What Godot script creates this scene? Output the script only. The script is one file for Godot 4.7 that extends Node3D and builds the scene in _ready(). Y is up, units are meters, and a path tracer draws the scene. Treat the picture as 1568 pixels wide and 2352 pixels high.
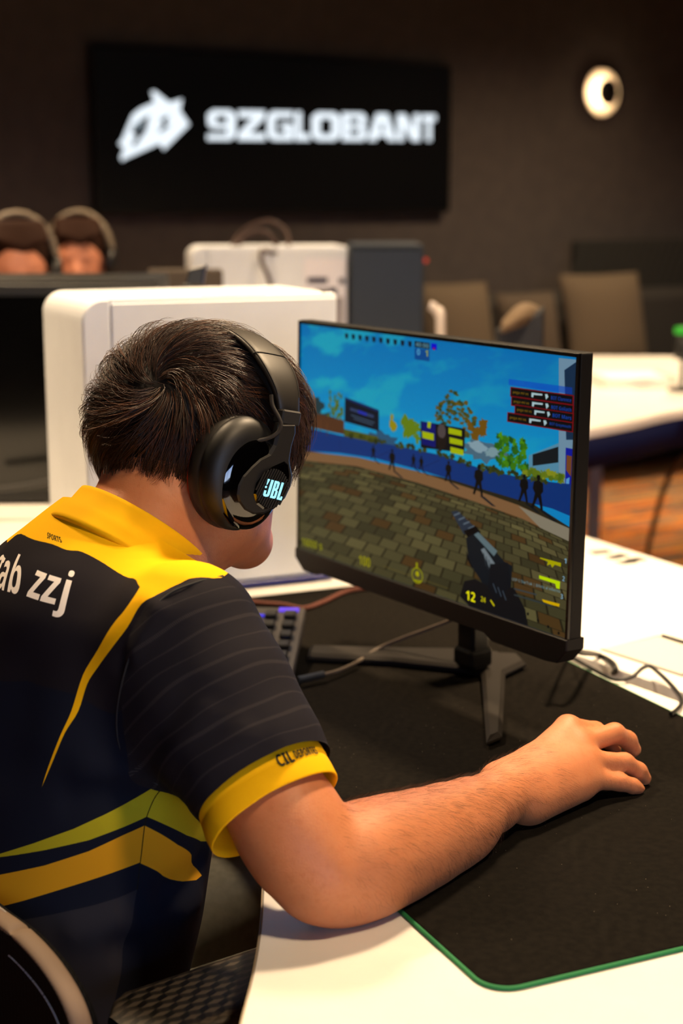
extends Node3D
# A player in a yellow and navy jersey at a gaming desk; room axes are turned by 33.7 degrees from the camera's.

const DESK := 0.74                                   # height of the table tops
const WALL_RIGHT := Vector3(0.832, 0.0, -0.555)      # along the wall that carries the big screen
const WALL_OUT := Vector3(0.555, 0.0, 0.832)         # out of that wall, into the room
const WALL_AT := -6.283                              # its distance along WALL_OUT
var room_turn := Basis(WALL_RIGHT.normalized(), Vector3.UP, WALL_OUT.normalized())


func _ready() -> void:
	var cam := Camera3D.new()
	cam.name = "camera"
	add_child(cam)
	cam.position = Vector3(0, 1.33, 0)
	cam.rotation = Vector3(-0.19767, 0, 0)
	var lens := CameraAttributesPhysical.new()
	lens.frustum_focal_length = 55.1
	lens.frustum_focus_distance = 1.46
	lens.exposure_aperture = 4.4
	cam.attributes = lens
	cam.fov = 36.19
	cam.near = 0.05
	cam.far = 60.0
	cam.current = true

	var env := Environment.new()
	env.background_mode = Environment.BG_SKY
	var air := ProceduralSkyMaterial.new()
	air.sky_top_color = Color(0.50, 0.62, 0.84)
	air.sky_horizon_color = Color(0.72, 0.79, 0.90)
	air.ground_bottom_color = Color(0.25, 0.27, 0.30)
	air.ground_horizon_color = Color(0.5, 0.55, 0.62)
	air.sky_energy_multiplier = 3.8
	var sky := Sky.new()
	sky.sky_material = air
	env.sky = sky
	env.tonemap_mode = Environment.TONE_MAPPER_LINEAR
	env.tonemap_exposure = 0.61
	env.sdfgi_enabled = true
	env.ssao_enabled = true
	env.ssil_enabled = true
	var around := WorldEnvironment.new()
	around.name = "surroundings"
	around.environment = env
	add_child(around)

	ceiling_lights()
	build_room()
	build_wall_things()
	build_desk()
	build_monitor()
	build_desk_things()
	build_towers()
	build_background()
	build_player()
	build_headset()
	build_chair()


# a point of the room: along the screen wall, height, distance in front of that wall
func in_room(s: float, y: float, out: float) -> Vector3:
	return room_turn * Vector3(s, y, WALL_AT + out)


# a round downlight sunk in the ceiling: its beam is a wide cone
func downlight(x: float, z: float, tint: Color, energy: float, over: String) -> void:
	var o := thing("ceiling_downlight", "round warm downlight in the dark ceiling above " + over, "lamp", Vector3(x, 2.92, z), Basis.IDENTITY, "ceiling downlights")
	part("rim", done(lathe(PackedVector2Array([Vector2(0.095, -0.012), Vector2(0.125, -0.012), Vector2(0.125, -0.002), Vector2(0.095, -0.002), Vector2(0.095, -0.012)]), 32)), mat(Color(0.1, 0.1, 0.1), 0.5), o)
	part("lamp_lens", done(lathe(PackedVector2Array([Vector2(0, -0.008), Vector2(0.094, -0.008), Vector2(0.094, -0.003), Vector2(0, -0.003)]), 32)), glow(tint, 12.0), o)
	var l := SpotLight3D.new()
	l.name = "beam"
	l.light_color = tint
	l.light_energy = energy
	l.light_size = 0.14
	l.spot_angle = 66.0
	l.spot_angle_attenuation = 0.8
	l.spot_range = 20.0
	l.spot_attenuation = 2.0
	l.shadow_enabled = true
	l.rotation = Vector3(-PI / 2, 0, 0)
	l.position = Vector3(0, -0.03, 0)
	o.add_child(l)


func ceiling_lights() -> void:
	var warm := Color(1.0, 0.865, 0.69)
	for spot in [[0.65, -2.2, 21.0, "the gaming monitor"], [-0.9, -2.4, 15.0, "the large black tower"], [0.8, -0.4, 9.0, "the near end of the desk"], [2.2, -4.2, 14.0, "the far table"], [0.5, -4.9, 14.0, "the dark blue tower"], [-1.4, -4.4, 12.0, "the seated players"], [1.7, -6.7, 23.0, "the sofa"]]:
		downlight(spot[0], spot[1], warm, spot[2], spot[3])


func build_room() -> void:
	var wall := triplanar(mat(Color(1, 1, 1), 0.9, 0.0, 0.15), 1.5)
	wall.albedo_texture = noise_tex(0.02, 3, [Color(0.27, 0.25, 0.245), Color(0.305, 0.28, 0.27)])
	var lo := Vector3(-5.0, 0, WALL_AT)
	var hi := Vector3(7.5, 2.9, 4.2)
	var mid := (lo + hi) / 2
	var half := (hi - lo) / 2
	struct("floor", block_mesh(Vector3(half.x + 0.2, 0.06, half.z + 0.2), 0.001), carpet(), Transform3D(room_turn, room_turn * Vector3(mid.x, -0.06, mid.z)))
	struct("ceiling", block_mesh(Vector3(half.x + 0.2, 0.06, half.z + 0.2), 0.001), mat(Color(0.07, 0.07, 0.07), 0.9), Transform3D(room_turn, room_turn * Vector3(mid.x, 2.98, mid.z)))
	struct("wall_back", block_mesh(Vector3(half.x, half.y, 0.08), 0.001), wall, Transform3D(room_turn, room_turn * Vector3(mid.x, mid.y, lo.z - 0.08)))
	struct("wall_left", block_mesh(Vector3(0.08, half.y, half.z), 0.001), wall, Transform3D(room_turn, room_turn * Vector3(lo.x - 0.08, mid.y, mid.z)))
	struct("wall_right", block_mesh(Vector3(0.08, half.y, half.z), 0.001), wall, Transform3D(room_turn, room_turn * Vector3(hi.x + 0.08, mid.y, mid.z)))
	# the wall behind the photographer, with a tall window
	var w0 := -2.6
	var w1 := 0.6
	var y0 := 0.8
	var y1 := 2.4
	var front := st_new()
	for b in [[lo.x, w0, 0.0, 2.9], [w1, hi.x, 0.0, 2.9], [w0, w1, 0.0, y0], [w0, w1, y1, 2.9]]:
		block(Vector3((b[1] - b[0]) / 2, (b[3] - b[2]) / 2, 0.08), 0.001, Vector3((b[0] + b[1]) / 2, (b[2] + b[3]) / 2, 0), Basis.IDENTITY, front)
	front.generate_normals()
	struct("wall_front", front.commit(), wall, Transform3D(room_turn, room_turn * Vector3(0, 0, hi.z + 0.08)))
	var pane := mat(Color(1, 1, 1, 0.08), 0.02)
	pane.transparency = BaseMaterial3D.TRANSPARENCY_ALPHA
	var win := struct("window_1", block_mesh(Vector3((w1 - w0) / 2, (y1 - y0) / 2, 0.004), 0.001), pane, Transform3D(room_turn, room_turn * Vector3((w0 + w1) / 2, (y0 + y1) / 2, hi.z + 0.08)))
	var bars := mat(Color(0.12, 0.12, 0.12), 0.5)
	for k in 3:
		part("mullion", block_mesh(Vector3(0.03, (y1 - y0) / 2, 0.04), 0.004), bars, win, Transform3D(Basis.IDENTITY, Vector3((k - 1) * (w1 - w0 - 0.06) / 2, 0, 0)))
	for k in 2:
		part("rail", block_mesh(Vector3((w1 - w0) / 2, 0.03, 0.04), 0.004), bars, win, Transform3D(Basis.IDENTITY, Vector3(0, (k - 0.5) * (y1 - y0 - 0.06), 0)))


# carpet woven in streaks of rust, ochre and grey brown
func carpet() -> StandardMaterial3D:
	var rng := RandomNumberGenerator.new()
	rng.seed = 11
	var c := Canvas.new(1024, 1024, Color(0.36, 0.27, 0.20))
	var tones := [Color(0.78, 0.42, 0.16), Color(0.82, 0.52, 0.16), Color(0.44, 0.37, 0.31), Color(0.56, 0.44, 0.34), Color(0.66, 0.50, 0.32), Color(0.80, 0.40, 0.13), Color(0.50, 0.41, 0.32), Color(0.38, 0.32, 0.28)]
	for i in 1500:
		var x := rng.randf() * 1024.0
		var y := rng.randf() * 1024.0
		var l := rng.randf_range(40, 240)
		var t := rng.randf_range(4, 14)
		var tone: Color = tones[rng.randi() % tones.size()]
		tone.a = rng.randf_range(0.5, 1.0)
		c.poly(PackedVector2Array([Vector2(x, y), Vector2(x + l, y), Vector2(x + l, y + t), Vector2(x, y + t)]), tone)
	var m := triplanar(mat(Color(1, 1, 1), 0.95, 0.0, 0.2), 0.42)
	m.albedo_texture = c.texture()
	return m


# ---------------------------------------------------------------- the big screen and the round wall lamp
func build_wall_things() -> void:
	# television: lies in the plane 6 cm in front of the wall
	var o := thing("wall_television", "wide black television on the dark wall showing a white team logo", "television", in_room(2.90, 1.262, 0.06), room_turn)
	var w := 1.895
	var h := 0.695
	var black := mat(Color(0.03, 0.03, 0.033), 0.35)
	part("housing", block_mesh(Vector3(w / 2, h / 2, 0.024), 0.004, Vector3(w / 2, h / 2, -0.026)), black, o)
	part("wall_mount", block_mesh(Vector3(0.25, 0.2, 0.012), 0.002, Vector3(w / 2, h / 2, -0.052)), black, o)
	var c := Canvas.new(1536, 564, Color(0.012, 0.012, 0.014))
	var lit := Color(0.93, 0.97, 1.0)
	var tv := func(p: Vector2) -> Vector2:
		return Vector2((p.x - 2.90) / w, 1.0 - (p.y - 1.262) / h)
	var U := func(pts: Array) -> Array:
		return pts.map(tv)
	# emblem
	c.upoly(U.call([Vector2(3.0217, 1.5789), Vector2(3.0717, 1.6811), Vector2(3.1095, 1.7092), Vector2(3.1787, 1.7385), Vector2(3.1632, 1.7831), Vector2(3.1820, 1.7874), Vector2(3.2520, 1.7391), Vector2(3.3159, 1.7576), Vector2(3.3041, 1.7060), Vector2(3.3498, 1.6465), Vector2(3.2195, 1.5315), Vector2(3.2012, 1.5606), Vector2(3.0354, 1.4923), Vector2(3.0166, 1.4812), Vector2(3.0090, 1.4992), Vector2(3.0285, 1.5357), Vector2(3.0026, 1.5551)]), lit)
	var dark := Color(0.012, 0.012, 0.014)
	c.upoly(U.call([Vector2(3.0808, 1.6398), Vector2(3.1543, 1.6834), Vector2(3.1358, 1.6140), Vector2(3.0780, 1.5438), Vector2(3.0639, 1.5544), Vector2(3.0939, 1.5949), Vector2(3.0653, 1.6015)]), dark)
	c.upoly(U.call([Vector2(3.2061, 1.6667), Vector2(3.2507, 1.6861), Vector2(3.2329, 1.6473), Vector2(3.2538, 1.6405), Vector2(3.2067, 1.6083), Vector2(3.1943, 1.6171), Vector2(3.2201, 1.6397)]), dark)
	c.upoly(U.call([Vector2(3.0912, 1.6437), Vector2(3.1204, 1.6553), Vector2(3.1114, 1.6279), Vector2(3.0864, 1.6201)]), Color(0.6, 0.66, 0.7))
	# word, letter by letter: wide, heavy, squared
	var word := "9ZGLOBANT"
	var edges := [472, 537, 602, 664, 702, 772, 836, 905, 967, 1006]
	for i in word.length():
		var a: Vector2 = tv.call(TV_BASE_A.lerp(TV_BASE_B, (edges[i] + 2 - 472.0) / (1006.0 - 472.0)))
		var b: Vector2 = tv.call(TV_BASE_A.lerp(TV_BASE_B, (edges[i + 1] - 2 - 472.0) / (1006.0 - 472.0)))
		var ta: Vector2 = tv.call(TV_TOP_A.lerp(TV_TOP_B, (edges[i] + 2 - 472.0) / (1006.0 - 472.0)))
		wide_letter(c, word[i], a, b - a, ta - a, lit)
	var pic := mat(Color(0.015, 0.015, 0.017), 0.25)
	pic.emission_enabled = true
	pic.emission_operator = BaseMaterial3D.EMISSION_OP_MULTIPLY
	pic.emission = Color.WHITE
	pic.emission_texture = c.texture()
	pic.emission_energy_multiplier = 1.9
	var q := QuadMesh.new()
	q.size = Vector2(w - 0.02, h - 0.02)
	part("screen", q, pic, o, Transform3D(Basis.IDENTITY, Vector3(w / 2, h / 2, -0.0015)))
	# lamp: black disc held off a white dish that is lit from behind the disc
	var at := Vector3(1.3450, 1.8691, -8.4496)
	var lamp := thing("wall_lamp", "round black wall lamp with glowing white ring like an eclipse", "lamp", at, room_turn)
	var turn := Basis(Vector3.RIGHT, PI / 2)
	var xf := Transform3D(turn, Vector3.ZERO)
	part("bowl", done(lathe(PackedVector2Array([Vector2(0, 0.001), Vector2(0.09, 0.001), Vector2(0.122, 0.022), Vector2(0.119, 0.024), Vector2(0.088, 0.006), Vector2(0, 0.006)]), 48, xf)), mat(Color(0.93, 0.88, 0.82), 0.7), lamp)
	part("stem", done(lathe(PackedVector2Array([Vector2(0, 0.006), Vector2(0.015, 0.006), Vector2(0.015, 0.062), Vector2(0, 0.062)]), 16, xf)), mat(Color(0.05, 0.05, 0.05), 0.5), lamp)
	part("light_ring", done(lathe(PackedVector2Array([Vector2(0.025, 0.053), Vector2(0.050, 0.053), Vector2(0.050, 0.061), Vector2(0.025, 0.061), Vector2(0.025, 0.053)]), 32, xf)), glow(Color(1.0, 0.86, 0.66), 30.0), lamp)
	part("disc", done(lathe(PackedVector2Array([Vector2(0, 0.062), Vector2(0.064, 0.062), Vector2(0.066, 0.065), Vector2(0.066, 0.070), Vector2(0.064, 0.073), Vector2(0, 0.073)]), 48, xf)), mat(Color(0.06, 0.055, 0.05), 0.6), lamp)
	var l := OmniLight3D.new()
	l.name = "ring_light"
	l.light_color = Color(1.0, 0.84, 0.62)
	l.light_energy = 0.30
	l.light_size = 0.02
	l.omni_range = 12.0
	l.omni_attenuation = 2.0
	l.shadow_enabled = true
	l.position = Vector3(0, 0, 0.045)
	lamp.add_child(l)


const TV_BASE_A := Vector2(3.4328, 1.5798)
const TV_BASE_B := Vector2(4.7135, 1.6007)
const TV_TOP_A := Vector2(3.4353, 1.7136)
const TV_TOP_B := Vector2(4.7116, 1.7275)


# heavy extended capitals drawn from slabs; the unit box runs from o along ex (width) and ey (height)
func wide_letter(c: Canvas, ch: String, o: Vector2, ex: Vector2, ey: Vector2, ink: Color) -> void:
	var shapes := {
		"9": [[[0.0, 0.0], [0.0, 0.2], [0.68, 0.2], [0.68, 0.38], [0.2, 0.38], [0.02, 0.5], [0.0, 0.85], [0.2, 1.0], [0.8, 1.0], [1.0, 0.85], [1.0, 0.15], [0.8, 0.0]], [[0.3, 0.56], [0.68, 0.56], [0.68, 0.8], [0.3, 0.8]]],
		"Z": [[[0, 0], [0, 0.22], [0.55, 0.76], [0.02, 0.76], [0.02, 1], [0.98, 1], [0.98, 0.78], [0.42, 0.24], [1, 0.24], [1, 0]]],
		"G": [[[0.2, 0], [0, 0.16], [0, 0.84], [0.2, 1], [0.98, 1], [0.98, 0.78], [0.34, 0.78], [0.3, 0.72], [0.3, 0.28], [0.34, 0.22], [0.7, 0.22], [0.7, 0.38], [0.5, 0.38], [0.5, 0.58], [1, 0.58], [1, 0]]],
		"L": [[[0, 0], [0, 1], [0.42, 1], [0.42, 0.24], [1, 0.24], [1, 0]]],
		"O": [[[0.2, 0], [0, 0.16], [0, 0.84], [0.2, 1], [0.8, 1], [1, 0.84], [1, 0.16], [0.8, 0]], [[0.3, 0.23], [0.7, 0.23], [0.7, 0.77], [0.3, 0.77]]],
		"B": [[[0, 0], [0, 1], [0.82, 1], [0.97, 0.86], [0.97, 0.62], [0.88, 0.52], [1, 0.4], [1, 0.14], [0.84, 0]], [[0.3, 0.6], [0.68, 0.6], [0.68, 0.79], [0.3, 0.79]], [[0.3, 0.21], [0.7, 0.21], [0.7, 0.41], [0.3, 0.41]]],
		"A": [[[-0.04, 0], [0.28, 1], [0.72, 1], [1.04, 0], [0.72, 0], [0.67, 0.16], [0.33, 0.16], [0.28, 0]], [[0.4, 0.36], [0.6, 0.36], [0.5, 0.72]]],
		"N": [[[0, 0], [0, 1], [0.36, 1], [0.7, 0.44], [0.7, 1], [1, 1], [1, 0], [0.64, 0], [0.3, 0.56], [0.3, 0]]],
		"T": [[[0, 0.76], [0, 1], [1, 1], [1, 0.76], [0.68, 0.76], [0.68, 0], [0.32, 0], [0.32, 0.76]]],
	}
	var s := Vector2(c.w, c.h)
	var loops := []
	for loop in shapes[ch]:
		var pts := PackedVector2Array()
		for p in loop:
			pts.append((o + ex * p[0] + ey * p[1]) * s)
		loops.append(pts)
	# an outline and its counters joined by a slit, so that even-odd filling leaves the counters open
	var one: PackedVector2Array = loops[0].duplicate()
	for k in range(1, loops.size()):
		one.append(loops[0][0])
		one.append_array(loops[k])
		one.append(loops[k][0])
	if loops.size() > 1:
		one.append(loops[0][0])
	c.poly(one, ink)


# ---------------------------------------------------------------- tables
func outline(pts: Array) -> PackedVector2Array:
	return PackedVector2Array(pts)


# a flat board lying in the plane y: outline points are (x, z)
func board(pts: PackedVector2Array, y0: float, y1: float, ch := 0.0) -> ArrayMesh:
	return plate_mesh(pts, y0, y1, ch, Transform3D(Basis(Vector3.RIGHT, Vector3(0, 0, 1), Vector3.UP), Vector3.ZERO))


func laminate() -> StandardMaterial3D:
	var m := triplanar(mat(Color(1, 1, 1), 0.38, 0.0, 0.45), 3.0)
	m.albedo_texture = noise_tex(0.01, 5, [Color(0.86, 0.85, 0.83), Color(0.89, 0.88, 0.86)])
	return m


func build_desk() -> void:
	var white := laminate()
	var o := thing("gaming_desk", "white laminate table with a curved cut-out front edge under the black mat", "table")
	var curve := spline2([Vector2(-0.20, -0.62), Vector2(-0.11, -0.80), Vector2(-0.079, -0.95), Vector2(-0.0735, -1.046), Vector2(-0.068, -1.134), Vector2(-0.067, -1.225), Vector2(-0.072, -1.35), Vector2(-0.085, -1.48), Vector2(-0.13, -1.64), Vector2(-0.26, -1.80), Vector2(-0.5, -1.90), Vector2(-0.8, -1.95), Vector2(-1.5, -1.97)], 8)
	var pts := PackedVector2Array([Vector2(0.62, -0.45), Vector2(-0.15, -0.52)])
	pts.append_array(curve)
	pts.append_array(PackedVector2Array([Vector2(-1.5, -3.4), Vector2(-0.25, -3.55)]))
	pts.append_array(PackedVector2Array([Vector2(0.2972, -1.9523), Vector2(0.4070, -1.7880), Vector2(0.75, -1.03)]))
	part("table_top", board(pts, DESK - 0.025, DESK, 0.0012), white, o)
	var band := mat(Color(0.62, 0.56, 0.48), 0.5)
	var rim := PackedVector3Array()
	for p in curve:
		rim.append(Vector3(p.x - 0.0008, DESK - 0.0125, p.y))
	var rings := []
	for i in rim.size():
		var ring := PackedVector3Array()
		for e in [[-0.0006, -0.0105], [0.0004, -0.0105], [0.0004, 0.0105], [-0.0006, 0.0105]]:
			ring.append(rim[i] + Vector3(e[0], e[1], 0))
		rings.append(ring)
	part("edge_band", done(loft(rings)), band, o)
	# the strip of table on the far side of the cable slot, with its flap
	part("rear_table_top", board(outline([Vector2(0.2939, -2.0143), Vector2(0.4160, -1.8300), Vector2(0.82, -1.05), Vector2(1.05, -1.15), Vector2(0.5570, -2.4901), Vector2(0.4344, -2.7251), Vector2(0.12, -3.42), Vector2(-0.2, -3.5)]), DESK - 0.025, DESK, 0.0012), white, o)
	part("cable_tray", board(outline([Vector2(0.2776, -1.9369), Vector2(0.4042, -1.7749), Vector2(0.78, -1.02), Vector2(0.85, -1.05), Vector2(0.4231, -1.8632), Vector2(0.2912, -2.0371), Vector2(-0.1, -3.2), Vector2(-0.17, -3.15)]), DESK - 0.10, DESK - 0.09, 0.001), mat(Color(0.30, 0.24, 0.18), 0.6), o)
	var flap_rim := board(outline([Vector2(0.3438, -2.0102), Vector2(0.4354, -2.0779), Vector2(0.4905, -1.9858), Vector2(0.4289, -1.8902)]), DESK, DESK + 0.0012, 0.0004)
	var flap := part("cable_flap", flap_rim, mat(Color(0.40, 0.38, 0.35), 0.5), o)
	part("flap_lid", board(outline([Vector2(0.3472, -2.0102), Vector2(0.4333, -2.0702), Vector2(0.4848, -1.9858), Vector2(0.4289, -1.8957)]), DESK + 0.001, DESK + 0.0022, 0.0004), mat(Color(0.76, 0.75, 0.73), 0.45), flap)
	part("slot", board(outline([Vector2(0.4402, -2.0779), Vector2(0.4943, -2.0020), Vector2(0.4919, -1.9919), Vector2(0.4373, -2.0692)]), DESK + 0.002, DESK + 0.0032, 0.0003), mat(Color(0.03, 0.03, 0.03), 0.4), flap)
	for p in [Vector2(0.45, -0.75), Vector2(0.55, -1.45), Vector2(0.2, -3.0), Vector2(-1.3, -3.1), Vector2(-1.3, -2.2)]:
		part("leg", block_mesh(Vector3(0.03, (DESK - 0.025) / 2, 0.03), 0.003, Vector3(p.x, (DESK - 0.025) / 2, p.y)), mat(Color(0.75, 0.74, 0.72), 0.4), o)
	# black lettering on the rear strip: two short words of which only the strokes can be made out
	var ink := mat(Color(0.04, 0.04, 0.03), 0.6)
	for s in [[Vector2(0.4238, -2.5925), Vector2(0.4411, -2.5992), Vector2(0.4570, -2.6059)], [Vector2(0.4453, -2.5532), Vector2(0.4580, -2.5596), Vector2(0.4790, -2.5793)], [Vector2(0.4617, -2.5308), Vector2(0.4667, -2.5181), Vector2(0.4779, -2.5244), Vector2(0.4837, -2.5403), Vector2(0.4927, -2.5499), Vector2(0.4999, -2.5339)]]:
		var line := PackedVector2Array()
		var back := PackedVector2Array()
		for i in s.size():
			var t: Vector2 = (s[mini(i + 1, s.size() - 1)] - s[maxi(i - 1, 0)]).normalized()
			var side := Vector2(-t.y, t.x) * 0.011
			line.append(s[i] + side)
			back.append(s[i] - side)
		back.reverse()
		line.append_array(back)
		part("printed_letter", board(line, DESK, DESK + 0.0004), ink, o)
	part("printed_dot", board(outline([Vector2(0.4779, -2.5403), Vector2(0.4837, -2.5403), Vector2(0.4802, -2.5213), Vector2(0.4745, -2.5213)]), DESK, DESK + 0.0004), ink, o)
	build_mat()


const MAT_AT := Vector2(0.113, -1.086)
const MAT_X := Vector2(0.9099, -0.4149)
const MAT_Y := Vector2(-0.4149, -0.9099)


func mat_shape(grow: float) -> PackedVector2Array:
	var out := PackedVector2Array()
	for p in round_rect(0.522 + grow * 2, 1.19 + grow * 2, 0.026 + grow, 8):
		out.append(MAT_AT + MAT_X * (p.x + 0.261) + MAT_Y * (p.y + 0.595))
	return out


func build_mat() -> void:
	var o := thing("desk_mat", "large black cloth desk mat with green stitched edge", "desk mat")
	var cloth := triplanar(mat(Color(1, 1, 1), 0.95, 0.0, 0.10), 6.0)
	cloth.albedo_texture = noise_tex(0.03, 8, [Color(0.072, 0.066, 0.060), Color(0.092, 0.084, 0.074), Color(0.110, 0.100, 0.088)], 512, 5)
	cloth.normal_enabled = true
	cloth.normal_texture = noise_tex(0.25, 4, [], 512, 3, true, 5.0)
	cloth.normal_scale = 0.2
	part("cloth_top", board(mat_shape(-0.0018), DESK + 0.0003, DESK + 0.0042, 0.0008), cloth, o)
	part("stitched_edge", board(mat_shape(0.0012), DESK + 0.0001, DESK + 0.0034, 0.001), mat(Color(0.02, 0.42, 0.22), 0.75), o)
	# crumbs of dust lying on the cloth
	var rng := RandomNumberGenerator.new()
	rng.seed = 5
	var st := st_new()
	for i in 130:
		var p := MAT_AT + MAT_X * rng.randf_range(0.02, 0.5) + MAT_Y * rng.randf_range(0.02, 0.62)
		block(Vector3(rng.randf_range(0.0001, 0.0003), 0.0001, rng.randf_range(0.0001, 0.0003)), 0.00003, Vector3(p.x, DESK + 0.0043, p.y), Basis(Vector3.UP, rng.randf() * TAU), st)
	st.generate_normals()
	var dust := part("dust", st.commit(), mat(Color(0.55, 0.5, 0.44), 0.9), o)
	dust.set_meta("kind", "stuff")


# ---------------------------------------------------------------- the player's monitor
const SCREEN_AT := Vector3(0.0927, 1.0201, -1.8294)
const SCREEN_X := Vector3(0.55508, 0.0, 0.83179)
const SCREEN_UP := Vector3(0.01281, 0.99988, -0.00855)


func build_monitor() -> void:
	var out := SCREEN_X.cross(SCREEN_UP).normalized()
	var o := thing("gaming_monitor", "slim black gaming monitor on V-shaped stand showing a shooter game", "monitor")
	var xf := Transform3D(Basis(SCREEN_X, SCREEN_UP, out), SCREEN_AT)
	var shell := mat(Color(0.05, 0.046, 0.043), 0.5, 0.0, 0.35)
	var gloss := mat(Color(0.012, 0.012, 0.013), 0.25)
	var w := 0.5315
	var h := 0.299
	part("back_shell", plate_mesh(round_rect(w + 0.009, h + 0.010, 0.003), -0.0185, -0.0012, 0.0012, xf), shell, o)
	# bezel: four strips round the picture
	var b := 0.0042
	var bez := st_new()
	block(Vector3(b / 2, h / 2 + b, 0.0018), 0.0003, Vector3(-w / 2 - b / 2, 0, 0), Basis.IDENTITY, bez)
	block(Vector3(b / 2, h / 2 + b, 0.0018), 0.0003, Vector3(w / 2 + b / 2, 0, 0), Basis.IDENTITY, bez)
	block(Vector3(w / 2, b / 2, 0.0018), 0.0003, Vector3(0, h / 2 + b / 2, 0), Basis.IDENTITY, bez)
	bez.generate_normals()
	part("bezel", bez.commit(), gloss, o, xf)
	# chin with cut corners, standing slightly proud
	var chin := outline([Vector2(-w / 2 - 0.0055, -h / 2), Vector2(w / 2 + 0.0055, -h / 2), Vector2(w / 2 + 0.0055, -h / 2 - 0.012), Vector2(w / 2 - 0.010, -h / 2 - 0.029), Vector2(w / 2 - 0.03, -h / 2 - 0.031), Vector2(w / 2 - 0.12, -h / 2 - 0.031), Vector2(w / 2 - 0.135, -h / 2 - 0.024), Vector2(-w / 2 + 0.06, -h / 2 - 0.024), Vector2(-w / 2 + 0.045, -h / 2 - 0.028), Vector2(-w / 2 + 0.015, -h / 2 - 0.028), Vector2(-w / 2 - 0.0055, -h / 2 - 0.013)])
	part("chin", plate_mesh(chin, -0.022, 0.0035, 0.0012, xf), shell, o)
	var rear := plate_mesh(outline([Vector2(-0.17, 0.07), Vector2(0.17, 0.07), Vector2(0.2, 0.0), Vector2(0.14, -0.12), Vector2(-0.14, -0.12), Vector2(-0.2, 0.0)]), -0.045, -0.018, 0.012, xf)
	part("rear_housing", rear, shell, o)
	var pic := mat(Color(0.005, 0.005, 0.005), 0.5, 0.0, 0.2)
	pic.emission_enabled = true
	pic.emission_operator = BaseMaterial3D.EMISSION_OP_MULTIPLY
	pic.emission = Color.WHITE
	pic.emission_texture = game_picture()
	pic.emission_energy_multiplier = 1.65
	var q := QuadMesh.new()
	q.size = Vector2(w, h)
	part("screen", q, pic, o, xf)
	var l := AreaLight3D.new()
	l.name = "screen_light"
	l.area_size = Vector2(w, h)
	l.light_color = Color(0.45, 0.7, 1.0)
	l.light_energy = 0.06
	l.shadow_enabled = true
	l.area_range = 10.0
	l.transform = Transform3D(Basis(-SCREEN_X, SCREEN_UP, -out), SCREEN_AT + out * 0.006)
	o.add_child(l)
	# stand
	var dull := mat(Color(0.14, 0.128, 0.118), 0.6, 0.0, 0.25)
	var foot := SCREEN_AT - out * 0.085
	foot.y = DESK
	var upright := Basis(SCREEN_X, Vector3.UP, SCREEN_X.cross(Vector3.UP).normalized())
	part("pole", block_mesh(Vector3(0.0165, 0.13, 0.014), 0.004, foot + Vector3(0, 0.145, 0) - SCREEN_X * 0.0, upright), gloss, o)
	part("pole_collar", block_mesh(Vector3(0.019, 0.012, 0.018), 0.004, foot + Vector3(0, 0.032, 0), upright), gloss, o)
	part("neck_joint", block_mesh(Vector3(0.045, 0.045, 0.03), 0.008, foot + Vector3(0, 0.27, 0) + out * 0.03, upright), shell, o)
	var leg_front := outline([Vector2(0.1569, -1.6142), Vector2(0.1758, -1.6338), Vector2(0.2026, -1.8633), Vector2(0.2334, -1.9060), Vector2(0.2276, -1.9426), Vector2(0.1889, -1.9485), Vector2(0.1730, -1.8633)])
	part("stand_leg", board(leg_front, DESK + 0.0045, DESK + 0.017, 0.005), dull, o)
	var leg_left := outline([Vector2(-0.0436, -1.9368), Vector2(-0.0411, -1.9806), Vector2(0.0545, -1.9705), Vector2(0.1705, -1.9645), Vector2(0.2057, -1.9485), Vector2(0.1811, -1.8633), Vector2(0.1504, -1.8854), Vector2(0.0642, -1.9174)])
	part("stand_leg", board(leg_left, DESK + 0.0045, DESK + 0.0168, 0.004), dull, o)


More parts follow.
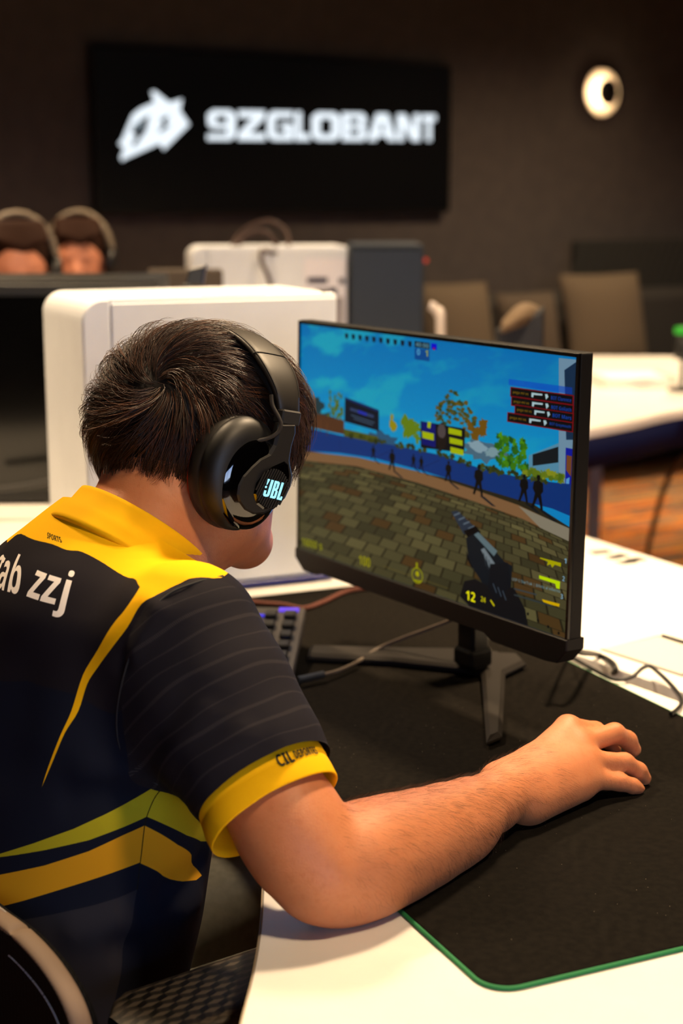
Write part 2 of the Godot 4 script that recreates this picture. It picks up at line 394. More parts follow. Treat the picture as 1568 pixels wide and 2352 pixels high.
# the picture on the player's monitor: a paved square, a blue wall, sky, distant figures and a pistol
func game_picture() -> ImageTexture:
	var rng := RandomNumberGenerator.new()
	rng.seed = 21
	var c := Canvas.new(1280, 720, Color(0.0, 0.47, 0.70))
	var W := 1280.0
	var H := 720.0
	var cl := FastNoiseLite.new()
	cl.seed = 4
	cl.frequency = 0.006
	cl.fractal_octaves = 4
	for y in range(0, 330):
		for x in range(0, 1280):
			var o := (y * 1280 + x) * 4
			var n := cl.get_noise_2d(x * 0.6 + y * 0.5, y * 1.3)
			var t := y / 330.0
			var a := clampf((n + 0.05) * 2.2, 0.0, 0.85) * clampf(1.15 - x / 1400.0, 0.25, 1.0)
			c.px[o] = int(lerpf(0.0, 28.0, a))
			c.px[o + 1] = int(lerpf(lerpf(104.0, 140.0, t), 156.0, a))
			c.px[o + 2] = int(lerpf(lerpf(168.0, 190.0, t), 176.0, a))
	# trees and rocks beyond the wall
	var blob := func(at: Vector2, r: Vector2, tone: Color, rough: float) -> void:
		var pts := PackedVector2Array()
		for k in 22:
			var a := TAU * k / 22.0
			pts.append(Vector2(at.x * W, at.y * H) + Vector2(cos(a) * r.x, sin(a) * r.y) * rng.randf_range(1.0 - rough, 1.0 + rough))
		c.poly(pts, tone)
	blob.call(Vector2(0.0511, 0.3466), Vector2(60, 34), Color(0.11, 0.20, 0.22), 0.3)
	blob.call(Vector2(0.1006, 0.4032), Vector2(80, 26), Color(0.13, 0.22, 0.24), 0.3)
	for k in 34:
		blob.call(Vector2(0.1572, 0.3355) + Vector2(rng.randf_range(-0.03, 0.03), rng.randf_range(-0.06, 0.05)), Vector2(6, 7), Color(0.24, 0.36, 0.10).lerp(Color(0.36, 0.40, 0.08), rng.randf()), 0.5)
	for k in 90:
		var dx := rng.randf_range(-0.07, 0.07)
		var top := absf(dx) * 1.6
		blob.call(Vector2(0.6226, 0.2868) + Vector2(dx, rng.randf_range(-0.13 + top, 0.06)), Vector2(9, 5), Color(0.16, 0.22, 0.08).lerp(Color(0.38, 0.30, 0.07), rng.randf()), 0.5)
	for k in 9:
		blob.call(Vector2(0.6908, 0.3141) + Vector2(rng.randf_range(-0.02, 0.03), rng.randf_range(-0.03, 0.03)), Vector2(16, 12), Color(0.40, 0.28, 0.05), 0.4)
	for k in 14:
		blob.call(Vector2(0.4662, 0.3711) + Vector2(rng.randf_range(-0.03, 0.03), rng.randf_range(-0.04, 0.03)), Vector2(14, 13), Color(0.36, 0.46, 0.06), 0.5)
	for k in 10:
		blob.call(Vector2(0.3907, 0.3609) + Vector2(rng.randf_range(-0.012, 0.012), rng.randf_range(-0.035, 0.02)), Vector2(9, 10), Color(0.55, 0.50, 0.04), 0.5)
	blob.call(Vector2(0.3576, 0.4305), Vector2(70, 22), Color(0.14, 0.30, 0.42), 0.3)
	blob.call(Vector2(0.7220, 0.3894), Vector2(90, 30), Color(0.26, 0.38, 0.45), 0.35)
	blob.call(Vector2(0.6998, 0.3781), Vector2(36, 13), Color(0.48, 0.58, 0.62), 0.4)
	blob.call(Vector2(0.7510, 0.3907), Vector2(30, 12), Color(0.44, 0.55, 0.58), 0.4)
	for k in 80:
		blob.call(Vector2(0.8141, 0.3757) + Vector2(rng.randf_range(-0.05, 0.05), rng.randf_range(-0.06, 0.06)), Vector2(9, 8), Color(0.08, 0.28, 0.06).lerp(Color(0.28, 0.52, 0.05), rng.randf()), 0.5)
	# building at the right with a slanted roof
	c.upoly([Vector2(0.8675, 0.3725), Vector2(0.9602, 0.3038), Vector2(0.9639, 0.4174), Vector2(0.8696, 0.4419)], Color(0.30, 0.50, 0.60))
	c.upoly([Vector2(0.8794, 0.3664), Vector2(0.9556, 0.3203), Vector2(0.9574, 0.3756), Vector2(0.8807, 0.4073)], Color(0.05, 0.08, 0.10))
	c.upoly([Vector2(0.9467, 0.0097), Vector2(0.9996, 0.0078), Vector2(1.0053, 0.5455), Vector2(0.9631, 0.5111)], Color(0.40, 0.52, 0.60))
	c.upoly([Vector2(0.9646, 0.0493), Vector2(0.9998, 0.0138), Vector2(0.9990, 0.2858), Vector2(0.9777, 0.2906)], Color(0.06, 0.16, 0.26))
	c.upoly([Vector2(0.9773, 0.3183), Vector2(1.0014, 0.3188), Vector2(1.0054, 0.5114), Vector2(0.9811, 0.5091)], Color(0.03, 0.08, 0.55))
	c.upoly([Vector2(0.9807, 0.3437), Vector2(0.9960, 0.3446), Vector2(0.9959, 0.4168), Vector2(0.9812, 0.3975)], Color(0.42, 0.24, 0.12))
	c.upoly([Vector2(0.9822, 0.4281), Vector2(0.9921, 0.4194), Vector2(0.9899, 0.5035), Vector2(0.9807, 0.4983)], Color(0.30, 0.55, 0.75))
	# ground
	var ground := [Vector2(-0.0175, 0.5542), Vector2(0.3244, 0.5322), Vector2(0.5741, 0.5270), Vector2(0.7403, 0.5282), Vector2(0.8808, 0.5425), Vector2(1.0161, 0.6043), Vector2(1.0152, 1.0298), Vector2(-0.0555, 1.0420)]
	c.upoly(ground, Color(0.135, 0.12, 0.07))
	var far := [Vector2(-0.0090, 0.5952), Vector2(0.2531, 0.5647), Vector2(0.4949, 0.5705), Vector2(0.6978, 0.5866), Vector2(0.8555, 0.6062), Vector2(1.0124, 0.6443)]
	var pave := FastNoiseLite.new()
	pave.seed = 9
	pave.frequency = 0.02
	pave.fractal_octaves = 3
	# paving: rows of stones that widen towards the viewer
	for i in 18:
		var ta := pow(i / 18.0, 1.8)
		var tb := pow((i + 1) / 18.0, 1.8)
		for j in 20:
			var ua := (j + 0.5 * (i % 2)) / 20.0
			var ub := ua + 1.0 / 20.0
			var P := func(u: float, t: float) -> Vector2:
				var k := u * (far.size() - 1)
				var m := clampi(int(k), 0, far.size() - 2)
				var top: Vector2 = far[m].lerp(far[m + 1], k - m)
				var low := Vector2(lerpf(-0.5, 1.3, u), 1.12)
				return top.lerp(low, t)
			var n := pave.get_noise_2d(i * 17.0, j * 13.0) + rng.randf_range(-0.5, 0.5)
			var tone := Color(0.20, 0.19, 0.115).lerp(Color(0.36, 0.33, 0.20), clampf(0.4 + n * 0.7, 0.0, 1.0))
			if rng.randf() < 0.14:
				tone = tone.lerp(Color(0.27, 0.17, 0.07), 0.7)
			var g := 0.0022
			c.upoly([P.call(ua + g, ta + 0.002), P.call(ub - g, ta + 0.002), P.call(ub - g, tb - 0.002), P.call(ua + g, tb - 0.002)], tone)
	# pale kerb and blue wall
	c.upoly([Vector2(-0.0174, 0.5620), Vector2(0.2526, 0.5279), Vector2(0.4940, 0.5270), Vector2(0.6967, 0.5451), Vector2(0.8404, 0.5622), Vector2(1.0162, 0.6073), Vector2(1.0151, 0.6481), Vector2(0.8555, 0.6094), Vector2(0.6979, 0.5899), Vector2(0.4950, 0.5723), Vector2(0.2531, 0.5665), Vector2(-0.0171, 0.6030)], Color(0.46, 0.33, 0.21))
	c.upoly([Vector2(0.8405, 0.5654), Vector2(1.0161, 0.6043), Vector2(1.0152, 0.6512), Vector2(0.9102, 0.6248)], Color(0.48, 0.45, 0.38))
	var wall_top := [Vector2(-0.0183, 0.4491), Vector2(0.1775, 0.4525), Vector2(0.3923, 0.4441), Vector2(0.5722, 0.4418), Vector2(0.7239, 0.4598), Vector2(0.8511, 0.4595), Vector2(0.9443, 0.4506)]
	var wall_low := [Vector2(0.9447, 0.5447), Vector2(0.8398, 0.5430), Vector2(0.6964, 0.5335), Vector2(0.4938, 0.5183), Vector2(0.3241, 0.5142), Vector2(0.1785, 0.5271), Vector2(-0.0174, 0.5620)]
	c.upoly(wall_top + [Vector2(0.9955, 0.4431), Vector2(1.0069, 0.5574)] + wall_low, Color(0.01, 0.17, 0.42))
	for k in wall_top.size() - 1:
		c.stroke([wall_top[k] + Vector2(0, 0.02), wall_low[wall_low.size() - 1 - k]], 1.5, Color(0.01, 0.12, 0.32))
	c.upoly([Vector2(-0.0189, 0.3755), Vector2(0.1954, 0.3854), Vector2(0.1961, 0.4446), Vector2(-0.0184, 0.4452)], Color(0.30, 0.18, 0.10))
	for k in 5:
		c.stroke([Vector2(0.0015, 0.3850) + Vector2(k * 0.03, k * 0.006), Vector2(0.0020, 0.4429) + Vector2(k * 0.03, k * 0.006)], 5.0, Color(0.40, 0.23, 0.12, 0.6))
	c.upoly([Vector2(0.1958, 0.4205), Vector2(0.3366, 0.4226), Vector2(0.3371, 0.4496), Vector2(0.1962, 0.4520)], Color(0.28, 0.30, 0.08))
	for k in 90:
		var t := rng.randf()
		var i := mini(int(t * 6), 5)
		var p: Vector2 = wall_top[i].lerp(wall_top[i + 1], t * 6 - i)
		if p.x > 0.2:
			blob.call(p + Vector2(0, rng.randf_range(-0.014, 0.004)), Vector2(10, 6), Color(0.10, 0.14, 0.05).lerp(Color(0.24, 0.26, 0.06), rng.randf()), 0.5)
	for k in 20:
		blob.call(Vector2(0.9107, 0.4281) + Vector2(rng.randf_range(-0.06, 0.06), rng.randf_range(-0.01, 0.012)), Vector2(13, 8), Color(0.25, 0.36, 0.06).lerp(Color(0.50, 0.52, 0.10), rng.randf()), 0.5)
	# boards standing over the wall
	c.upoly([Vector2(0.1977, 0.2852), Vector2(0.3382, 0.3128), Vector2(0.3397, 0.3986), Vector2(0.1973, 0.3887)], Color(0.02, 0.06, 0.12))
	c.upoly([Vector2(0.1977, 0.2852), Vector2(0.3382, 0.3128), Vector2(0.3384, 0.3217), Vector2(0.1979, 0.2944)], Color(0.04, 0.14, 0.34))
	c.stroke([Vector2(0.2205, 0.3305), Vector2(0.3177, 0.3438)], 9.0, Color(0.16, 0.22, 0.36))
	c.stroke([Vector2(0.2534, 0.3350), Vector2(0.2894, 0.3406)], 9.0, Color(0.10, 0.16, 0.62))
	c.stroke([Vector2(0.2245, 0.3555), Vector2(0.3217, 0.3682)], 3.0, Color(0.24, 0.32, 0.40))
	c.stroke([Vector2(0.2357, 0.3679), Vector2(0.3148, 0.3787)], 3.0, Color(0.24, 0.32, 0.40))
	c.upoly([Vector2(0.4995, 0.3241), Vector2(0.6582, 0.3211), Vector2(0.6575, 0.4130), Vector2(0.5017, 0.4292)], Color(0.02, 0.03, 0.06))
	c.upoly([Vector2(0.5028, 0.3252), Vector2(0.5538, 0.3248), Vector2(0.5559, 0.4166), Vector2(0.5047, 0.4147)], Color(0.01, 0.05, 0.38))
	c.upoly([Vector2(0.5052, 0.3626), Vector2(0.5484, 0.3635), Vector2(0.5490, 0.3908), Vector2(0.5074, 0.3898)], Color(0.60, 0.66, 0.0))
	c.upoly([Vector2(0.5252, 0.3205), Vector2(0.5379, 0.3213), Vector2(0.5353, 0.3458), Vector2(0.5241, 0.3448)], Color(0.60, 0.66, 0.0))
	blob.call(Vector2(0.5768, 0.3708), Vector2(22, 40), Color(0.09, 0.06, 0.055), 0.08)
	blob.call(Vector2(0.5763, 0.3472), Vector2(19, 20), Color(0.28, 0.24, 0.24), 0.06)
	for k in 3:
		c.upoly([Vector2(0.6007, 0.3284) + Vector2(0.004 * k, 0.036 * k), Vector2(0.6464, 0.3303) + Vector2(0.004 * k, 0.036 * k), Vector2(0.6470, 0.3519) + Vector2(0.004 * k, 0.036 * k), Vector2(0.6012, 0.3519) + Vector2(0.004 * k, 0.036 * k)], Color(0.60, 0.66, 0.0))
	# figures on the square
	for f in [[Vector2(0.3189, 0.5209), 0.058], [Vector2(0.3942, 0.5490), 0.088], [Vector2(0.4758, 0.5176), 0.056], [Vector2(0.5053, 0.5206), 0.058], [Vector2(0.6041, 0.5397), 0.082], [Vector2(0.7091, 0.5634), 0.118], [Vector2(0.8565, 0.5495), 0.105], [Vector2(0.9002, 0.5608), 0.125]]:
		figure(c, f[0], f[1])
	# pistol held in the lower right
	var steel := Color(0.05, 0.075, 0.10)
	c.upoly([Vector2(0.6176, 0.6522), Vector2(0.6389, 0.6425), Vector2(0.7095, 0.6939), Vector2(0.6984, 0.7244), Vector2(0.6623, 0.7257)], Color(0.13, 0.17, 0.22))
	for k in 5:
		c.stroke([Vector2(0.6272, 0.6648) + Vector2(0.017 * k, 0.012 * k), Vector2(0.6482, 0.6483) + Vector2(0.017 * k, 0.012 * k)], 4.0, Color(0.33, 0.38, 0.42))
	c.upoly([Vector2(0.6621, 0.7156), Vector2(0.7033, 0.6824), Vector2(0.7215, 0.7003), Vector2(0.6839, 0.7426)], Color(0.015, 0.015, 0.02))
	c.upoly([Vector2(0.6718, 0.7397), Vector2(0.7126, 0.6997), Vector2(0.8020, 0.7870), Vector2(0.8277, 0.7947), Vector2(0.8254, 0.9112), Vector2(0.7602, 0.9393), Vector2(0.7234, 0.8819), Vector2(0.6831, 0.8280)], steel)
	c.upoly([Vector2(0.6982, 0.7177), Vector2(0.7127, 0.7030), Vector2(0.7783, 0.7553), Vector2(0.7674, 0.7789)], Color(0.33, 0.40, 0.42))
	c.upoly([Vector2(0.7233, 0.7669), Vector2(0.7348, 0.7564), Vector2(0.7770, 0.8124), Vector2(0.7542, 0.8270)], Color(0.40, 0.44, 0.46))
	for k in 4:
		c.stroke([Vector2(0.7324, 0.7774) + Vector2(0.009 * k, 0.01 * k), Vector2(0.7425, 0.8244) + Vector2(0.009 * k, 0.01 * k)], 3.0, Color(0.16, 0.19, 0.21))
	c.upoly([Vector2(0.6730, 0.7888), Vector2(0.6954, 0.8408), Vector2(0.7122, 0.9115), Vector2(0.6988, 0.8566), Vector2(0.6767, 0.8165)], Color(0.02, 0.03, 0.05))
	c.upoly([Vector2(0.6700, 0.9098), Vector2(0.7056, 0.8883), Vector2(0.7503, 0.8975), Vector2(0.8356, 0.8743), Vector2(0.8738, 0.9421), Vector2(0.8871, 1.0190), Vector2(0.7242, 1.0265), Vector2(0.6563, 0.9753)], Color(0.06, 0.062, 0.068))
	c.upoly([Vector2(0.7567, 0.8127), Vector2(0.8134, 0.7865), Vector2(0.8270, 0.8692), Vector2(0.7807, 0.9450), Vector2(0.7505, 0.9058)], Color(0.045, 0.06, 0.08))
	for k in 3:
		c.stroke([Vector2(0.7674, 0.8828) + Vector2(0.016 * k, 0.008 * k), Vector2(0.7799, 0.9151) + Vector2(0.016 * k, 0.008 * k)], 4.0, Color(0.20, 0.24, 0.28))
	# readouts
	var yellow := Color(0.78, 0.74, 0.0)
	c.letters(text_tris("12"), Vector2(0.6778, 0.9793), Vector2(0.7095, 0.9791) - Vector2(0.6778, 0.9793), Vector2(0.6769, 0.9417) - Vector2(0.6778, 0.9793), Color(0.95, 0.92, 0.02))
	c.letters(text_tris("24"), Vector2(0.7286, 0.9667), Vector2(0.7448, 0.9672) - Vector2(0.7286, 0.9667), Vector2(0.7280, 0.9464) - Vector2(0.7286, 0.9667), yellow)
	c.stroke([Vector2(0.7605, 0.9494), Vector2(0.7741, 0.9677)], 5.0, yellow)
	c.letters(text_tris("100"), Vector2(0.2666, 0.9828), Vector2(0.3139, 0.9814) - Vector2(0.2666, 0.9828), Vector2(0.2660, 0.9415) - Vector2(0.2666, 0.9828), Color(0.55, 0.53, 0.02))
	c.letters(text_tris("16000"), Vector2(0.0126, 0.9833), Vector2(0.0832, 0.9797) - Vector2(0.0126, 0.9833), Vector2(0.0123, 0.9477) - Vector2(0.0126, 0.9833), Color(0.50, 0.50, 0.02))
	c.letters(text_tris("$"), Vector2(0.0931, 0.9804), Vector2(0.1069, 0.9797) - Vector2(0.0931, 0.9804), Vector2(0.0927, 0.9473) - Vector2(0.0931, 0.9804), Color(0.50, 0.50, 0.02))
	var ring := []
	for k in 25:
		ring.append(Vector2(0.4995, 0.9485) + Vector2(cos(TAU * k / 24.0) * 0.020, sin(TAU * k / 24.0) * 0.030))
	c.stroke(ring, 4.0, Color(0.55, 0.55, 0.02))
	blob.call(Vector2(0.4993, 0.9414), Vector2(9, 8), Color(0.62, 0.60, 0.02), 0.15)
	c.stroke([Vector2(0.4850, 0.9717), Vector2(0.5147, 0.9681)], 5.0, Color(0.55, 0.55, 0.02))
	c.stroke([Vector2(0.4972, 0.9189), Vector2(0.4967, 0.8958)], 9.0, Color(0.55, 0.55, 0.02))
	c.stroke([Vector2(0.3667, 0.9555), Vector2(0.6156, 0.9593)], 1.6, Color(0.35, 0.30, 0.12))
	# slots at the right
	c.upoly([Vector2(0.9136, 0.7326), Vector2(0.9428, 0.7322), Vector2(0.9768, 0.7316), Vector2(0.9773, 0.7456), Vector2(0.9590, 0.7441), Vector2(0.9516, 0.7578), Vector2(0.9460, 0.7470), Vector2(0.9356, 0.7554), Vector2(0.9378, 0.7403), Vector2(0.9137, 0.7373)], Color(0.62, 0.60, 0.0))
	c.upoly([Vector2(0.9130, 0.7988), Vector2(0.9765, 0.7998), Vector2(0.9761, 0.8270), Vector2(0.9657, 0.8277), Vector2(0.9626, 0.8129), Vector2(0.9134, 0.8115)], Color(0.70, 0.82, 0.0))
	c.upoly([Vector2(0.9237, 0.8837), Vector2(0.9477, 0.8826), Vector2(0.9778, 0.8806), Vector2(0.9769, 0.8921), Vector2(0.9480, 0.8937), Vector2(0.9293, 0.8928)], Color(0.78, 0.62, 0.0))
	for k in 3:
		c.letters(text_tris(str(k + 1)), Vector2(0.9858, 0.7285) + Vector2(-0.003 * k, 0.066 * k), Vector2(0.007, 0), Vector2(0, -0.018), Color(0.45, 0.6, 0.7))
	c.letters(text_tris("USP-S StarTrak | Billete al infierno", false), Vector2(0.8293, 0.8518), Vector2(0.9779, 0.8438) - Vector2(0.8293, 0.8518), Vector2(0.8289, 0.8371) - Vector2(0.8293, 0.8518), Color(0.42, 0.60, 0.68))
	c.stroke([Vector2(0.8357, 0.8776), Vector2(0.9072, 0.8737)], 4.0, Color(0.20, 0.23, 0.24))
	c.stroke([Vector2(0.8364, 0.9005), Vector2(0.9561, 0.8970)], 4.0, Color(0.17, 0.20, 0.21))
	for k in 4:
		blob.call(Vector2(0.8825, 0.9552) + Vector2(0.032 * k, 0.011 * k), Vector2(4, 4), Color(0.04, 0.04, 0.04), 0.2)
	# top row of small shields, the clock
	for k in 10:
		var at := Vector2(0.1942, 0.0171).lerp(Vector2(0.4460, 0.0166), k / 9.0)
		c.upoly([at, at + Vector2(0.014, 0.0012), at + Vector2(0.013, 0.018), at + Vector2(0.007, 0.024), at + Vector2(0.001, 0.016)], Color(0.02, 0.09, 0.16))
	c.upoly([Vector2(0.4704, 0.0134), Vector2(0.5249, 0.0146), Vector2(0.5254, 0.0381), Vector2(0.4709, 0.0372)], Color(0.02, 0.07, 0.11))
	c.letters(text_tris("40:00"), Vector2(0.4741, 0.0334), Vector2(0.5221, 0.0352) - Vector2(0.4741, 0.0334), Vector2(0.4737, 0.0164) - Vector2(0.4741, 0.0334), Color(0.35, 0.52, 0.58))
	c.upoly([Vector2(0.4710, 0.0406), Vector2(0.5254, 0.0415), Vector2(0.5264, 0.0853), Vector2(0.4719, 0.0849)], Color(0.0, 0.20, 0.48, 0.75))
	c.letters(text_tris("0"), Vector2(0.4796, 0.0667), Vector2(0.012, 0), Vector2(0, -0.024), Color(0.3, 0.6, 0.75))
	c.letters(text_tris("1"), Vector2(0.5101, 0.0674), Vector2(0.010, 0), Vector2(0, -0.024), Color(0.55, 0.6, 0.3))
	c.upoly([Vector2(0.5312, 0.0138), Vector2(0.5515, 0.0144), Vector2(0.5521, 0.0378), Vector2(0.5317, 0.0373)], Color(0.02, 0.04, 0.75))
	c.upoly([Vector2(0.5378, 0.0297), Vector2(0.5457, 0.0303), Vector2(0.5443, 0.0389), Vector2(0.5380, 0.0381)], Color(0.55, 0.02, 0.15))
	# list of hits
	var names := ["BOT Clarence", "BOT Goliath", "BOT Mars", "BOT Greymouth"]
	c.upoly([Vector2(0.7967, 0.1078), Vector2(0.9892, 0.1057), Vector2(0.9900, 0.1297), Vector2(0.7973, 0.1299)], Color(0.0, 0.22, 0.72, 0.55))
	for k in 4:
		var left: Vector2 = [Vector2(0.8059, 0.1395), Vector2(0.8096, 0.1721), Vector2(0.8214, 0.2001), Vector2(0.7989, 0.2331)][k]
		var right: Vector2 = [Vector2(0.9914, 0.1355), Vector2(0.9925, 0.1686), Vector2(0.9935, 0.1972), Vector2(0.9933, 0.2292)][k]
		var tall := Vector2(0, 0.028)
		c.upoly([left - Vector2(0.003, 0.004), right + Vector2(0.004, -0.004), right + tall + Vector2(0.004, 0.004), left + tall + Vector2(-0.003, 0.004)], Color(0.42, 0.02, 0.06))
		c.upoly([left, right, right + tall, left + tall], Color(0.012, 0.02, 0.035))
		var run := right - left
		c.letters(text_tris("pega mi vs"), left + run * 0.03 + tall * 0.75, run * 0.26, -tall * 0.45, Color(0.50, 0.38, 0.03))
		c.upoly([left + run * 0.34 + tall * 0.22, left + run * 0.52 + tall * 0.22, left + run * 0.52 + tall * 0.45, left + run * 0.38 + tall * 0.5, left + run * 0.37 + tall * 0.85, left + run * 0.34 + tall * 0.8], Color(0.62, 0.72, 0.74))
		c.upoly([left + run * 0.56 + tall * 0.2, left + run * 0.60 + tall * 0.15, left + run * 0.62 + tall * 0.5, left + run * 0.58 + tall * 0.9], Color(0.62, 0.72, 0.74))
		c.letters(text_tris(names[k]), left + run * 0.66 + tall * 0.78, run * 0.32, -tall * 0.5, Color(0.03, 0.24, 0.62))
	return c.texture()


func figure(c: Canvas, foot: Vector2, tall: float) -> void:
	var ink := Color(0.012, 0.02, 0.03)
	var k := Vector2(tall * 0.5625, tall)
	for loop in [
		[[-0.06, -1.0], [0.06, -1.0], [0.08, -0.9], [0.03, -0.84], [0.2, -0.78], [0.22, -0.55], [0.12, -0.45], [-0.13, -0.45], [-0.24, -0.58], [-0.2, -0.78], [-0.04, -0.84], [-0.09, -0.92]],
		[[-0.13, -0.47], [0.13, -0.47], [0.2, -0.2], [0.24, 0.0], [0.14, 0.0], [0.08, -0.2], [0.0, -0.36], [-0.1, -0.18], [-0.18, 0.0], [-0.28, -0.02], [-0.2, -0.22]]]:
		c.upoly(loop.map(func(p): return foot + Vector2(p[0] * k.x, p[1] * k.y)), ink)
	c.upoly([foot + Vector2(0.08, 0.0) * k.x, foot + Vector2(0.3, -0.01) * k.x, foot + Vector2(k.x * 0.9, k.y * 0.22), foot + Vector2(k.x * 0.7, k.y * 0.22)], Color(0.01, 0.05, 0.10, 0.85))


# ---------------------------------------------------------------- keyboard, cables, mouse
func build_desk_things() -> void:
	build_keyboard()
	var rust := mat(Color(0.36, 0.16, 0.09), 0.7)
	var o := thing("braided_cable", "rust-brown braided cable behind the keyboard", "cable")
	var path := spline([Vector3(-0.1427, 0.7520, -2.2240), Vector3(-0.1172, 0.7490, -2.2229), Vector3(-0.0852, 0.7480, -2.2167), Vector3(-0.0561, 0.7480, -2.1969), Vector3(-0.0281, 0.7480, -2.2318), Vector3(0.0039, 0.7480, -2.2914), Vector3(0.0337, 0.7480, -2.3129), Vector3(0.0771, 0.7480, -2.3238)], 24)
	for k in 2:
		var twist := PackedVector3Array()
		for i in path.size():
			var t := (path[mini(i + 1, path.size() - 1)] - path[maxi(i - 1, 0)]).normalized()
			var x := t.cross(Vector3.UP).normalized()
			var y := x.cross(t)
			var a := i * 0.75 + PI * k
			twist.append(path[i] + (x * cos(a) + y * sin(a)) * 0.0016)
		part("strand", done(loft(tube_rings(twist, func(_t): return 0.0021, 6))), rust, o)
	# grey lead with a dark plug
	var lead := thing("usb_cable", "thin grey cable with a dark plug lying before the monitor stand", "cable")
	part("wire", tube_mesh([Vector3(-0.0263, 0.7540, -1.8525), Vector3(-0.0049, 0.7520, -1.8771), Vector3(0.0199, 0.7520, -1.9145), Vector3(0.0485, 0.7583, -1.9558), Vector3(0.0791, 0.7738, -1.9487), Vector3(0.1089, 0.7902, -1.9316), Vector3(0.1408, 0.8085, -1.9149), Vector3(0.1620, 0.8229, -1.9076)], 0.0024, 8, 8), mat(Color(0.36, 0.31, 0.26), 0.6), lead)
	part("plug", tube_mesh([Vector3(-0.0531, 0.7540, -1.8329), Vector3(-0.0384, 0.7540, -1.8436), Vector3(-0.0226, 0.7540, -1.8561)], 0.0048, 8, 3), mat(Color(0.12, 0.13, 0.14), 0.5), lead)
	var black := mat(Color(0.02, 0.02, 0.02), 0.45)
	var c1 := thing("power_cable", "black cable looping out behind the monitor's right corner", "cable")
	part("wire", tube_mesh([Vector3(0.2600, 0.8145, -1.7835), Vector3(0.2821, 0.8021, -1.7912), Vector3(0.3339, 0.7460, -1.9676), Vector3(0.3464, 0.7460, -1.9344), Vector3(0.3470, 0.7440, -1.9050), Vector3(0.3498, 0.7200, -1.9695), Vector3(0.3379, 0.7100, -2.0294), Vector3(0.3318, 0.7100, -2.0475)], 0.0036, 8, 8), black, c1)
	var c2 := thing("video_cable", "black cable arching over the rear desk strip and mat corner", "cable")
	part("wire", tube_mesh([Vector3(0.2535, 0.8088, -1.7722), Vector3(0.2975, 0.7460, -1.9597), Vector3(0.3176, 0.7450, -1.9073), Vector3(0.3380, 0.7450, -1.8652), Vector3(0.3594, 0.7480, -1.8646), Vector3(0.3745, 0.7560, -1.8751), Vector3(0.3842, 0.7580, -1.8778), Vector3(0.3937, 0.7520, -1.8698), Vector3(0.4031, 0.7460, -1.8407), Vector3(0.4054, 0.7450, -1.7959), Vector3(0.4001, 0.7450, -1.7663), Vector3(0.3870, 0.7485, -1.7335), Vector3(0.3783, 0.7485, -1.7210)], 0.0026, 8, 8), black, c2)
	build_mouse()


func build_keyboard() -> void:
	var near := Vector3(-0.0609, 0.7580, -1.8133)
	var far := Vector3(-0.0467, 0.7980, -2.0104)
	var back := (far - near).normalized()          # towards the screen end
	var right := back.cross(Vector3.UP).normalized()
	var up := right.cross(back).normalized()
	var long := 0.44
	var deep := near.distance_to(far)
	var at := (near + far) / 2 - right * long / 2
	var o := thing("keyboard", "grey keyboard with purple and blue backlight under the player's sleeve", "keyboard", at, Basis(right, up, -back))
	var grey := mat(Color(0.24, 0.22, 0.20), 0.5)
	var dark := mat(Color(0.022, 0.022, 0.024), 0.45)
	part("case", plate_mesh(round_rect(long, deep, 0.006), -0.014, 0.0, 0.0015, Transform3D(Basis(Vector3.RIGHT, Vector3(0, 0, -1), Vector3.UP), Vector3.ZERO)), grey, o)
	for s in [-1, 1]:
		part("foot", block_mesh(Vector3(0.02, 0.016, 0.006), 0.002, Vector3(s * 0.17, -0.026, -deep / 2 + 0.02)), dark, o)
	var keycap := block_mesh(Vector3(0.0078, 0.0035, 0.0078), 0.0014)
	var pitch := deep / 7.2
	for row in 6:
		for col in 17:
			if col == 14:
				continue
			var x := -long / 2 + 0.018 + col * (long - 0.036) / 16.0
			var z := -deep / 2 + pitch * (row + 1.1)
			part("key", keycap, dark if col > 14 or row == 5 else mat_key, o, Transform3D(Basis.IDENTITY, Vector3(x, 0.0045, z)))
	part("light_bar", block_mesh(Vector3(0.013, 0.0012, 0.0045), 0.0004, Vector3(long / 2 - 0.022, 0.001, -deep / 2 + 0.009)), glow(Color(0.42, 0.26, 1.0), 1.6), o)
	for p in [[-0.052, 0.055, 0], [-0.052, 0.085, 1], [-0.018, 0.062, 2], [-0.018, 0.105, 2], [-0.056, 0.03, 0]]:
		part("backlight_led", block_mesh(Vector3(0.004, 0.0012, 0.002), 0.0004, Vector3(long / 2 + p[0], 0.0025, -deep / 2 + p[1])), glow([Color(0.3, 0.25, 1.0), Color(0.08, 0.25, 1.0), Color(0.1, 0.4, 0.9)][p[2]], 1.3), o)
	part("status_led", block_mesh(Vector3(0.0015, 0.0012, 0.0015), 0.0003, Vector3(long / 2 - 0.03, 0.001, deep / 2 - 0.02)), glow(Color(0.1, 0.8, 0.2), 1.0), o)


var mat_key := mat(Color(0.30, 0.29, 0.28), 0.5)


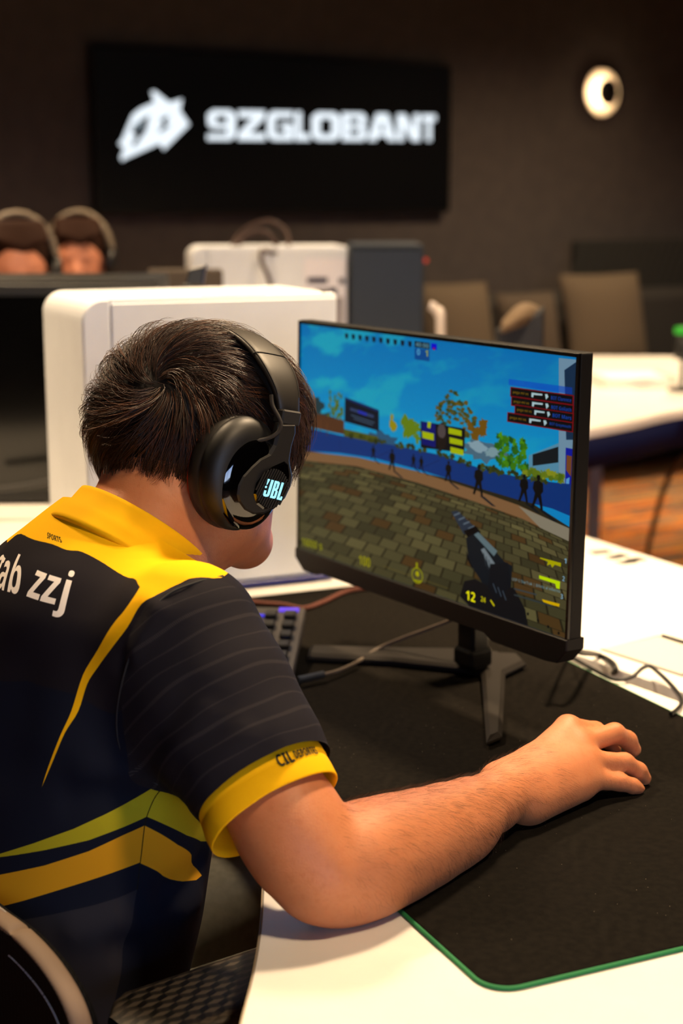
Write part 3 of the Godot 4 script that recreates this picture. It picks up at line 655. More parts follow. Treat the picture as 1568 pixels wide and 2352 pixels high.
func build_mouse() -> void:
	var ahead := (Vector3(0.2853, 0.7753, -1.4952) - Vector3(0.1692, 0.7723, -1.4181))
	ahead.y = 0
	ahead = ahead.normalized()
	var side := ahead.cross(Vector3.UP).normalized()
	var at := Vector3(0.2630, 0.7445, -1.5249) - side * 0.030 - ahead * 0.012
	at.y = DESK + 0.0045
	var o := thing("computer_mouse", "black computer mouse under the player's right hand", "mouse", at, Basis(side, Vector3.UP, -ahead))
	var rings := []
	for i in 15:
		var t := i / 14.0
		var z := lerpf(0.056, -0.056, t)
		var r := pow(maxf(0.0, 1.0 - pow(absf(t * 2 - 1), 2.6)), 0.5)
		var ring := PackedVector3Array()
		for k in 24:
			var a := TAU * k / 24.0
			var y := sin(a)
			ring.append(Vector3(cos(a) * 0.028 * (0.25 + 0.75 * r) * (0.92 + 0.08 * cos(t * TAU)), maxf(0.0, 0.006 + (0.026 * (0.35 + 0.65 * sin(PI * minf(1.0, t * 0.62 + 0.16)))) * y * r) if y > 0 else 0.0, z))
		rings.append(ring)
	part("shell", done(loft(rings)), mat(Color(0.02, 0.02, 0.022), 0.5), o)
	part("scroll_wheel", done(lathe(PackedVector2Array([Vector2(0, -0.0035), Vector2(0.009, -0.0035), Vector2(0.010, -0.002), Vector2(0.010, 0.002), Vector2(0.009, 0.0035), Vector2(0, 0.0035)]), 20, Transform3D(Basis(Vector3(0, 0, 1), PI / 2), Vector3(0, 0.022, -0.032)))), mat(Color(0.05, 0.05, 0.05), 0.6), o)


# ---------------------------------------------------------------- computer cases on the tables
func tower(label: String, at: Vector3, right: Vector3, size: Vector3, white: Material, group: String) -> Node3D:
	var out := right.cross(Vector3.UP).normalized()
	var o := thing("computer_tower", label, "computer", at, Basis(right, Vector3.UP, out), group)
	var w := size.x
	var h := size.y
	var d := size.z
	# silhouette with a round upper left corner; front block and side panel meet in a thin joint
	var r := 0.032
	var edge := PackedVector2Array([Vector2(0.042, 0.012), Vector2(0.042, h)])
	for i in 9:
		edge.append(Vector2(r, h - r) + Vector2.from_angle(PI / 2 + PI / 2 * i / 8.0) * r)
	for i in 5:
		edge.append(Vector2(0.012, 0.024) + Vector2.from_angle(PI + PI / 2 * i / 4.0) * 0.012)
	part("front_block", plate_mesh(edge, -d, 0.0, 0.003), white, o)
	part("case", plate_mesh(PackedVector2Array([Vector2(0.0428, 0.012), Vector2(w, 0.012), Vector2(w, h - 0.004), Vector2(w - 0.004, h), Vector2(0.0428, h)]), -d, -0.0035, 0.002), white, o)
	part("side_panel", plate_mesh(PackedVector2Array([Vector2(0.0436, 0.016), Vector2(w - 0.002, 0.016), Vector2(w - 0.002, h - 0.007), Vector2(0.0436, h - 0.007)]), -0.0035, 0.0, 0.0012), white, o)
	for x in [0.06, w - 0.06]:
		part("foot", block_mesh(Vector3(0.03, 0.006, d / 2 - 0.01), 0.002, Vector3(x, 0.006, -d / 2)), mat(Color(0.03, 0.03, 0.04), 0.6), o)
	return o


func build_towers() -> void:
	var white := triplanar(mat(Color(1, 1, 1), 0.42, 0.0, 0.45), 4.0)
	white.albedo_texture = noise_tex(0.01, 15, [Color(0.84, 0.86, 0.89), Color(0.865, 0.885, 0.915)])
	var dir := Vector3(0.9121, 0, -0.4099)
	var t1 := tower("white computer tower standing on the table behind the player's head", Vector3(-0.006, DESK + 0.0, -2.403) - dir * 0.398, dir, Vector3(0.398, 0.449, 0.235), white, "")
	part("base_strip", block_mesh(Vector3(0.19, 0.004, 0.003), 0.001, Vector3(0.2, 0.008, 0.0)), mat(Color(0.03, 0.08, 0.42), 0.4), t1)
	for k in 9:
		part("top_vent", block_mesh(Vector3(0.006, 0.0008, 0.004), 0.0003, Vector3(0.19 + k * 0.011, 0.4495, -0.012)), mat(Color(0.72, 0.70, 0.66), 0.6), t1)
	part("power_button", done(lathe(PackedVector2Array([Vector2(0, 0), Vector2(0.006, 0), Vector2(0.006, 0.003), Vector2(0, 0.003)]), 16, Transform3D(Basis.IDENTITY, Vector3(0.385, 0.449, -0.02)))), mat(Color(0.03, 0.03, 0.03), 0.5), t1)
	# aerial standing on the tower's top
	var a := thing("wifi_aerial", "small black paddle aerial standing on the near white tower", "aerial", Vector3(-0.2507, 1.1848, -2.5716) + Vector3(0, 0.003, 0))
	part("foot", block_mesh(Vector3(0.008, 0.006, 0.012), 0.002, Vector3(0.0, 0.0, 0.0)), mat(Color(0.02, 0.02, 0.02), 0.5), a)
	part("paddle", plate_mesh(PackedVector2Array([Vector2(-0.002, 0.004), Vector2(0.024, 0.004), Vector2(0.030, 0.036), Vector2(0.004, 0.030)]), -0.008, 0.008, 0.002), mat(Color(0.03, 0.035, 0.055), 0.4), a)
	part("paddle_side", plate_mesh(PackedVector2Array([Vector2(0.0235, 0.005), Vector2(0.0265, 0.005), Vector2(0.0325, 0.0365), Vector2(0.0295, 0.0365)]), -0.0085, 0.0085, 0.001), mat(Color(0.02, 0.06, 0.20), 0.4), a)
	# the second white tower, farther back
	var dir2 := Vector3(0.985, 0, -0.17)
	var at2 := Vector3(-0.4013, 1.1824, -4.2539)
	at2.y = DESK
	var t2 := tower("white computer tower farther back with ports panel and looped brown cable", at2, dir2, Vector3(0.425, 0.462, 0.22), white, "")
	var plate := part("ports_panel", block_mesh(Vector3(0.058, 0.17, 0.002), 0.001, Vector3(0.362, 0.26, 0.002)), mat(Color(0.88, 0.87, 0.90), 0.45), t2)
	for q in [[-0.022, 0.11, 0.028, 0.008], [-0.012, 0.075, 0.018, 0.012], [0.02, 0.08, 0.012, 0.01], [0.045, 0.108, 0.008, 0.008]]:
		part("port", block_mesh(Vector3(q[2], q[3], 0.003), 0.001, Vector3(0.362 + q[0], 0.26 + q[1], 0.004)), mat(Color(0.14, 0.12, 0.22), 0.5), plate)
	part("vent_strip", block_mesh(Vector3(0.03, 0.085, 0.003), 0.001, Vector3(0.362 + 0.02, 0.26 - 0.02, 0.004)), mat(Color(0.56, 0.54, 0.56), 0.6), plate)
	var cab := thing("headphone_cable", "dark brown cable looped over the farther white tower", "cable")
	part("wire", tube_mesh([Vector3(-0.3029, 1.1861, -4.3158), Vector3(-0.2855, 1.2246, -4.3643), Vector3(-0.2496, 1.2539, -4.3701), Vector3(-0.1959, 1.2679, -4.3730), Vector3(-0.1541, 1.2422, -4.3678), Vector3(-0.1450, 1.2018, -4.3393), Vector3(-0.1700, 1.1853, -4.3054), Vector3(-0.2053, 1.1916, -4.2557), Vector3(-0.2126, 1.1884, -4.2142), Vector3(-0.2087, 1.1605, -4.1985), Vector3(-0.1937, 1.1265, -4.1917), Vector3(-0.1844, 1.0892, -4.1842)], 0.006, 8, 8), mat(Color(0.22, 0.12, 0.08), 0.7), cab)
	part("coil", tube_mesh([Vector3(-0.2894, 1.1869, -4.3261), Vector3(-0.2663, 1.2251, -4.3440), Vector3(-0.2306, 1.2402, -4.3470), Vector3(-0.1950, 1.2309, -4.3451), Vector3(-0.1712, 1.1901, -4.3370)], 0.007, 8, 8), mat(Color(0.20, 0.10, 0.07), 0.7), cab)


# ---------------------------------------------------------------- what stands farther back
func slab_monitor(called: String, label: String, mid_top: Vector3, right: Vector3, w: float, h: float, thick: float, shell: Material, top: float) -> Node3D:
	var out := right.cross(Vector3.UP).normalized()
	var base := Vector3(mid_top.x, top, mid_top.z)
	var o := thing(called, label, "monitor", base, Basis(right, Vector3.UP, out))
	var y := mid_top.y - top
	part("back_shell", block_mesh(Vector3(w / 2, h / 2, thick / 2), 0.006, Vector3(0, y - h / 2, -thick / 2)), shell, o)
	part("screen", block_mesh(Vector3(w / 2 - 0.006, h / 2 - 0.006, 0.002), 0.0005, Vector3(0, y - h / 2, -thick - 0.001)), mat(Color(0.02, 0.03, 0.05), 0.2), o)
	part("pole", block_mesh(Vector3(0.03, (y - h * 0.5) / 2, 0.02), 0.004, Vector3(0, (y - h * 0.5) / 2 + 0.004, 0.03)), shell, o)
	part("stand_base", block_mesh(Vector3(0.11, 0.005, 0.09), 0.003, Vector3(0, 0.005, 0.01)), shell, o)
	return o


func build_background() -> void:
	var taupe := mat(Color(0.27, 0.23, 0.19), 0.7)
	var coal := mat(Color(0.035, 0.035, 0.037), 0.45)
	# black case at the left, its lid catching the light
	var bt := thing("computer_tower", "large black computer tower in front of the two seated players", "computer", Vector3(-0.7972, 0.7400, -3.0154), Basis(Vector3.UP, 0.03))
	part("case", block_mesh(Vector3(0.222, 0.213, 0.15), 0.004, Vector3(0.222, 0.217, -0.15)), coal, bt)
	part("side_glass", block_mesh(Vector3(0.205, 0.19, 0.002), 0.001, Vector3(0.222, 0.217, 0.002)), mat(Color(0.012, 0.012, 0.014), 0.12), bt)
	part("lid", block_mesh(Vector3(0.220, 0.003, 0.148), 0.001, Vector3(0.222, 0.433, -0.15)), coal, bt)
	for x in [0.05, 0.39]:
		part("foot", block_mesh(Vector3(0.03, 0.003, 0.12), 0.001, Vector3(x, 0.003, -0.15)), coal, bt)
	var lead := thing("loose_cable", "dark cable lying before the black computer tower", "cable")
	part("wire", tube_mesh([Vector3(-0.6799, 0.7968, -2.8508), Vector3(-0.6235, 0.8032, -2.8521), Vector3(-0.5832, 0.8079, -2.8530), Vector3(-0.5349, 0.8174, -2.8549), Vector3(-0.4704, 0.8253, -2.8565), Vector3(-0.4494, 0.8234, -2.8765)], 0.006, 8, 6), mat(Color(0.09, 0.085, 0.08), 0.6), lead)
	slab_monitor("monitor", "taupe monitor back between the black and the white towers", Vector3(-0.3939, 1.1546, -3.9933), Vector3(0.99, 0, -0.1).normalized(), 0.19, 0.22, 0.04, taupe, DESK)
	# dark blue case beside the second white tower
	var nt := thing("computer_tower", "dark blue grey computer tower with a red light on its edge", "computer", Vector3(Vector3(0.0236, 1.0464, -4.2776).x, DESK, Vector3(0.0236, 1.0464, -4.2776).z), Basis(Vector3.UP, 0.02))
	var blue := mat(Color(0.085, 0.125, 0.175), 0.5)
	part("case", block_mesh(Vector3(0.100, 0.228, 0.18), 0.006, Vector3(0.100, 0.232, -0.18)), blue, nt)
	part("lid", block_mesh(Vector3(0.098, 0.003, 0.178), 0.001, Vector3(0.100, 0.463, -0.18)), blue, nt)
	part("power_light", done(lathe(PackedVector2Array([Vector2(0, -0.007), Vector2(0.005, -0.005), Vector2(0.007, 0), Vector2(0.005, 0.005), Vector2(0, 0.007)]), 12, Transform3D(Basis.IDENTITY, Vector3(0.204, 0.425, -0.01)))), glow(Color(1.0, 0.18, 0.08), 0.9), nt)
	part("foot", block_mesh(Vector3(0.09, 0.003, 0.16), 0.001, Vector3(0.1, 0.003, -0.18)), coal, nt)
	build_far_desk()
	build_lounge()
	seated_player("person seated behind the black tower, brown fringe, taupe headset, forehead showing", "taupe headset on the seated player whose forehead shows", Vector3(-0.8180, 1.1525, -4.9618), 0.05)
	seated_player("person seated at the far table, only brown hair showing below a headset", "taupe headset on the seated player with only hair showing", Vector3(-0.8554, 1.1548, -4.1973), 0.25)
	# table carrying the farther computers
	var t := thing("side_table", "white table carrying the farther computer towers", "table")
	part("table_top", board(outline([Vector2(-0.56, -3.77), Vector2(0.25, -3.77), Vector2(0.25, -4.72), Vector2(-0.5, -4.72)]), DESK - 0.025, DESK, 0.002), laminate(), t)
	for p in [Vector2(-0.5, -3.85), Vector2(0.2, -3.85), Vector2(0.2, -4.6), Vector2(-0.45, -4.6)]:
		part("leg", block_mesh(Vector3(0.03, (DESK - 0.025) / 2, 0.03), 0.003, Vector3(p.x, (DESK - 0.025) / 2, p.y)), mat(Color(0.6, 0.6, 0.6), 0.4), t)


func build_far_desk() -> void:
	var o := thing("far_desk", "white table with navy apron standing on the orange carpet", "table")
	var front := spline2([Vector2(0.30, -3.72), Vector2(0.48, -3.88), Vector2(0.6426, -4.0501), Vector2(0.7842, -4.2051), Vector2(0.9727, -4.4369), Vector2(1.35, -4.75), Vector2(1.9, -5.2)], 6)
	var pts := front.duplicate()
	pts.append_array(PackedVector2Array([Vector2(1.9, -5.6), Vector2(1.40, -5.86), Vector2(1.2366, -5.9678), Vector2(0.9, -5.97), Vector2(0.5, -5.6), Vector2(0.30, -4.4)]))
	part("table_top", board(pts, DESK - 0.025, DESK, 0.002), laminate(), o)
	var rings := []
	for p in front:
		var ring := PackedVector3Array()
		for e in [[0.0, -0.108], [0.012, -0.108], [0.012, -0.026], [0.0, -0.026]]:
			ring.append(Vector3(p.x + e[0] * 0.7 + 0.008, DESK + e[1], p.y - e[0] * 0.7 - 0.008))
		rings.append(ring)
	part("apron", done(loft(rings)), mat(Color(0.04, 0.06, 0.20), 0.7, 0.0, 0.2), o)
	for p in [Vector2(0.37, -4.2), Vector2(1.75, -5.35), Vector2(0.95, -5.8), Vector2(1.85, -5.5)]:
		part("leg", block_mesh(Vector3(0.025, (DESK - 0.025) / 2, 0.025), 0.003, Vector3(p.x, (DESK - 0.025) / 2, p.y)), mat(Color(0.5, 0.48, 0.46), 0.4), o)
	var cable := thing("hanging_cable", "brown cable hanging from the far table to the carpet", "cable")
	part("wire", tube_mesh([Vector3(1.0327, 0.5747, -4.6421), Vector3(1.0147, 0.5129, -4.7317), Vector3(1.0148, 0.4199, -4.8660), Vector3(1.0214, 0.3090, -4.9968), Vector3(1.0423, 0.1968, -5.1783), Vector3(1.0725, 0.1016, -5.3632), Vector3(1.1204, 0.0120, -5.6464), Vector3(1.0660, 0.0120, -5.4414)], 0.009, 8, 6), mat(Color(0.22, 0.14, 0.07), 0.7), cable)
	var tray := thing("paper_tray", "low white paper tray on the far table", "tray", Vector3(0.9446, 0.7400, -4.9372), Basis(Vector3.UP, 0.12))
	part("tray_base", block_mesh(Vector3(0.115, 0.004, 0.11), 0.002, Vector3(0, 0.004, -0.11)), laminate(), tray)
	part("paper_stack", block_mesh(Vector3(0.10, 0.012, 0.095), 0.002, Vector3(0, 0.020, -0.11)), mat(Color(0.92, 0.91, 0.89), 0.8), tray)
	for s in [-1, 1]:
		part("tray_side", block_mesh(Vector3(0.003, 0.018, 0.11), 0.001, Vector3(s * 0.118, 0.018, -0.11)), laminate(), tray)
	var mic := thing("desk_microphone", "black desk microphone with a green light ring on the far table", "microphone", Vector3(1.0622, 0.7400, -4.8687))
	var black := mat(Color(0.03, 0.03, 0.03), 0.5)
	part("foot", done(lathe(PackedVector2Array([Vector2(0, 0), Vector2(0.045, 0), Vector2(0.045, 0.008), Vector2(0.02, 0.014), Vector2(0, 0.014)]), 24)), black, mic)
	part("stem", done(lathe(PackedVector2Array([Vector2(0, 0.01), Vector2(0.008, 0.01), Vector2(0.008, 0.11), Vector2(0, 0.11)]), 16)), black, mic)
	part("body", done(lathe(PackedVector2Array([Vector2(0, 0.10), Vector2(0.026, 0.10), Vector2(0.028, 0.105), Vector2(0.028, 0.178), Vector2(0, 0.178)]), 24)), black, mic)
	part("light_ring", done(lathe(PackedVector2Array([Vector2(0, 0.178), Vector2(0.030, 0.179), Vector2(0.031, 0.19), Vector2(0.029, 0.198), Vector2(0, 0.2)]), 24)), glow(Color(0.03, 0.85, 0.12), 1.1), mic)


func cushion(label: String, at: Vector3, w: float, h: float, lean: float, m: Material) -> void:
	var rings := []
	for i in 13:
		var t := lerpf(-1.0, 1.0, i / 12.0)
		var ring := PackedVector3Array()
		for k in 24:
			var a := TAU * k / 24.0
			var ca := cos(a)
			var sa := sin(a)
			var x := signf(ca) * pow(absf(ca), 0.35) * (1.0 - 0.05 * cos(t * PI / 2))
			var prof := pow(maxf(0.0, 1.0 - pow(absf(t), 3.0)), 0.6)
			ring.append(Vector3(x * w / 2, h / 2 + t * h / 2 * (1.0 - 0.08 * (1.0 - x * x)), sa * (0.012 + 0.085 * prof) * (1.0 - 0.55 * x * x)))
		rings.append(ring)
	var o := thing("cushion", label, "cushion", at, room_turn * Basis(Vector3.RIGHT, lean))
	part("cover", done(loft(rings)), m, o)


func build_lounge() -> void:
	var grey := mat(Color(0.18, 0.165, 0.15), 0.9)
	var dark := mat(Color(0.13, 0.12, 0.115), 0.9)
	var seat_at := Vector3(1.0260, 0.6158, -7.6079)
	var s0 := seat_at.dot(WALL_RIGHT)
	var o := thing("sofa", "dark grey sofa along the back wall", "sofa", in_room(s0 - 0.2, 0.0, 0.62), room_turn)
	part("seat", block_mesh(Vector3(1.7, 0.10, 0.36), 0.04, Vector3(0.3, 0.36, 0.0)), grey, o)
	for sx in [-1.2, 1.8]:
		for sz in [-0.3, 0.3]:
			part("leg", block_mesh(Vector3(0.025, 0.13, 0.025), 0.004, Vector3(sx, 0.13, sz)), dark, o)
	part("backrest", block_mesh(Vector3(1.7, 0.25, 0.10), 0.05, Vector3(0.3, 0.62, -0.36)), dark, o)
	part("armrest", block_mesh(Vector3(0.10, 0.17, 0.40), 0.04, Vector3(-1.5, 0.43, 0.0)), dark, o)
	var khaki := mat(Color(0.30, 0.255, 0.20), 0.95)
	var brown := mat(Color(0.25, 0.21, 0.17), 0.95)
	var y := 0.46
	for c in [["taupe cushion on the sofa beside the dark blue tower", 1065, 7.05, 0.42, 0.50, khaki], ["brown cushion between two taupe ones on the sofa", 1230, 7.35, 0.36, 0.44, brown], ["large taupe cushion under the ribbed dark throw", 1405, 7.5, 0.52, 0.52, khaki]]:
		var p := in_room((Vector3(0.5464, 0.8629, -7.0455)).dot(WALL_RIGHT), 0, 0)
		var r := Vector3((c[1] - 784.0) / 3600.0, 0, -1.0)
		# where the line of sight over the sofa meets the plane of the cushions
		var t: float = (WALL_AT + 0.62) / r.dot(WALL_OUT)
		cushion(c[0], Vector3(r.x * t, y, r.z * t), c[3], c[4], -0.22, c[5])
	# dark throw with slanting ribs hung over the sofa back
	var thr := thing("ribbed_throw", "dark ribbed throw hanging over the back of the sofa", "throw", in_room(Vector3(1.5198, 0.9097, -8.4220).dot(WALL_RIGHT), 0.86, 0.24), room_turn)
	part("cloth", block_mesh(Vector3(0.62, 0.13, 0.02), 0.01, Vector3(0.12, 0.13, 0)), mat(Color(0.05, 0.047, 0.045), 0.95), thr)
	for k in 22:
		part("rib", block_mesh(Vector3(0.012, 0.14, 0.012), 0.005, Vector3(-0.5 + k * 0.055, 0.13, 0.022), Basis(Vector3(0, 0, 1), -0.45)), mat(Color(0.075, 0.07, 0.065), 0.95), thr)
	# an empty office chair: curved head rest and a white arm
	var ch := thing("office_chair", "empty office chair with tan curved backrest top behind the monitor", "chair", Vector3(0.3553, 1.0683, -3.1601))
	var tan_ := mat(Color(0.36, 0.29, 0.21), 0.8)
	var rings := []
	for i in 17:
		var t := i / 16.0
		var p := (Vector3(0.3220, 1.0752, -3.1615)).lerp(Vector3(0.4144, 1.0937, -3.2672), t) - ch.position
		var bend := sin(t * PI)
		var ring := PackedVector3Array()
		for k in 16:
			var a := TAU * k / 16.0
			ring.append(p + Vector3(0, 0.012 * bend, 0.0) + Vector3(0.0, sin(a) * (0.012 + 0.012 * bend), cos(a) * (0.03 + 0.03 * bend)))
		rings.append(ring)
	part("backrest_top", done(loft(rings)), tan_, ch)
	part("backrest", plate_mesh(PackedVector2Array([Vector2(-0.04, -0.4), Vector2(0.055, -0.4), Vector2(0.055, 0.045), Vector2(0.03, 0.03), Vector2(-0.04, 0.0)]), -0.06, -0.02, 0.006), mat(Color(0.03, 0.04, 0.08), 0.7), ch)
	part("seat", block_mesh(Vector3(0.2, 0.035, 0.2), 0.02, Vector3(0.2, -0.62, 0.0)), mat(Color(0.05, 0.05, 0.06), 0.8), ch)
	part("column", block_mesh(Vector3(0.02, 0.17, 0.02), 0.004, Vector3(0.2, -0.82, 0.0)), mat(Color(0.1, 0.1, 0.1), 0.4), ch)
	for k in 5:
		var d := Basis(Vector3.UP, TAU * k / 5.0) * Vector3(0.12, 0, 0)
		part("foot", block_mesh(Vector3(0.13, 0.015, 0.015), 0.004, Vector3(0.2, -1.08, 0.0) + d, Basis(Vector3.UP, TAU * k / 5.0)), mat(Color(0.1, 0.1, 0.1), 0.4), ch)
	var wc := thing("white_chair", "white tubular chair frame beside the dark blue tower", "chair", Vector3(Vector3(0.2160, 1.0505, -3.6155).x, 0, Vector3(0.2160, 1.0505, -3.6155).z))
	var b := wc.position
	part("back_tube", tube_mesh([Vector3(0.2020, 1.0878, -3.6230) - b, Vector3(0.2120, 1.0839, -3.6222) - b, Vector3(0.2220, 1.0682, -3.6191) - b, Vector3(0.2280, 1.0211, -3.6096) - b, Vector3(0.02, 0.5, 0.0), Vector3(0.02, 0.02, 0.02)], 0.011, 10, 6), mat(Color(0.72, 0.68, 0.66), 0.35), wc)
	part("seat", block_mesh(Vector3(0.18, 0.02, 0.18), 0.01, Vector3(0.12, 0.46, 0.0)), mat(Color(0.2, 0.2, 0.22), 0.6), wc)
	part("front_tube", tube_mesh([Vector3(0.27, 0.45, 0.0), Vector3(0.28, 0.2, 0.01), Vector3(0.28, 0.02, 0.02)], 0.011, 10, 4), mat(Color(0.72, 0.68, 0.66), 0.35), wc)


func seated_player(label: String, gear: String, at: Vector3, turn: float) -> void:
	# at: middle of the head; the person faces the camera
	var o := thing("person", label, "person", Vector3(at.x, 0, at.z), Basis(Vector3.UP, turn))
	var h := at.y
	var f := Field.new()
	f.egg(Vector3(0, h, 0), Basis.IDENTITY, Vector3(0.074, 0.105, 0.092), 0.02)
	f.egg(Vector3(0, h - 0.07, 0.03), Basis.IDENTITY, Vector3(0.055, 0.06, 0.06), 0.03)
	f.bone(Vector3(0, h - 0.02, 0.09), Vector3(0, h - 0.05, 0.104), 0.009, 0.013, 0.012)
	for s in [-1.0, 1.0]:
		f.egg(Vector3(s * 0.077, h - 0.025, -0.005), Basis.IDENTITY, Vector3(0.012, 0.03, 0.02), 0.008)
		f.egg(Vector3(s * 0.03, h + 0.002, 0.082), Basis.IDENTITY, Vector3(0.018, 0.006, 0.01), 0.01)
	f.bone(Vector3(-0.02, h - 0.082, 0.086), Vector3(0.02, h - 0.082, 0.086), 0.005, 0.005, 0.008)
	f.bone(Vector3(0, h - 0.08, -0.01), Vector3(0, h - 0.22, -0.03), 0.055, 0.06, 0.03)
	f.bone(Vector3(-0.15, h - 0.27, -0.04), Vector3(0.15, h - 0.27, -0.04), 0.05, 0.05, 0.05)
	f.bone(Vector3(0, h - 0.3, -0.04), Vector3(0, h - 0.6, -0.05), 0.12, 0.11, 0.06)
	for s in [-1.0, 1.0]:
		f.chain([Vector3(s * 0.18, h - 0.28, -0.04), Vector3(s * 0.22, h - 0.48, 0.02), Vector3(s * 0.14, maxf(h - 0.52, DESK - 0.02) + 0.06, 0.2)], [0.048, 0.042, 0.03], 0.03)
	var r := nets(f, Vector3(-0.32, h - 0.74, -0.22), Vector3(0.32, h + 0.14, 0.30), 0.011)
	part("body", array_mesh(r[0], r[1]), skin_plain, o)
	var hf := Field.new()
	hf.egg(Vector3(0, h + 0.03, -0.018), Basis.IDENTITY, Vector3(0.084, 0.098, 0.10), 0.02)
	for k in 7:
		var a := lerpf(-1.0, 1.0, k / 6.0)
		hf.bone(Vector3(a * 0.055, h + 0.10, 0.05), Vector3(a * 0.06 + 0.01, h + 0.048 + 0.02 * absf(a), 0.088), 0.018, 0.008, 0.015)
	r = nets(hf, Vector3(-0.11, h - 0.09, -0.14), Vector3(0.11, h + 0.15, 0.12), 0.008)
	part("hair", array_mesh(r[0], r[1]), mat(Color(0.17, 0.085, 0.045), 0.7, 0.0, 0.25), o)
	var sf := Field.new()
	sf.bone(Vector3(-0.16, h - 0.27, -0.04), Vector3(0.16, h - 0.27, -0.04), 0.062, 0.062, 0.05)
	sf.bone(Vector3(0, h - 0.3, -0.04), Vector3(0, h - 0.66, -0.05), 0.14, 0.13, 0.06)
	for s in [-1.0, 1.0]:
		sf.bone(Vector3(s * 0.18, h - 0.28, -0.04), Vector3(s * 0.215, h - 0.44, 0.0), 0.06, 0.055, 0.04)
	r = nets(sf, Vector3(-0.32, h - 0.84, -0.25), Vector3(0.32, h - 0.16, 0.15), 0.012)
	part("shirt", array_mesh(r[0], r[1]), mat(Color(0.08, 0.08, 0.12), 0.8), o)
	var lf := Field.new()
	for s in [-1.0, 1.0]:
		lf.chain([Vector3(s * 0.09, h - 0.72, -0.05), Vector3(s * 0.11, h - 0.70, 0.25), Vector3(s * 0.11, 0.08, 0.27)], [0.08, 0.06, 0.045], 0.04)
	r = nets(lf, Vector3(-0.3, 0.0, -0.2), Vector3(0.3, h - 0.55, 0.4), 0.016)
	part("trousers", array_mesh(r[0], r[1]), mat(Color(0.07, 0.07, 0.08), 0.9), o)
	var g := thing("headset", gear, "headset", at, Basis(Vector3.UP, turn))
	var arc := []
	for k in 13:
		var a := lerpf(-0.12, PI + 0.12, k / 12.0)
		arc.append(Vector3(cos(a) * 0.099, sin(a) * 0.124 + 0.012, 0.0))
	var rings := []
	for i in arc.size():
		var n: Vector3 = (arc[i] - Vector3(0, 0.01, 0)).normalized()
		var ring := PackedVector3Array()
		for k in 10:
			var a := TAU * k / 10.0
			ring.append(arc[i] + n * sin(a) * 0.011 + Vector3(0, 0, cos(a) * 0.022))
		rings.append(ring)
	part("headband", done(loft(rings)), mat(Color(0.46, 0.41, 0.35), 0.6), g)
	for s in [-1.0, 1.0]:
		part("ear_cup", done(lathe(PackedVector2Array([Vector2(0, 0.0), Vector2(0.042, 0.0), Vector2(0.05, 0.012), Vector2(0.046, 0.03), Vector2(0.03, 0.036), Vector2(0, 0.036)]), 24, Transform3D(Basis(Vector3(0, 0, 1), -s * PI / 2), Vector3(s * 0.078, -0.02, 0)))), mat(Color(0.045, 0.045, 0.05), 0.4), g)


var skin_plain := mat(Color(0.80, 0.52, 0.40), 0.55)


# ---------------------------------------------------------------- the player
const FWD := Vector3(0.8, 0.0, -0.6)             # the way the player's chest faces
const RGT := Vector3(0.6, 0.0, 0.8)              # towards the player's right
const SHOULDER := Vector3(-0.1485, 0.9760, -1.2957)
const SPINE := SHOULDER - RGT * 0.185                # between the shoulder joints
const HEAD := Vector3(-0.1389, 1.1044, -1.5050)
const HEAD_R := Vector3(0.6157, 0.0000, 0.7880)
const HEAD_U := Vector3(0.1638, 0.9781, -0.1280)
const HEAD_F := Vector3(0.7708, -0.2079, -0.6022)
var player: Node3D


func body_at(r: float, y: float, f: float) -> Vector3:
	return SPINE + RGT * r + FWD * f + Vector3(0, y, 0)


func head_at(r: float, u: float, f: float) -> Vector3:
	return HEAD + HEAD_R * r + HEAD_U * u + HEAD_F * f


func build_player() -> void:
	player = thing("person", "person in yellow and navy jersey leaning at the desk, hand on mouse", "person", Vector3.ZERO)
	part("body", player_body(), skin(), player)
	build_jersey()
	build_trousers()
	build_hair()
	build_arm_hair()


func skin() -> StandardMaterial3D:
	var m := triplanar(mat(Color(1, 1, 1), 0.5, 0.0, 0.45), 9.0)
	m.albedo_texture = noise_tex(0.018, 31, [Color(0.70, 0.415, 0.255), Color(0.74, 0.465, 0.30), Color(0.755, 0.48, 0.315), Color(0.715, 0.425, 0.27)], 512, 5)
	m.normal_enabled = true
	m.normal_texture = noise_tex(0.12, 12, [], 512, 4, true, 5.0)
	m.normal_scale = 0.22
	m.subsurf_scatter_enabled = true
	m.subsurf_scatter_strength = 0.12
	return m


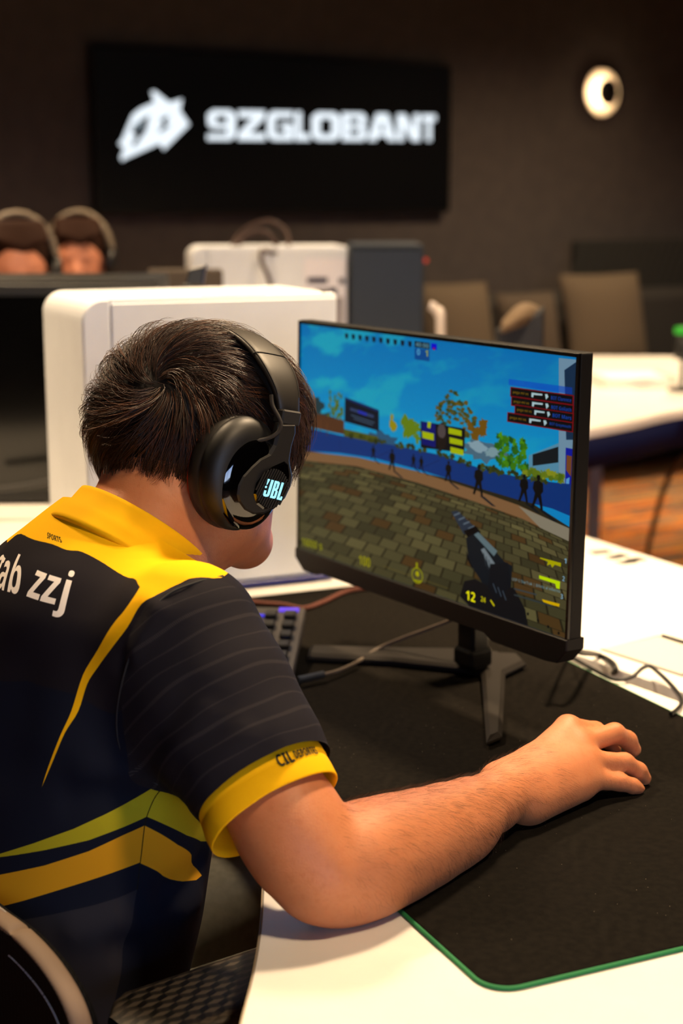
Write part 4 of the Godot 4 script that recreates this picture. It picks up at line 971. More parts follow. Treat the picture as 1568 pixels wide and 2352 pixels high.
func player_body() -> ArrayMesh:
	var f := Field.new()
	var head := Basis(HEAD_R, HEAD_U, -HEAD_F)
	# skull, face, jaw
	f.egg(head_at(0, 0, 0), head, Vector3(0.0755, 0.091, 0.0965), 0.01)
	f.egg(head_at(0, -0.052, 0.022), head, Vector3(0.058, 0.060, 0.056), 0.03)
	var chin := Vector3(-0.0973, 0.9898, -1.5483)
	f.bone(head_at(0.052, -0.075, 0.012), chin + HEAD_R * 0.004, 0.030, 0.0205, 0.03)
	f.bone(head_at(-0.052, -0.075, 0.012), chin - HEAD_R * 0.016, 0.028, 0.0205, 0.03)
	f.bone(head_at(0.02, -0.082, 0.034), chin, 0.034, 0.021, 0.02)
	f.bone(head_at(0, -0.006, 0.084), head_at(0, -0.040, 0.092), 0.008, 0.010, 0.012)
	for s in [-1.0, 1.0]:
		f.egg(head_at(0.011 * s, -0.044, 0.084), head, Vector3(0.009, 0.007, 0.009), 0.008)
		f.egg(head_at(0.032 * s, 0.014, 0.085), head, Vector3(0.022, 0.006, 0.009), 0.012)
		f.egg(head_at(0.031 * s, -0.004, 0.080), head, Vector3(0.013, 0.008, 0.010), 0.006)
		f.egg(head_at(0.076 * s, -0.03, -0.008), head, Vector3(0.012, 0.031, 0.019), 0.008)
	f.bone(head_at(-0.022, -0.071, 0.074), head_at(0.022, -0.071, 0.074), 0.0055, 0.0055, 0.006)
	f.bone(head_at(-0.019, -0.081, 0.072), head_at(0.019, -0.081, 0.072), 0.006, 0.006, 0.006)
	# neck and trunk (the trunk stays under the jersey)
	f.bone(Vector3(-0.1890, 1.0091, -1.4247), Vector3(-0.1520, 1.0650, -1.4971), 0.063, 0.060, 0.03)
	f.bone(Vector3(-0.1817, 1.0025, -1.4540), Vector3(-0.1343, 1.0385, -1.5122), 0.047, 0.047, 0.03)
	f.bone(body_at(0.03, 0.0, 0.05), body_at(0.0, -0.14, 0.0), 0.06, 0.07, 0.05)
	f.bone(body_at(0.04, -0.03, 0.03), body_at(0.16, -0.03, 0.02), 0.045, 0.04, 0.05)
	f.bone(body_at(-0.02, -0.04, 0.03), body_at(-0.16, -0.09, 0.02), 0.045, 0.04, 0.05)
	# right arm down to the elbow on the table, forearm along the mat
	var elbow := Vector3(-0.0150, 0.7869, -1.2048)
	f.chain([SHOULDER + Vector3(0, -0.03, 0), Vector3(-0.0816, 0.8780, -1.2475), Vector3(-0.0461, 0.8270, -1.2210), elbow], [0.046, 0.0430, 0.0415, 0.0380], 0.02)
	f.bone(Vector3(-0.0301, 0.8003, -1.2075), Vector3(-0.0007, 0.7620, -1.2090), 0.036, 0.0185, 0.03)
	f.chain([elbow, Vector3(0.0058, 0.7872, -1.2222), Vector3(0.0243, 0.7856, -1.2453), Vector3(0.0466, 0.7832, -1.2693), Vector3(0.0693, 0.7809, -1.2954), Vector3(0.0921, 0.7797, -1.3227), Vector3(0.1158, 0.7789, -1.3501), Vector3(0.1395, 0.7777, -1.3784), Vector3(0.1637, 0.7768, -1.4068)], [0.0390, 0.0425, 0.0430, 0.0412, 0.0380, 0.0342, 0.0302, 0.0262, 0.0232], 0.012)
	f.bone(Vector3(0.0205, 0.7774, -1.2355), Vector3(0.1085, 0.7673, -1.3304), 0.036, 0.022, 0.03)
	f.bone(Vector3(0.1525, 0.7805, -1.4197), Vector3(0.1880, 0.7802, -1.4554), 0.0215, 0.0195, 0.02)
	f.egg(Vector3(0.1739, 0.7666, -1.4037), Basis.IDENTITY, Vector3(0.011, 0.011, 0.011), 0.015)
	hand(f)
	left_arm(f)
	var r := nets(f, Vector3(-0.62, 0.5, -2.25), Vector3(0.42, 1.28, -0.85), 0.0028, 1.15)
	skin_v = r[0]
	skin_n = normals_of(r[0], r[1])
	return array_mesh(r[0], r[1], PackedVector2Array(), skin_n)


func hand(f: Field) -> void:
	var wrist := Vector3(0.1637, 0.7768, -1.4068)
	var thumb_side := Vector3(0.1688, 0.7791, -1.4348)
	var mcp := [Vector3(0.2289, 0.8046, -1.5113), Vector3(0.2381, 0.7933, -1.4937), Vector3(0.2425, 0.7820, -1.4772), Vector3(0.2435, 0.7689, -1.4613)]
	var pip := [Vector3(0.2611, 0.7912, -1.5392), Vector3(0.2790, 0.7937, -1.5264), Vector3(0.2849, 0.7726, -1.4977), Vector3(0.2777, 0.7591, -1.4787)]
	var dip := [Vector3(0.2778, 0.7759, -1.5555), Vector3(0.2953, 0.7813, -1.5402), Vector3(0.3008, 0.7608, -1.5055), Vector3(0.2910, 0.7534, -1.4837)]
	var tip := [Vector3(0.2859, 0.7627, -1.5630), Vector3(0.3027, 0.7696, -1.5440), Vector3(0.3082, 0.7513, -1.5097), Vector3(0.2984, 0.7490, -1.4879)]
	var heel := [thumb_side, Vector3(0.1691, 0.7779, -1.4264), Vector3(0.1713, 0.7755, -1.4157), Vector3(0.1771, 0.7671, -1.4069)]
	for k in 4:
		var w: float = [0.0108, 0.0112, 0.0105, 0.0095][k]
		f.bone(heel[k], mcp[k], 0.0165, w + 0.0022, 0.016)
		f.bone(mcp[k], pip[k], w + 0.0008, w - 0.0010, 0.007)
		f.bone(pip[k], dip[k], w - 0.0012, w - 0.0022, 0.005)
		f.bone(dip[k], tip[k], w - 0.0022, w - 0.0034, 0.005)
	# palm and the edge of the hand that rests on the mat
	f.bone(Vector3(0.1805, 0.7714, -1.4261), Vector3(0.2296, 0.7777, -1.4681), 0.020, 0.015, 0.016)
	f.bone(Vector3(0.1821, 0.7612, -1.4128), Vector3(0.2336, 0.7608, -1.4566), 0.0145, 0.0115, 0.016)
	# thumb, on the far side of the mouse
	f.chain([Vector3(0.1816, 0.7760, -1.4545), Vector3(0.2114, 0.7793, -1.5133), Vector3(0.2385, 0.7713, -1.5525), Vector3(0.2579, 0.7589, -1.5735)], [0.017, 0.013, 0.011, 0.009], 0.012)


func left_arm(f: Field) -> void:
	var s := body_at(-0.185, -0.06, 0.02)
	var elbow := Vector3(-0.40, DESK + 0.05, -1.80)
	var wrist := Vector3(-0.285, DESK + 0.065, -1.955)
	f.chain([s, elbow, wrist], [0.046, 0.04, 0.026], 0.02)
	var ahead := (wrist - elbow).normalized()
	ahead.y = 0
	ahead = ahead.normalized()
	var side := ahead.cross(Vector3.UP).normalized()
	for k in 4:
		var out := (k - 1.5) * 0.02
		var m := wrist + ahead * (0.082 - absf(k - 1.4) * 0.005) + side * out + Vector3(0, 0.018, 0)
		var p: Vector3 = m + ahead * [0.030, 0.038, 0.035, 0.027][k] + side * out * 0.2 + Vector3(0, 0.004, 0)
		var t: Vector3 = p + ahead * [0.022, 0.026, 0.024, 0.018][k] + Vector3(0, -0.026, 0)
		f.bone(wrist + side * out * 0.5, m, 0.016, 0.0125, 0.016)
		f.bone(m, p, 0.0105, 0.0095, 0.006)
		f.bone(p, t, 0.0092, 0.0072, 0.005)
	f.chain([wrist + side * 0.012, wrist + ahead * 0.03 + side * 0.035, wrist + ahead * 0.062 + side * 0.046 + Vector3(0, -0.008, 0)], [0.016, 0.012, 0.009], 0.012)


# ---------------------------------------------------------------- jersey
class JerseyField:
	var bones: Field
	var spine: Vector3
	var rgt: Vector3
	var fwd: Vector3
	var rows := [
		[-0.62, 0.190, 0.135, -0.110], [-0.45, 0.188, 0.132, -0.085], [-0.30, 0.198, 0.132, -0.045], [-0.20, 0.198, 0.126, -0.022], [-0.10, 0.194, 0.118, -0.006],
		[-0.05, 0.184, 0.112, 0.0], [0.0, 0.165, 0.102, 0.006], [0.03, 0.132, 0.090, 0.018], [0.05, 0.098, 0.080, 0.030], [0.07, 0.062, 0.062, 0.050], [0.09, 0.030, 0.030, 0.060]]

	func around(p: Vector3) -> Vector3:
		# (to the right, height, backwards) about the trunk's own axis
		var q := p - spine
		var r := q.dot(rgt)
		var y := q.y
		if r < 0.0:
			y -= 0.35 * r
		return Vector3(r, y, -(q.dot(fwd) - row(y).z))

	var lut := PackedVector3Array()

	func fill() -> void:
		for n in 161:
			var y := -0.65 + n * 0.005
			var at := Vector3(0.03, 0.03, 0.06)
			if y <= rows[0][0]:
				at = Vector3(rows[0][1], rows[0][2], rows[0][3])
			else:
				for i in rows.size() - 1:
					if y >= rows[i][0] and y < rows[i + 1][0]:
						var t: float = (y - rows[i][0]) / (rows[i + 1][0] - rows[i][0])
						at = Vector3(lerpf(rows[i][1], rows[i + 1][1], t), lerpf(rows[i][2], rows[i + 1][2], t), lerpf(rows[i][3], rows[i + 1][3], t))
			lut.append(at)
		for pass_ in 3:
			var soft := lut.duplicate()
			for n in range(1, lut.size() - 1):
				soft[n] = (lut[n - 1] + lut[n] * 2.0 + lut[n + 1]) / 4.0
			lut = soft

	func row(y: float) -> Vector3:
		var t := clampf((y + 0.65) * 200.0, 0.0, 159.0)
		var n := int(t)
		return lut[n].lerp(lut[n + 1], t - n)

	func trunk(p: Vector3) -> float:
		var q := p - spine
		var r := q.dot(rgt)
		var y := q.y
		if r < 0.0:
			y -= 0.35 * r
		var s := row(y)
		var a := r / s.x
		var b := (q.dot(fwd) - s.z) / s.y
		a *= a
		b *= b
		var d := (0.7 * sqrt(a + b) + 0.3 * sqrt(sqrt(a * a + b * b)) - 1.0) * minf(s.x, s.y) * 0.9
		if y > 0.085:
			d = maxf(d, y - 0.09)
		return d

	func gather(c: Vector3, r: float) -> float:
		return minf(bones.gather(c, r), trunk(c))

	func near(c: Vector3, r: float) -> float:
		var d := bones.near(c, r + 0.05)
		return minf(d, trunk(c))

	func at(p: Vector3) -> float:
		var d := trunk(p)
		var e := bones.at(p)
		var k := 0.045
		var h := maxf(k - absf(d - e), 0.0) / k
		return minf(d, e) - h * h * k * 0.25


var jersey_field: JerseyField
const CUFF_AT := Vector3(-0.0608, 0.8431, -1.2314)
const COLLAR_AT := Vector3(-0.1901, 1.0214, -1.4292)


func cuff_axis() -> Vector3:
	return (Vector3(-0.0196, 0.7914, -1.1792) - Vector3(-0.0821, 0.8752, -1.2551)).normalized()


func collar_axis() -> Vector3:
	return (Vector3(-0.1568, 1.0764, -1.4566) - Vector3(-0.1901, 1.0238, -1.4297)).normalized()


func make_jersey_field() -> void:
	jersey_field = JerseyField.new()
	jersey_field.spine = SPINE
	jersey_field.rgt = RGT
	jersey_field.fwd = FWD
	jersey_field.fill()
	var f := Field.new()
	f.bone(body_at(0.05, -0.012, 0.045), body_at(0.165, -0.022, 0.025), 0.050, 0.052, 0.03)
	f.chain([Vector3(-0.1346, 0.9597, -1.3027), Vector3(-0.1052, 0.9099, -1.2753), Vector3(-0.0751, 0.8687, -1.2467), Vector3(-0.0526, 0.8337, -1.2234), Vector3(-0.0300, 0.7986, -1.2051)], [0.066, 0.0640, 0.0595, 0.0535, 0.052], 0.02)
	f.bone(body_at(-0.04, -0.04, 0.03), body_at(-0.165, -0.085, 0.02), 0.05, 0.056, 0.04)
	f.chain([body_at(-0.185, -0.09, 0.02), body_at(-0.185, -0.09, 0.02).lerp(Vector3(-0.40, DESK + 0.05, -1.80), 0.55), Vector3(-0.40, DESK + 0.05, -1.80)], [0.062, 0.055, 0.052], 0.02)
	var ca := collar_axis()
	f.bone(COLLAR_AT - ca * 0.075 + RGT * 0.014, COLLAR_AT - ca * 0.024, 0.070, 0.0670, 0.028)
	f.bone(COLLAR_AT - ca * 0.024, COLLAR_AT + ca * 0.02, 0.0670, 0.060, 0.01)
	jersey_field.bones = f


# soft folds of the cloth: [points, height, half width]
func jersey_folds() -> Array:
	return [
		[[Vector3(-0.1559, 0.8427, -1.2590), Vector3(-0.1246, 0.9039, -1.2066), Vector3(-0.1034, 0.9387, -1.2125)], 0.0035, 0.016],
		[[Vector3(-0.1666, 0.8605, -1.2531), Vector3(-0.1356, 0.9198, -1.2141), Vector3(-0.1180, 0.9541, -1.2219)], -0.0030, 0.014],
		[[Vector3(-0.1294, 0.8611, -1.2114), Vector3(-0.0919, 0.8982, -1.1916), Vector3(-0.0645, 0.9189, -1.2057)], 0.0025, 0.016],
		[[Vector3(-0.1104, 0.8491, -1.1945), Vector3(-0.0776, 0.8830, -1.1832), Vector3(-0.0470, 0.9055, -1.2021)], -0.0025, 0.012],
		[[Vector3(-0.1437, 1.0069, -1.2574), Vector3(-0.1629, 0.9835, -1.2477), Vector3(-0.1784, 0.9458, -1.2489)], 0.0040, 0.010],
		[[Vector3(-0.1564, 1.0031, -1.2579), Vector3(-0.1742, 0.9753, -1.2504), Vector3(-0.1901, 0.9355, -1.2577)], -0.0035, 0.010],
		[[Vector3(-0.1571, 0.8390, -1.2624), Vector3(-0.1937, 0.8533, -1.2620), Vector3(-0.2385, 0.8561, -1.2649)], 0.0050, 0.015],
		[[Vector3(-0.1621, 0.8228, -1.2696), Vector3(-0.2049, 0.8313, -1.2583), Vector3(-0.2503, 0.8221, -1.2616)], -0.0040, 0.014],
		[[Vector3(-0.1202, 0.7464, -1.3351), Vector3(-0.1364, 0.7424, -1.2972), Vector3(-0.1709, 0.7339, -1.2627)], -0.0060, 0.014],
		[[Vector3(-0.1247, 0.7126, -1.3350), Vector3(-0.1475, 0.7066, -1.2856), Vector3(-0.1889, 0.7071, -1.2513)], 0.0060, 0.014],
		[[Vector3(-0.1408, 0.7060, -1.2953), Vector3(-0.1717, 0.6977, -1.2619), Vector3(-0.2104, 0.6918, -1.2415)], -0.0060, 0.014],
		[[Vector3(-0.1744, 0.7310, -1.2604), Vector3(-0.2099, 0.7187, -1.2441), Vector3(-0.2466, 0.7129, -1.2397)], 0.0050, 0.016],
		[[Vector3(-0.2251, 0.9847, -1.2990), Vector3(-0.2351, 0.9137, -1.2779), Vector3(-0.2503, 0.8402, -1.2654)], 0.0030, 0.030],
		[[Vector3(-0.2730, 0.9621, -1.3109), Vector3(-0.2801, 0.8888, -1.2939), Vector3(-0.2963, 0.8130, -1.2841)], -0.0030, 0.030],
		[[Vector3(-0.1803, 1.0104, -1.3035), Vector3(-0.1464, 1.0139, -1.2668), Vector3(-0.1251, 1.0179, -1.2730)], -0.0020, 0.012],
	]


func settle(p: Vector3) -> Vector3:
	var f := jersey_field
	for i in 5:
		f.bones.gather(p, 0.05)
		f.bones.near(p, 0.05)
		var d := f.at(p)
		var e := 0.002
		var g := Vector3(f.at(p + Vector3(e, 0, 0)) - d, f.at(p + Vector3(0, e, 0)) - d, f.at(p + Vector3(0, 0, e)) - d) / e
		if g.length() < 0.05:
			break
		p -= g / g.length_squared() * clampf(d, -0.03, 0.03)
	return p


func trunk_uv(p: Vector3) -> Vector2:
	var q := jersey_field.around(p)
	var turn := atan2(q.x, q.z)
	var rho := Vector2(q.x, q.z).length()
	return Vector2((turn + 1.222) / 3.84, (0.04 - ((p.y - SPINE.y) - 0.7 * rho)) / 0.44)


func sleeve_uv(p: Vector3) -> Vector2:
	var a := Vector3(-0.1346, 0.9597, -1.3027)
	var ax := (Vector3(-0.0526, 0.8337, -1.2234) - a).normalized()
	var q := p - a
	var x := (RGT - ax * RGT.dot(ax)).normalized()
	var y := ax.cross(x)
	return Vector2(atan2(q.dot(y), q.dot(x)) / TAU + 0.5, q.dot(ax) / 0.30 + 0.35)


func armhole(p: Vector3) -> float:
	# positive on the sleeve's side of the right shoulder seam
	var a := Vector3(-0.1445, 1.0075, -1.2582)
	var b := Vector3(-0.1897, 0.9009, -1.2585)
	var c := Vector3(-0.1561, 0.8409, -1.2605)
	var d := Vector3(-0.1005, 1.0155, -1.2935)
	var n := (c - a).cross(d - b).normalized()
	if n.dot(Vector3(-0.0526, 0.8337, -1.2234) - a) < 0.0:
		n = -n
	return (p - (a + b + c + d) / 4.0).dot(n)


func sleeve_gap(p: Vector3) -> float:
	var f := jersey_field.bones
	var d := INF
	for i in range(1, 5):
		d = minf(d, f.one(i, p))
	return d


func build_jersey() -> void:
	make_jersey_field()
	var r := nets(jersey_field, Vector3(-0.62, 0.57, -1.92), Vector3(0.06, 1.16, -0.88), 0.005, 1.35)
	var v: PackedVector3Array = r[0]
	var idx: PackedInt32Array = r[1]
	var n := normals_of(v, idx)
	for fold in jersey_folds():
		var line := PackedVector3Array()
		for p in spline(fold[0], 5):
			line.append(settle(p))
		var lo := Vector3.INF
		var hi := -Vector3.INF
		var reach: float = fold[2] * 2.5
		for p in line:
			lo = lo.min(p - Vector3.ONE * reach)
			hi = hi.max(p + Vector3.ONE * reach)
		for i in v.size():
			var p := v[i]
			if p.x < lo.x or p.y < lo.y or p.z < lo.z or p.x > hi.x or p.y > hi.y or p.z > hi.z:
				continue
			var best := INF
			var along := 0.0
			for k in line.size() - 1:
				var ab := line[k + 1] - line[k]
				var h := clampf((p - line[k]).dot(ab) / ab.length_squared(), 0.0, 1.0)
				var d := (p - line[k] - ab * h).length_squared()
				if d < best:
					best = d
					along = (k + h) / (line.size() - 1)
			var fall := exp(-best / (fold[2] * fold[2])) * smoothstep(0.0, 0.25, along) * smoothstep(1.0, 0.75, along)
			v[i] = p + n[i] * fold[1] * fall
	# openings: neck, sleeve ends, hem
	var keep := PackedFloat32Array()
	keep.resize(v.size())
	var ca := collar_axis()
	var ka := cuff_axis()
	var l_end := Vector3(-0.40, DESK + 0.05, -1.80)
	var l_ax := (l_end - body_at(-0.185, -0.09, 0.02)).normalized()
	var l_cut := body_at(-0.185, -0.09, 0.02).lerp(l_end, 0.62)
	for i in v.size():
		var q := v[i] - COLLAR_AT
		var g := -(q.dot(ca) + 0.003)
		if q.length() > 0.12:
			g = 0.1
		if v[i].distance_to(CUFF_AT) < 0.16 and (v[i] - CUFF_AT).dot(ka) > -0.03 and sleeve_gap(v[i]) < 0.02:
			g = minf(g, -(v[i] - CUFF_AT).dot(ka) - 0.008)
		if v[i].distance_to(l_end) < 0.4 and v[i].z < -1.45:
			g = minf(g, -(v[i] - l_cut).dot(l_ax))
		keep[i] = minf(g, v[i].y - 0.585)
	var cut := clip(v, idx, keep)
	v = cut[0]
	idx = cut[1]
	var pit := Vector3(-0.1561, 0.8409, -1.2605)
	var g_arm := PackedFloat32Array()
	var g_body := PackedFloat32Array()
	for p in v:
		var s := armhole(p)
		s = minf(s, 0.040 - sleeve_gap(p))
		s = minf(s, jersey_field.trunk(p) - 0.013 + maxf(0.0, p.y - pit.y + 0.012) * 2.0)
		g_arm.append(s)
		g_body.append(-s)
	n = normals_of(v, idx)
	var jersey := cut_part(v, idx, n, g_body, trunk_uv, "jersey", jersey_cloth(), player)
	cut_part(v, idx, n, g_arm, sleeve_uv, "sleeve", sleeve_cloth(), jersey)
	build_cuff(jersey)
	build_collar(jersey)
	# shoulder seam: a thin welt round the armhole
	var welt := mat(Color(0.05, 0.06, 0.085), 0.8)
	var seam := []
	for p in [Vector3(-0.1005, 1.0155, -1.2935), Vector3(-0.1213, 1.0156, -1.2702), Vector3(-0.1445, 1.0075, -1.2582), Vector3(-0.1612, 0.9886, -1.2495), Vector3(-0.1783, 0.9495, -1.2490), Vector3(-0.1887, 0.9051, -1.2574), Vector3(-0.1869, 0.8737, -1.2592), Vector3(-0.1749, 0.8548, -1.2599), Vector3(-0.1561, 0.8409, -1.2605)]:
		var q := settle(p)
		seam.append(q)
	part("seam", tube_mesh(seam, 0.0010, 6, 8), welt, jersey)


# one piece of the jersey: the part of the skin where g is positive, with its own print
func cut_part(v: PackedVector3Array, idx: PackedInt32Array, n: PackedVector3Array, g: PackedFloat32Array, place: Callable, called: String, m: Material, parent: Node) -> MeshInstance3D:
	var c := clip(v, idx, g)
	var pv: PackedVector3Array = c[0]
	var uv := PackedVector2Array()
	for p in pv:
		uv.append(place.call(p))
	return part(called, array_mesh(pv, c[1], uv), m, parent)


# the print of the trunk: yellow yoke with a tail running down the back, a name, two chevrons at the waist
func jersey_cloth() -> StandardMaterial3D:
	var c := Canvas.new(2048, 1024, Color(0.115, 0.105, 0.125))
	var yellow := YELLOW
	var navy := Color(0.085, 0.095, 0.145)
	c.upoly([Vector2(0, 0.50), Vector2(0.4322, 0.4323), Vector2(0.5375, 0.4432), Vector2(0.6164, 0.5041), Vector2(0.6554, 0.5651), Vector2(1, 0.60), Vector2(1, 1), Vector2(0, 1)], navy)
	var yoke := [Vector2(0.0, 0.16), Vector2(0.25, 0.13)] + Array(spline2([Vector2(0.2913, 0.1294), Vector2(0.3395, 0.1034), Vector2(0.4778, 0.1316), Vector2(0.5428, 0.1590), Vector2(0.5766, 0.1690), Vector2(0.6258, 0.2065), Vector2(0.6596, 0.2589), Vector2(0.6633, 0.3185)], 4))
	yoke += Array(spline2([Vector2(0.6633, 0.3185), Vector2(0.6522, 0.3651), Vector2(0.6469, 0.3806), Vector2(0.6340, 0.4239), Vector2(0.6194, 0.4649), Vector2(0.6085, 0.5337), Vector2(0.5970, 0.5811), Vector2(0.5854, 0.6403), Vector2(0.5798, 0.6791)], 4))
	yoke += Array(spline2([Vector2(0.5798, 0.6791), Vector2(0.5913, 0.6289), Vector2(0.6023, 0.5782), Vector2(0.6171, 0.5366), Vector2(0.6253, 0.4857), Vector2(0.6354, 0.4601), Vector2(0.6491, 0.4306), Vector2(0.6575, 0.4074), Vector2(0.6639, 0.3686), Vector2(0.6746, 0.3636), Vector2(0.6815, 0.3674)], 4))
	yoke += [Vector2(0.6900, 0.3582), Vector2(0.7026, 0.3549), Vector2(0.7187, 0.3496), Vector2(0.7388, 0.3502), Vector2(0.80, 0.30), Vector2(1.0, 0.25), Vector2(1.0, 0.0), Vector2(0.0, 0.0)]
	c.upoly(yoke, yellow)
	# name across the shoulder blades, in two words' worth of letters parted by a fold
	var ink := Color(0.93, 0.90, 0.86)
	c.letters(text_tris("gab"), Vector2(0.3675, 0.2461), Vector2(0.5029, 0.2817) - Vector2(0.3675, 0.2461), (Vector2(0.3413, 0.1858) - Vector2(0.3675, 0.2461)) * 2.0, ink)
	c.letters(text_tris("zzj"), Vector2(0.5091, 0.2867), (Vector2(0.5752, 0.3219) - Vector2(0.5091, 0.2867)) * 1.18, (Vector2(0.5038, 0.1847) - Vector2(0.5091, 0.2867)) * 1.08, ink)
	c.letters(text_tris("SPORTS"), Vector2(0.4707, 0.1205), Vector2(0.5218, 0.1392) - Vector2(0.4707, 0.1205), Vector2(0.4542, 0.1047) - Vector2(0.4707, 0.1205), Color(0.12, 0.10, 0.06))
	# chevrons
	var lime := Color(0.66, 0.62, 0.12)
	var gold := Color(0.80, 0.57, 0.10)
	c.upoly([Vector2(0.5096, 0.8166), Vector2(0.5087, 0.8113), Vector2(0.5303, 0.8038), Vector2(0.5780, 0.7916), Vector2(0.6244, 0.7761), Vector2(0.6605, 0.7572), Vector2(0.6894, 0.7393), Vector2(0.7167, 0.7245), Vector2(0.7124, 0.7528), Vector2(0.7078, 0.7826), Vector2(0.6824, 0.7926), Vector2(0.6435, 0.8053), Vector2(0.5930, 0.8097), Vector2(0.5313, 0.8110)], lime)
	c.upoly([Vector2(0.7167, 0.7245), Vector2(0.7480, 0.7697), Vector2(0.7814, 0.8155), Vector2(0.8099, 0.8493), Vector2(0.8196, 0.8691), Vector2(0.8190, 0.8779), Vector2(0.8002, 0.8710), Vector2(0.7681, 0.8462), Vector2(0.7321, 0.8086), Vector2(0.7078, 0.7826), Vector2(0.7124, 0.7528)], lime)
	c.upoly([Vector2(0.5078, 0.8526), Vector2(0.5365, 0.8467), Vector2(0.5955, 0.8409), Vector2(0.6448, 0.8276), Vector2(0.6809, 0.8095), Vector2(0.7062, 0.7995), Vector2(0.7058, 0.8381), Vector2(0.7061, 0.8739), Vector2(0.6734, 0.8821), Vector2(0.6259, 0.8935), Vector2(0.5753, 0.9065), Vector2(0.5456, 0.9124), Vector2(0.5188, 0.9184)], gold)
	c.upoly([Vector2(0.7062, 0.7995), Vector2(0.7268, 0.8240), Vector2(0.7545, 0.8591), Vector2(0.7865, 0.8913), Vector2(0.8125, 0.9278), Vector2(0.8235, 0.9503), Vector2(0.8085, 0.9532), Vector2(0.7821, 0.9415), Vector2(0.7421, 0.9138), Vector2(0.7062, 0.8757), Vector2(0.7058, 0.8381)], gold)
	c.upoly([Vector2(0.5245, 0.9548), Vector2(0.5504, 0.9488), Vector2(0.5795, 0.9445), Vector2(0.6210, 0.9424), Vector2(0.6594, 0.9399), Vector2(0.6861, 0.9358), Vector2(0.7082, 0.9280), Vector2(0.7074, 0.9939), Vector2(0.7062, 1.0795), Vector2(0.5409, 1.0656)], Color(0.17, 0.165, 0.19))
	# side seam
	c.stroke([Vector2(0.7167, 0.7245), Vector2(0.7124, 0.7528), Vector2(0.7078, 0.7826), Vector2(0.7062, 0.7995), Vector2(0.7058, 0.8381), Vector2(0.7061, 0.8739), Vector2(0.7082, 0.9280)], 2.2, Color(0.12, 0.11, 0.04))
	var m := mat(Color(1, 1, 1), 0.8, 0.0, 0.18)
	m.albedo_texture = c.texture()
	m.texture_repeat = false
	return m


const YELLOW := Color(0.95, 0.715, 0.05)


# the print of the sleeve: fine dashed rings
func sleeve_cloth() -> StandardMaterial3D:
	var c := Canvas.new(1024, 1024, Color(0.125, 0.115, 0.135))
	var rng := RandomNumberGenerator.new()
	rng.seed = 2
	for row in 20:
		var y := (row + 0.5) / 20.0
		for k in 256:
			var x := k / 256.0
			var wob := 0.0035 * sin(x * 17.0 + row * 1.3) + 0.002 * sin(x * 41.0 + row)
			var tall := 0.0075 + 0.004 * sin(x * 9.0 + row * 2.1)
			c.upoly([Vector2(x, y + wob), Vector2(x + 0.0017, y + wob), Vector2(x + 0.0030, y + wob - tall), Vector2(x + 0.0013, y + wob - tall)], Color(0.30, 0.28, 0.27, 0.6))
	var m := mat(Color(1, 1, 1), 0.8, 0.0, 0.18)
	m.albedo_texture = c.texture()
	return m


func yellow_cloth() -> StandardMaterial3D:
	return mat(YELLOW, 0.8, 0.0, 0.2)


func ring_of(at: Vector3, x: Vector3, y: Vector3, rx: float, ry: float, n := 40) -> PackedVector3Array:
	var out := PackedVector3Array()
	for k in n:
		var a := TAU * k / n
		out.append(at + x * cos(a) * rx + y * sin(a) * ry)
	return out


func build_cuff(jersey: Node) -> void:
	var ax := cuff_axis()
	var x := (Vector3(-0.0211, 0.8898, -1.2274) - Vector3(-0.1143, 0.8370, -1.2169))
	x = (x - ax * x.dot(ax)).normalized()
	var y := ax.cross(x)
	var rings := []
	# the band runs out to the hem, turns in and comes back inside
	for s in [[-0.0185, 0.0545], [-0.0180, 0.0572], [-0.012, 0.0578], [-0.0045, 0.0578], [-0.003, 0.0566], [-0.001, 0.0574], [0.006, 0.0574], [0.0150, 0.0570], [0.0165, 0.0565], [0.0165, 0.0557], [0.010, 0.0548], [-0.012, 0.0535]]:
		var ring := PackedVector3Array()
		for k in 64:
			var a := TAU * k / 64.0
			ring.append(cuff_point(x, y, a, s[0], s[1]))
		rings.append(ring)
	var cuff := part("cuff", done(loft(rings, null, false)), yellow_cloth(), jersey)
	var st := st_new()
	st.set_smooth_group(-1)
	for word in [["CIL", 64.0, 50.0, 0.0068], ["DEPORTES", 48.0, 23.0, 0.0046]]:
		var tris := text_tris(word[0])
		for i in range(0, tris.size(), 3):
			var q := []
			for k in 3:
				var t := tris[i + k]
				var ang := deg_to_rad(lerpf(word[1], word[2], t.x))
				q.append(cuff_point(x, y, ang, -0.0035 - (t.y - 0.5) * word[3] * 1.6, 0.0586))
			tri(st, q[0], q[1], q[2])
	st.generate_normals()
	part("print", st.commit(), mat(Color(0.06, 0.05, 0.03), 0.8), cuff)


# a point of the cuff's cloth, which hangs a little away from the arm on the under side
func cuff_point(x: Vector3, y: Vector3, a: float, s: float, r: float) -> Vector3:
	var slack := 0.0055 * maxf(0.0, cos(a - 3.3)) * smoothstep(-0.02, 0.012, s) + 0.0010 * sin(3.0 * a + 0.7)
	var fall := 0.0035 * maxf(0.0, cos(a - 3.0)) * smoothstep(-0.01, 0.016, s)
	return CUFF_AT + cuff_axis() * (s + fall + 0.0008 * sin(2.0 * a)) + x * cos(a) * (r + 0.0005 + slack) + y * sin(a) * (r - 0.003 + slack)


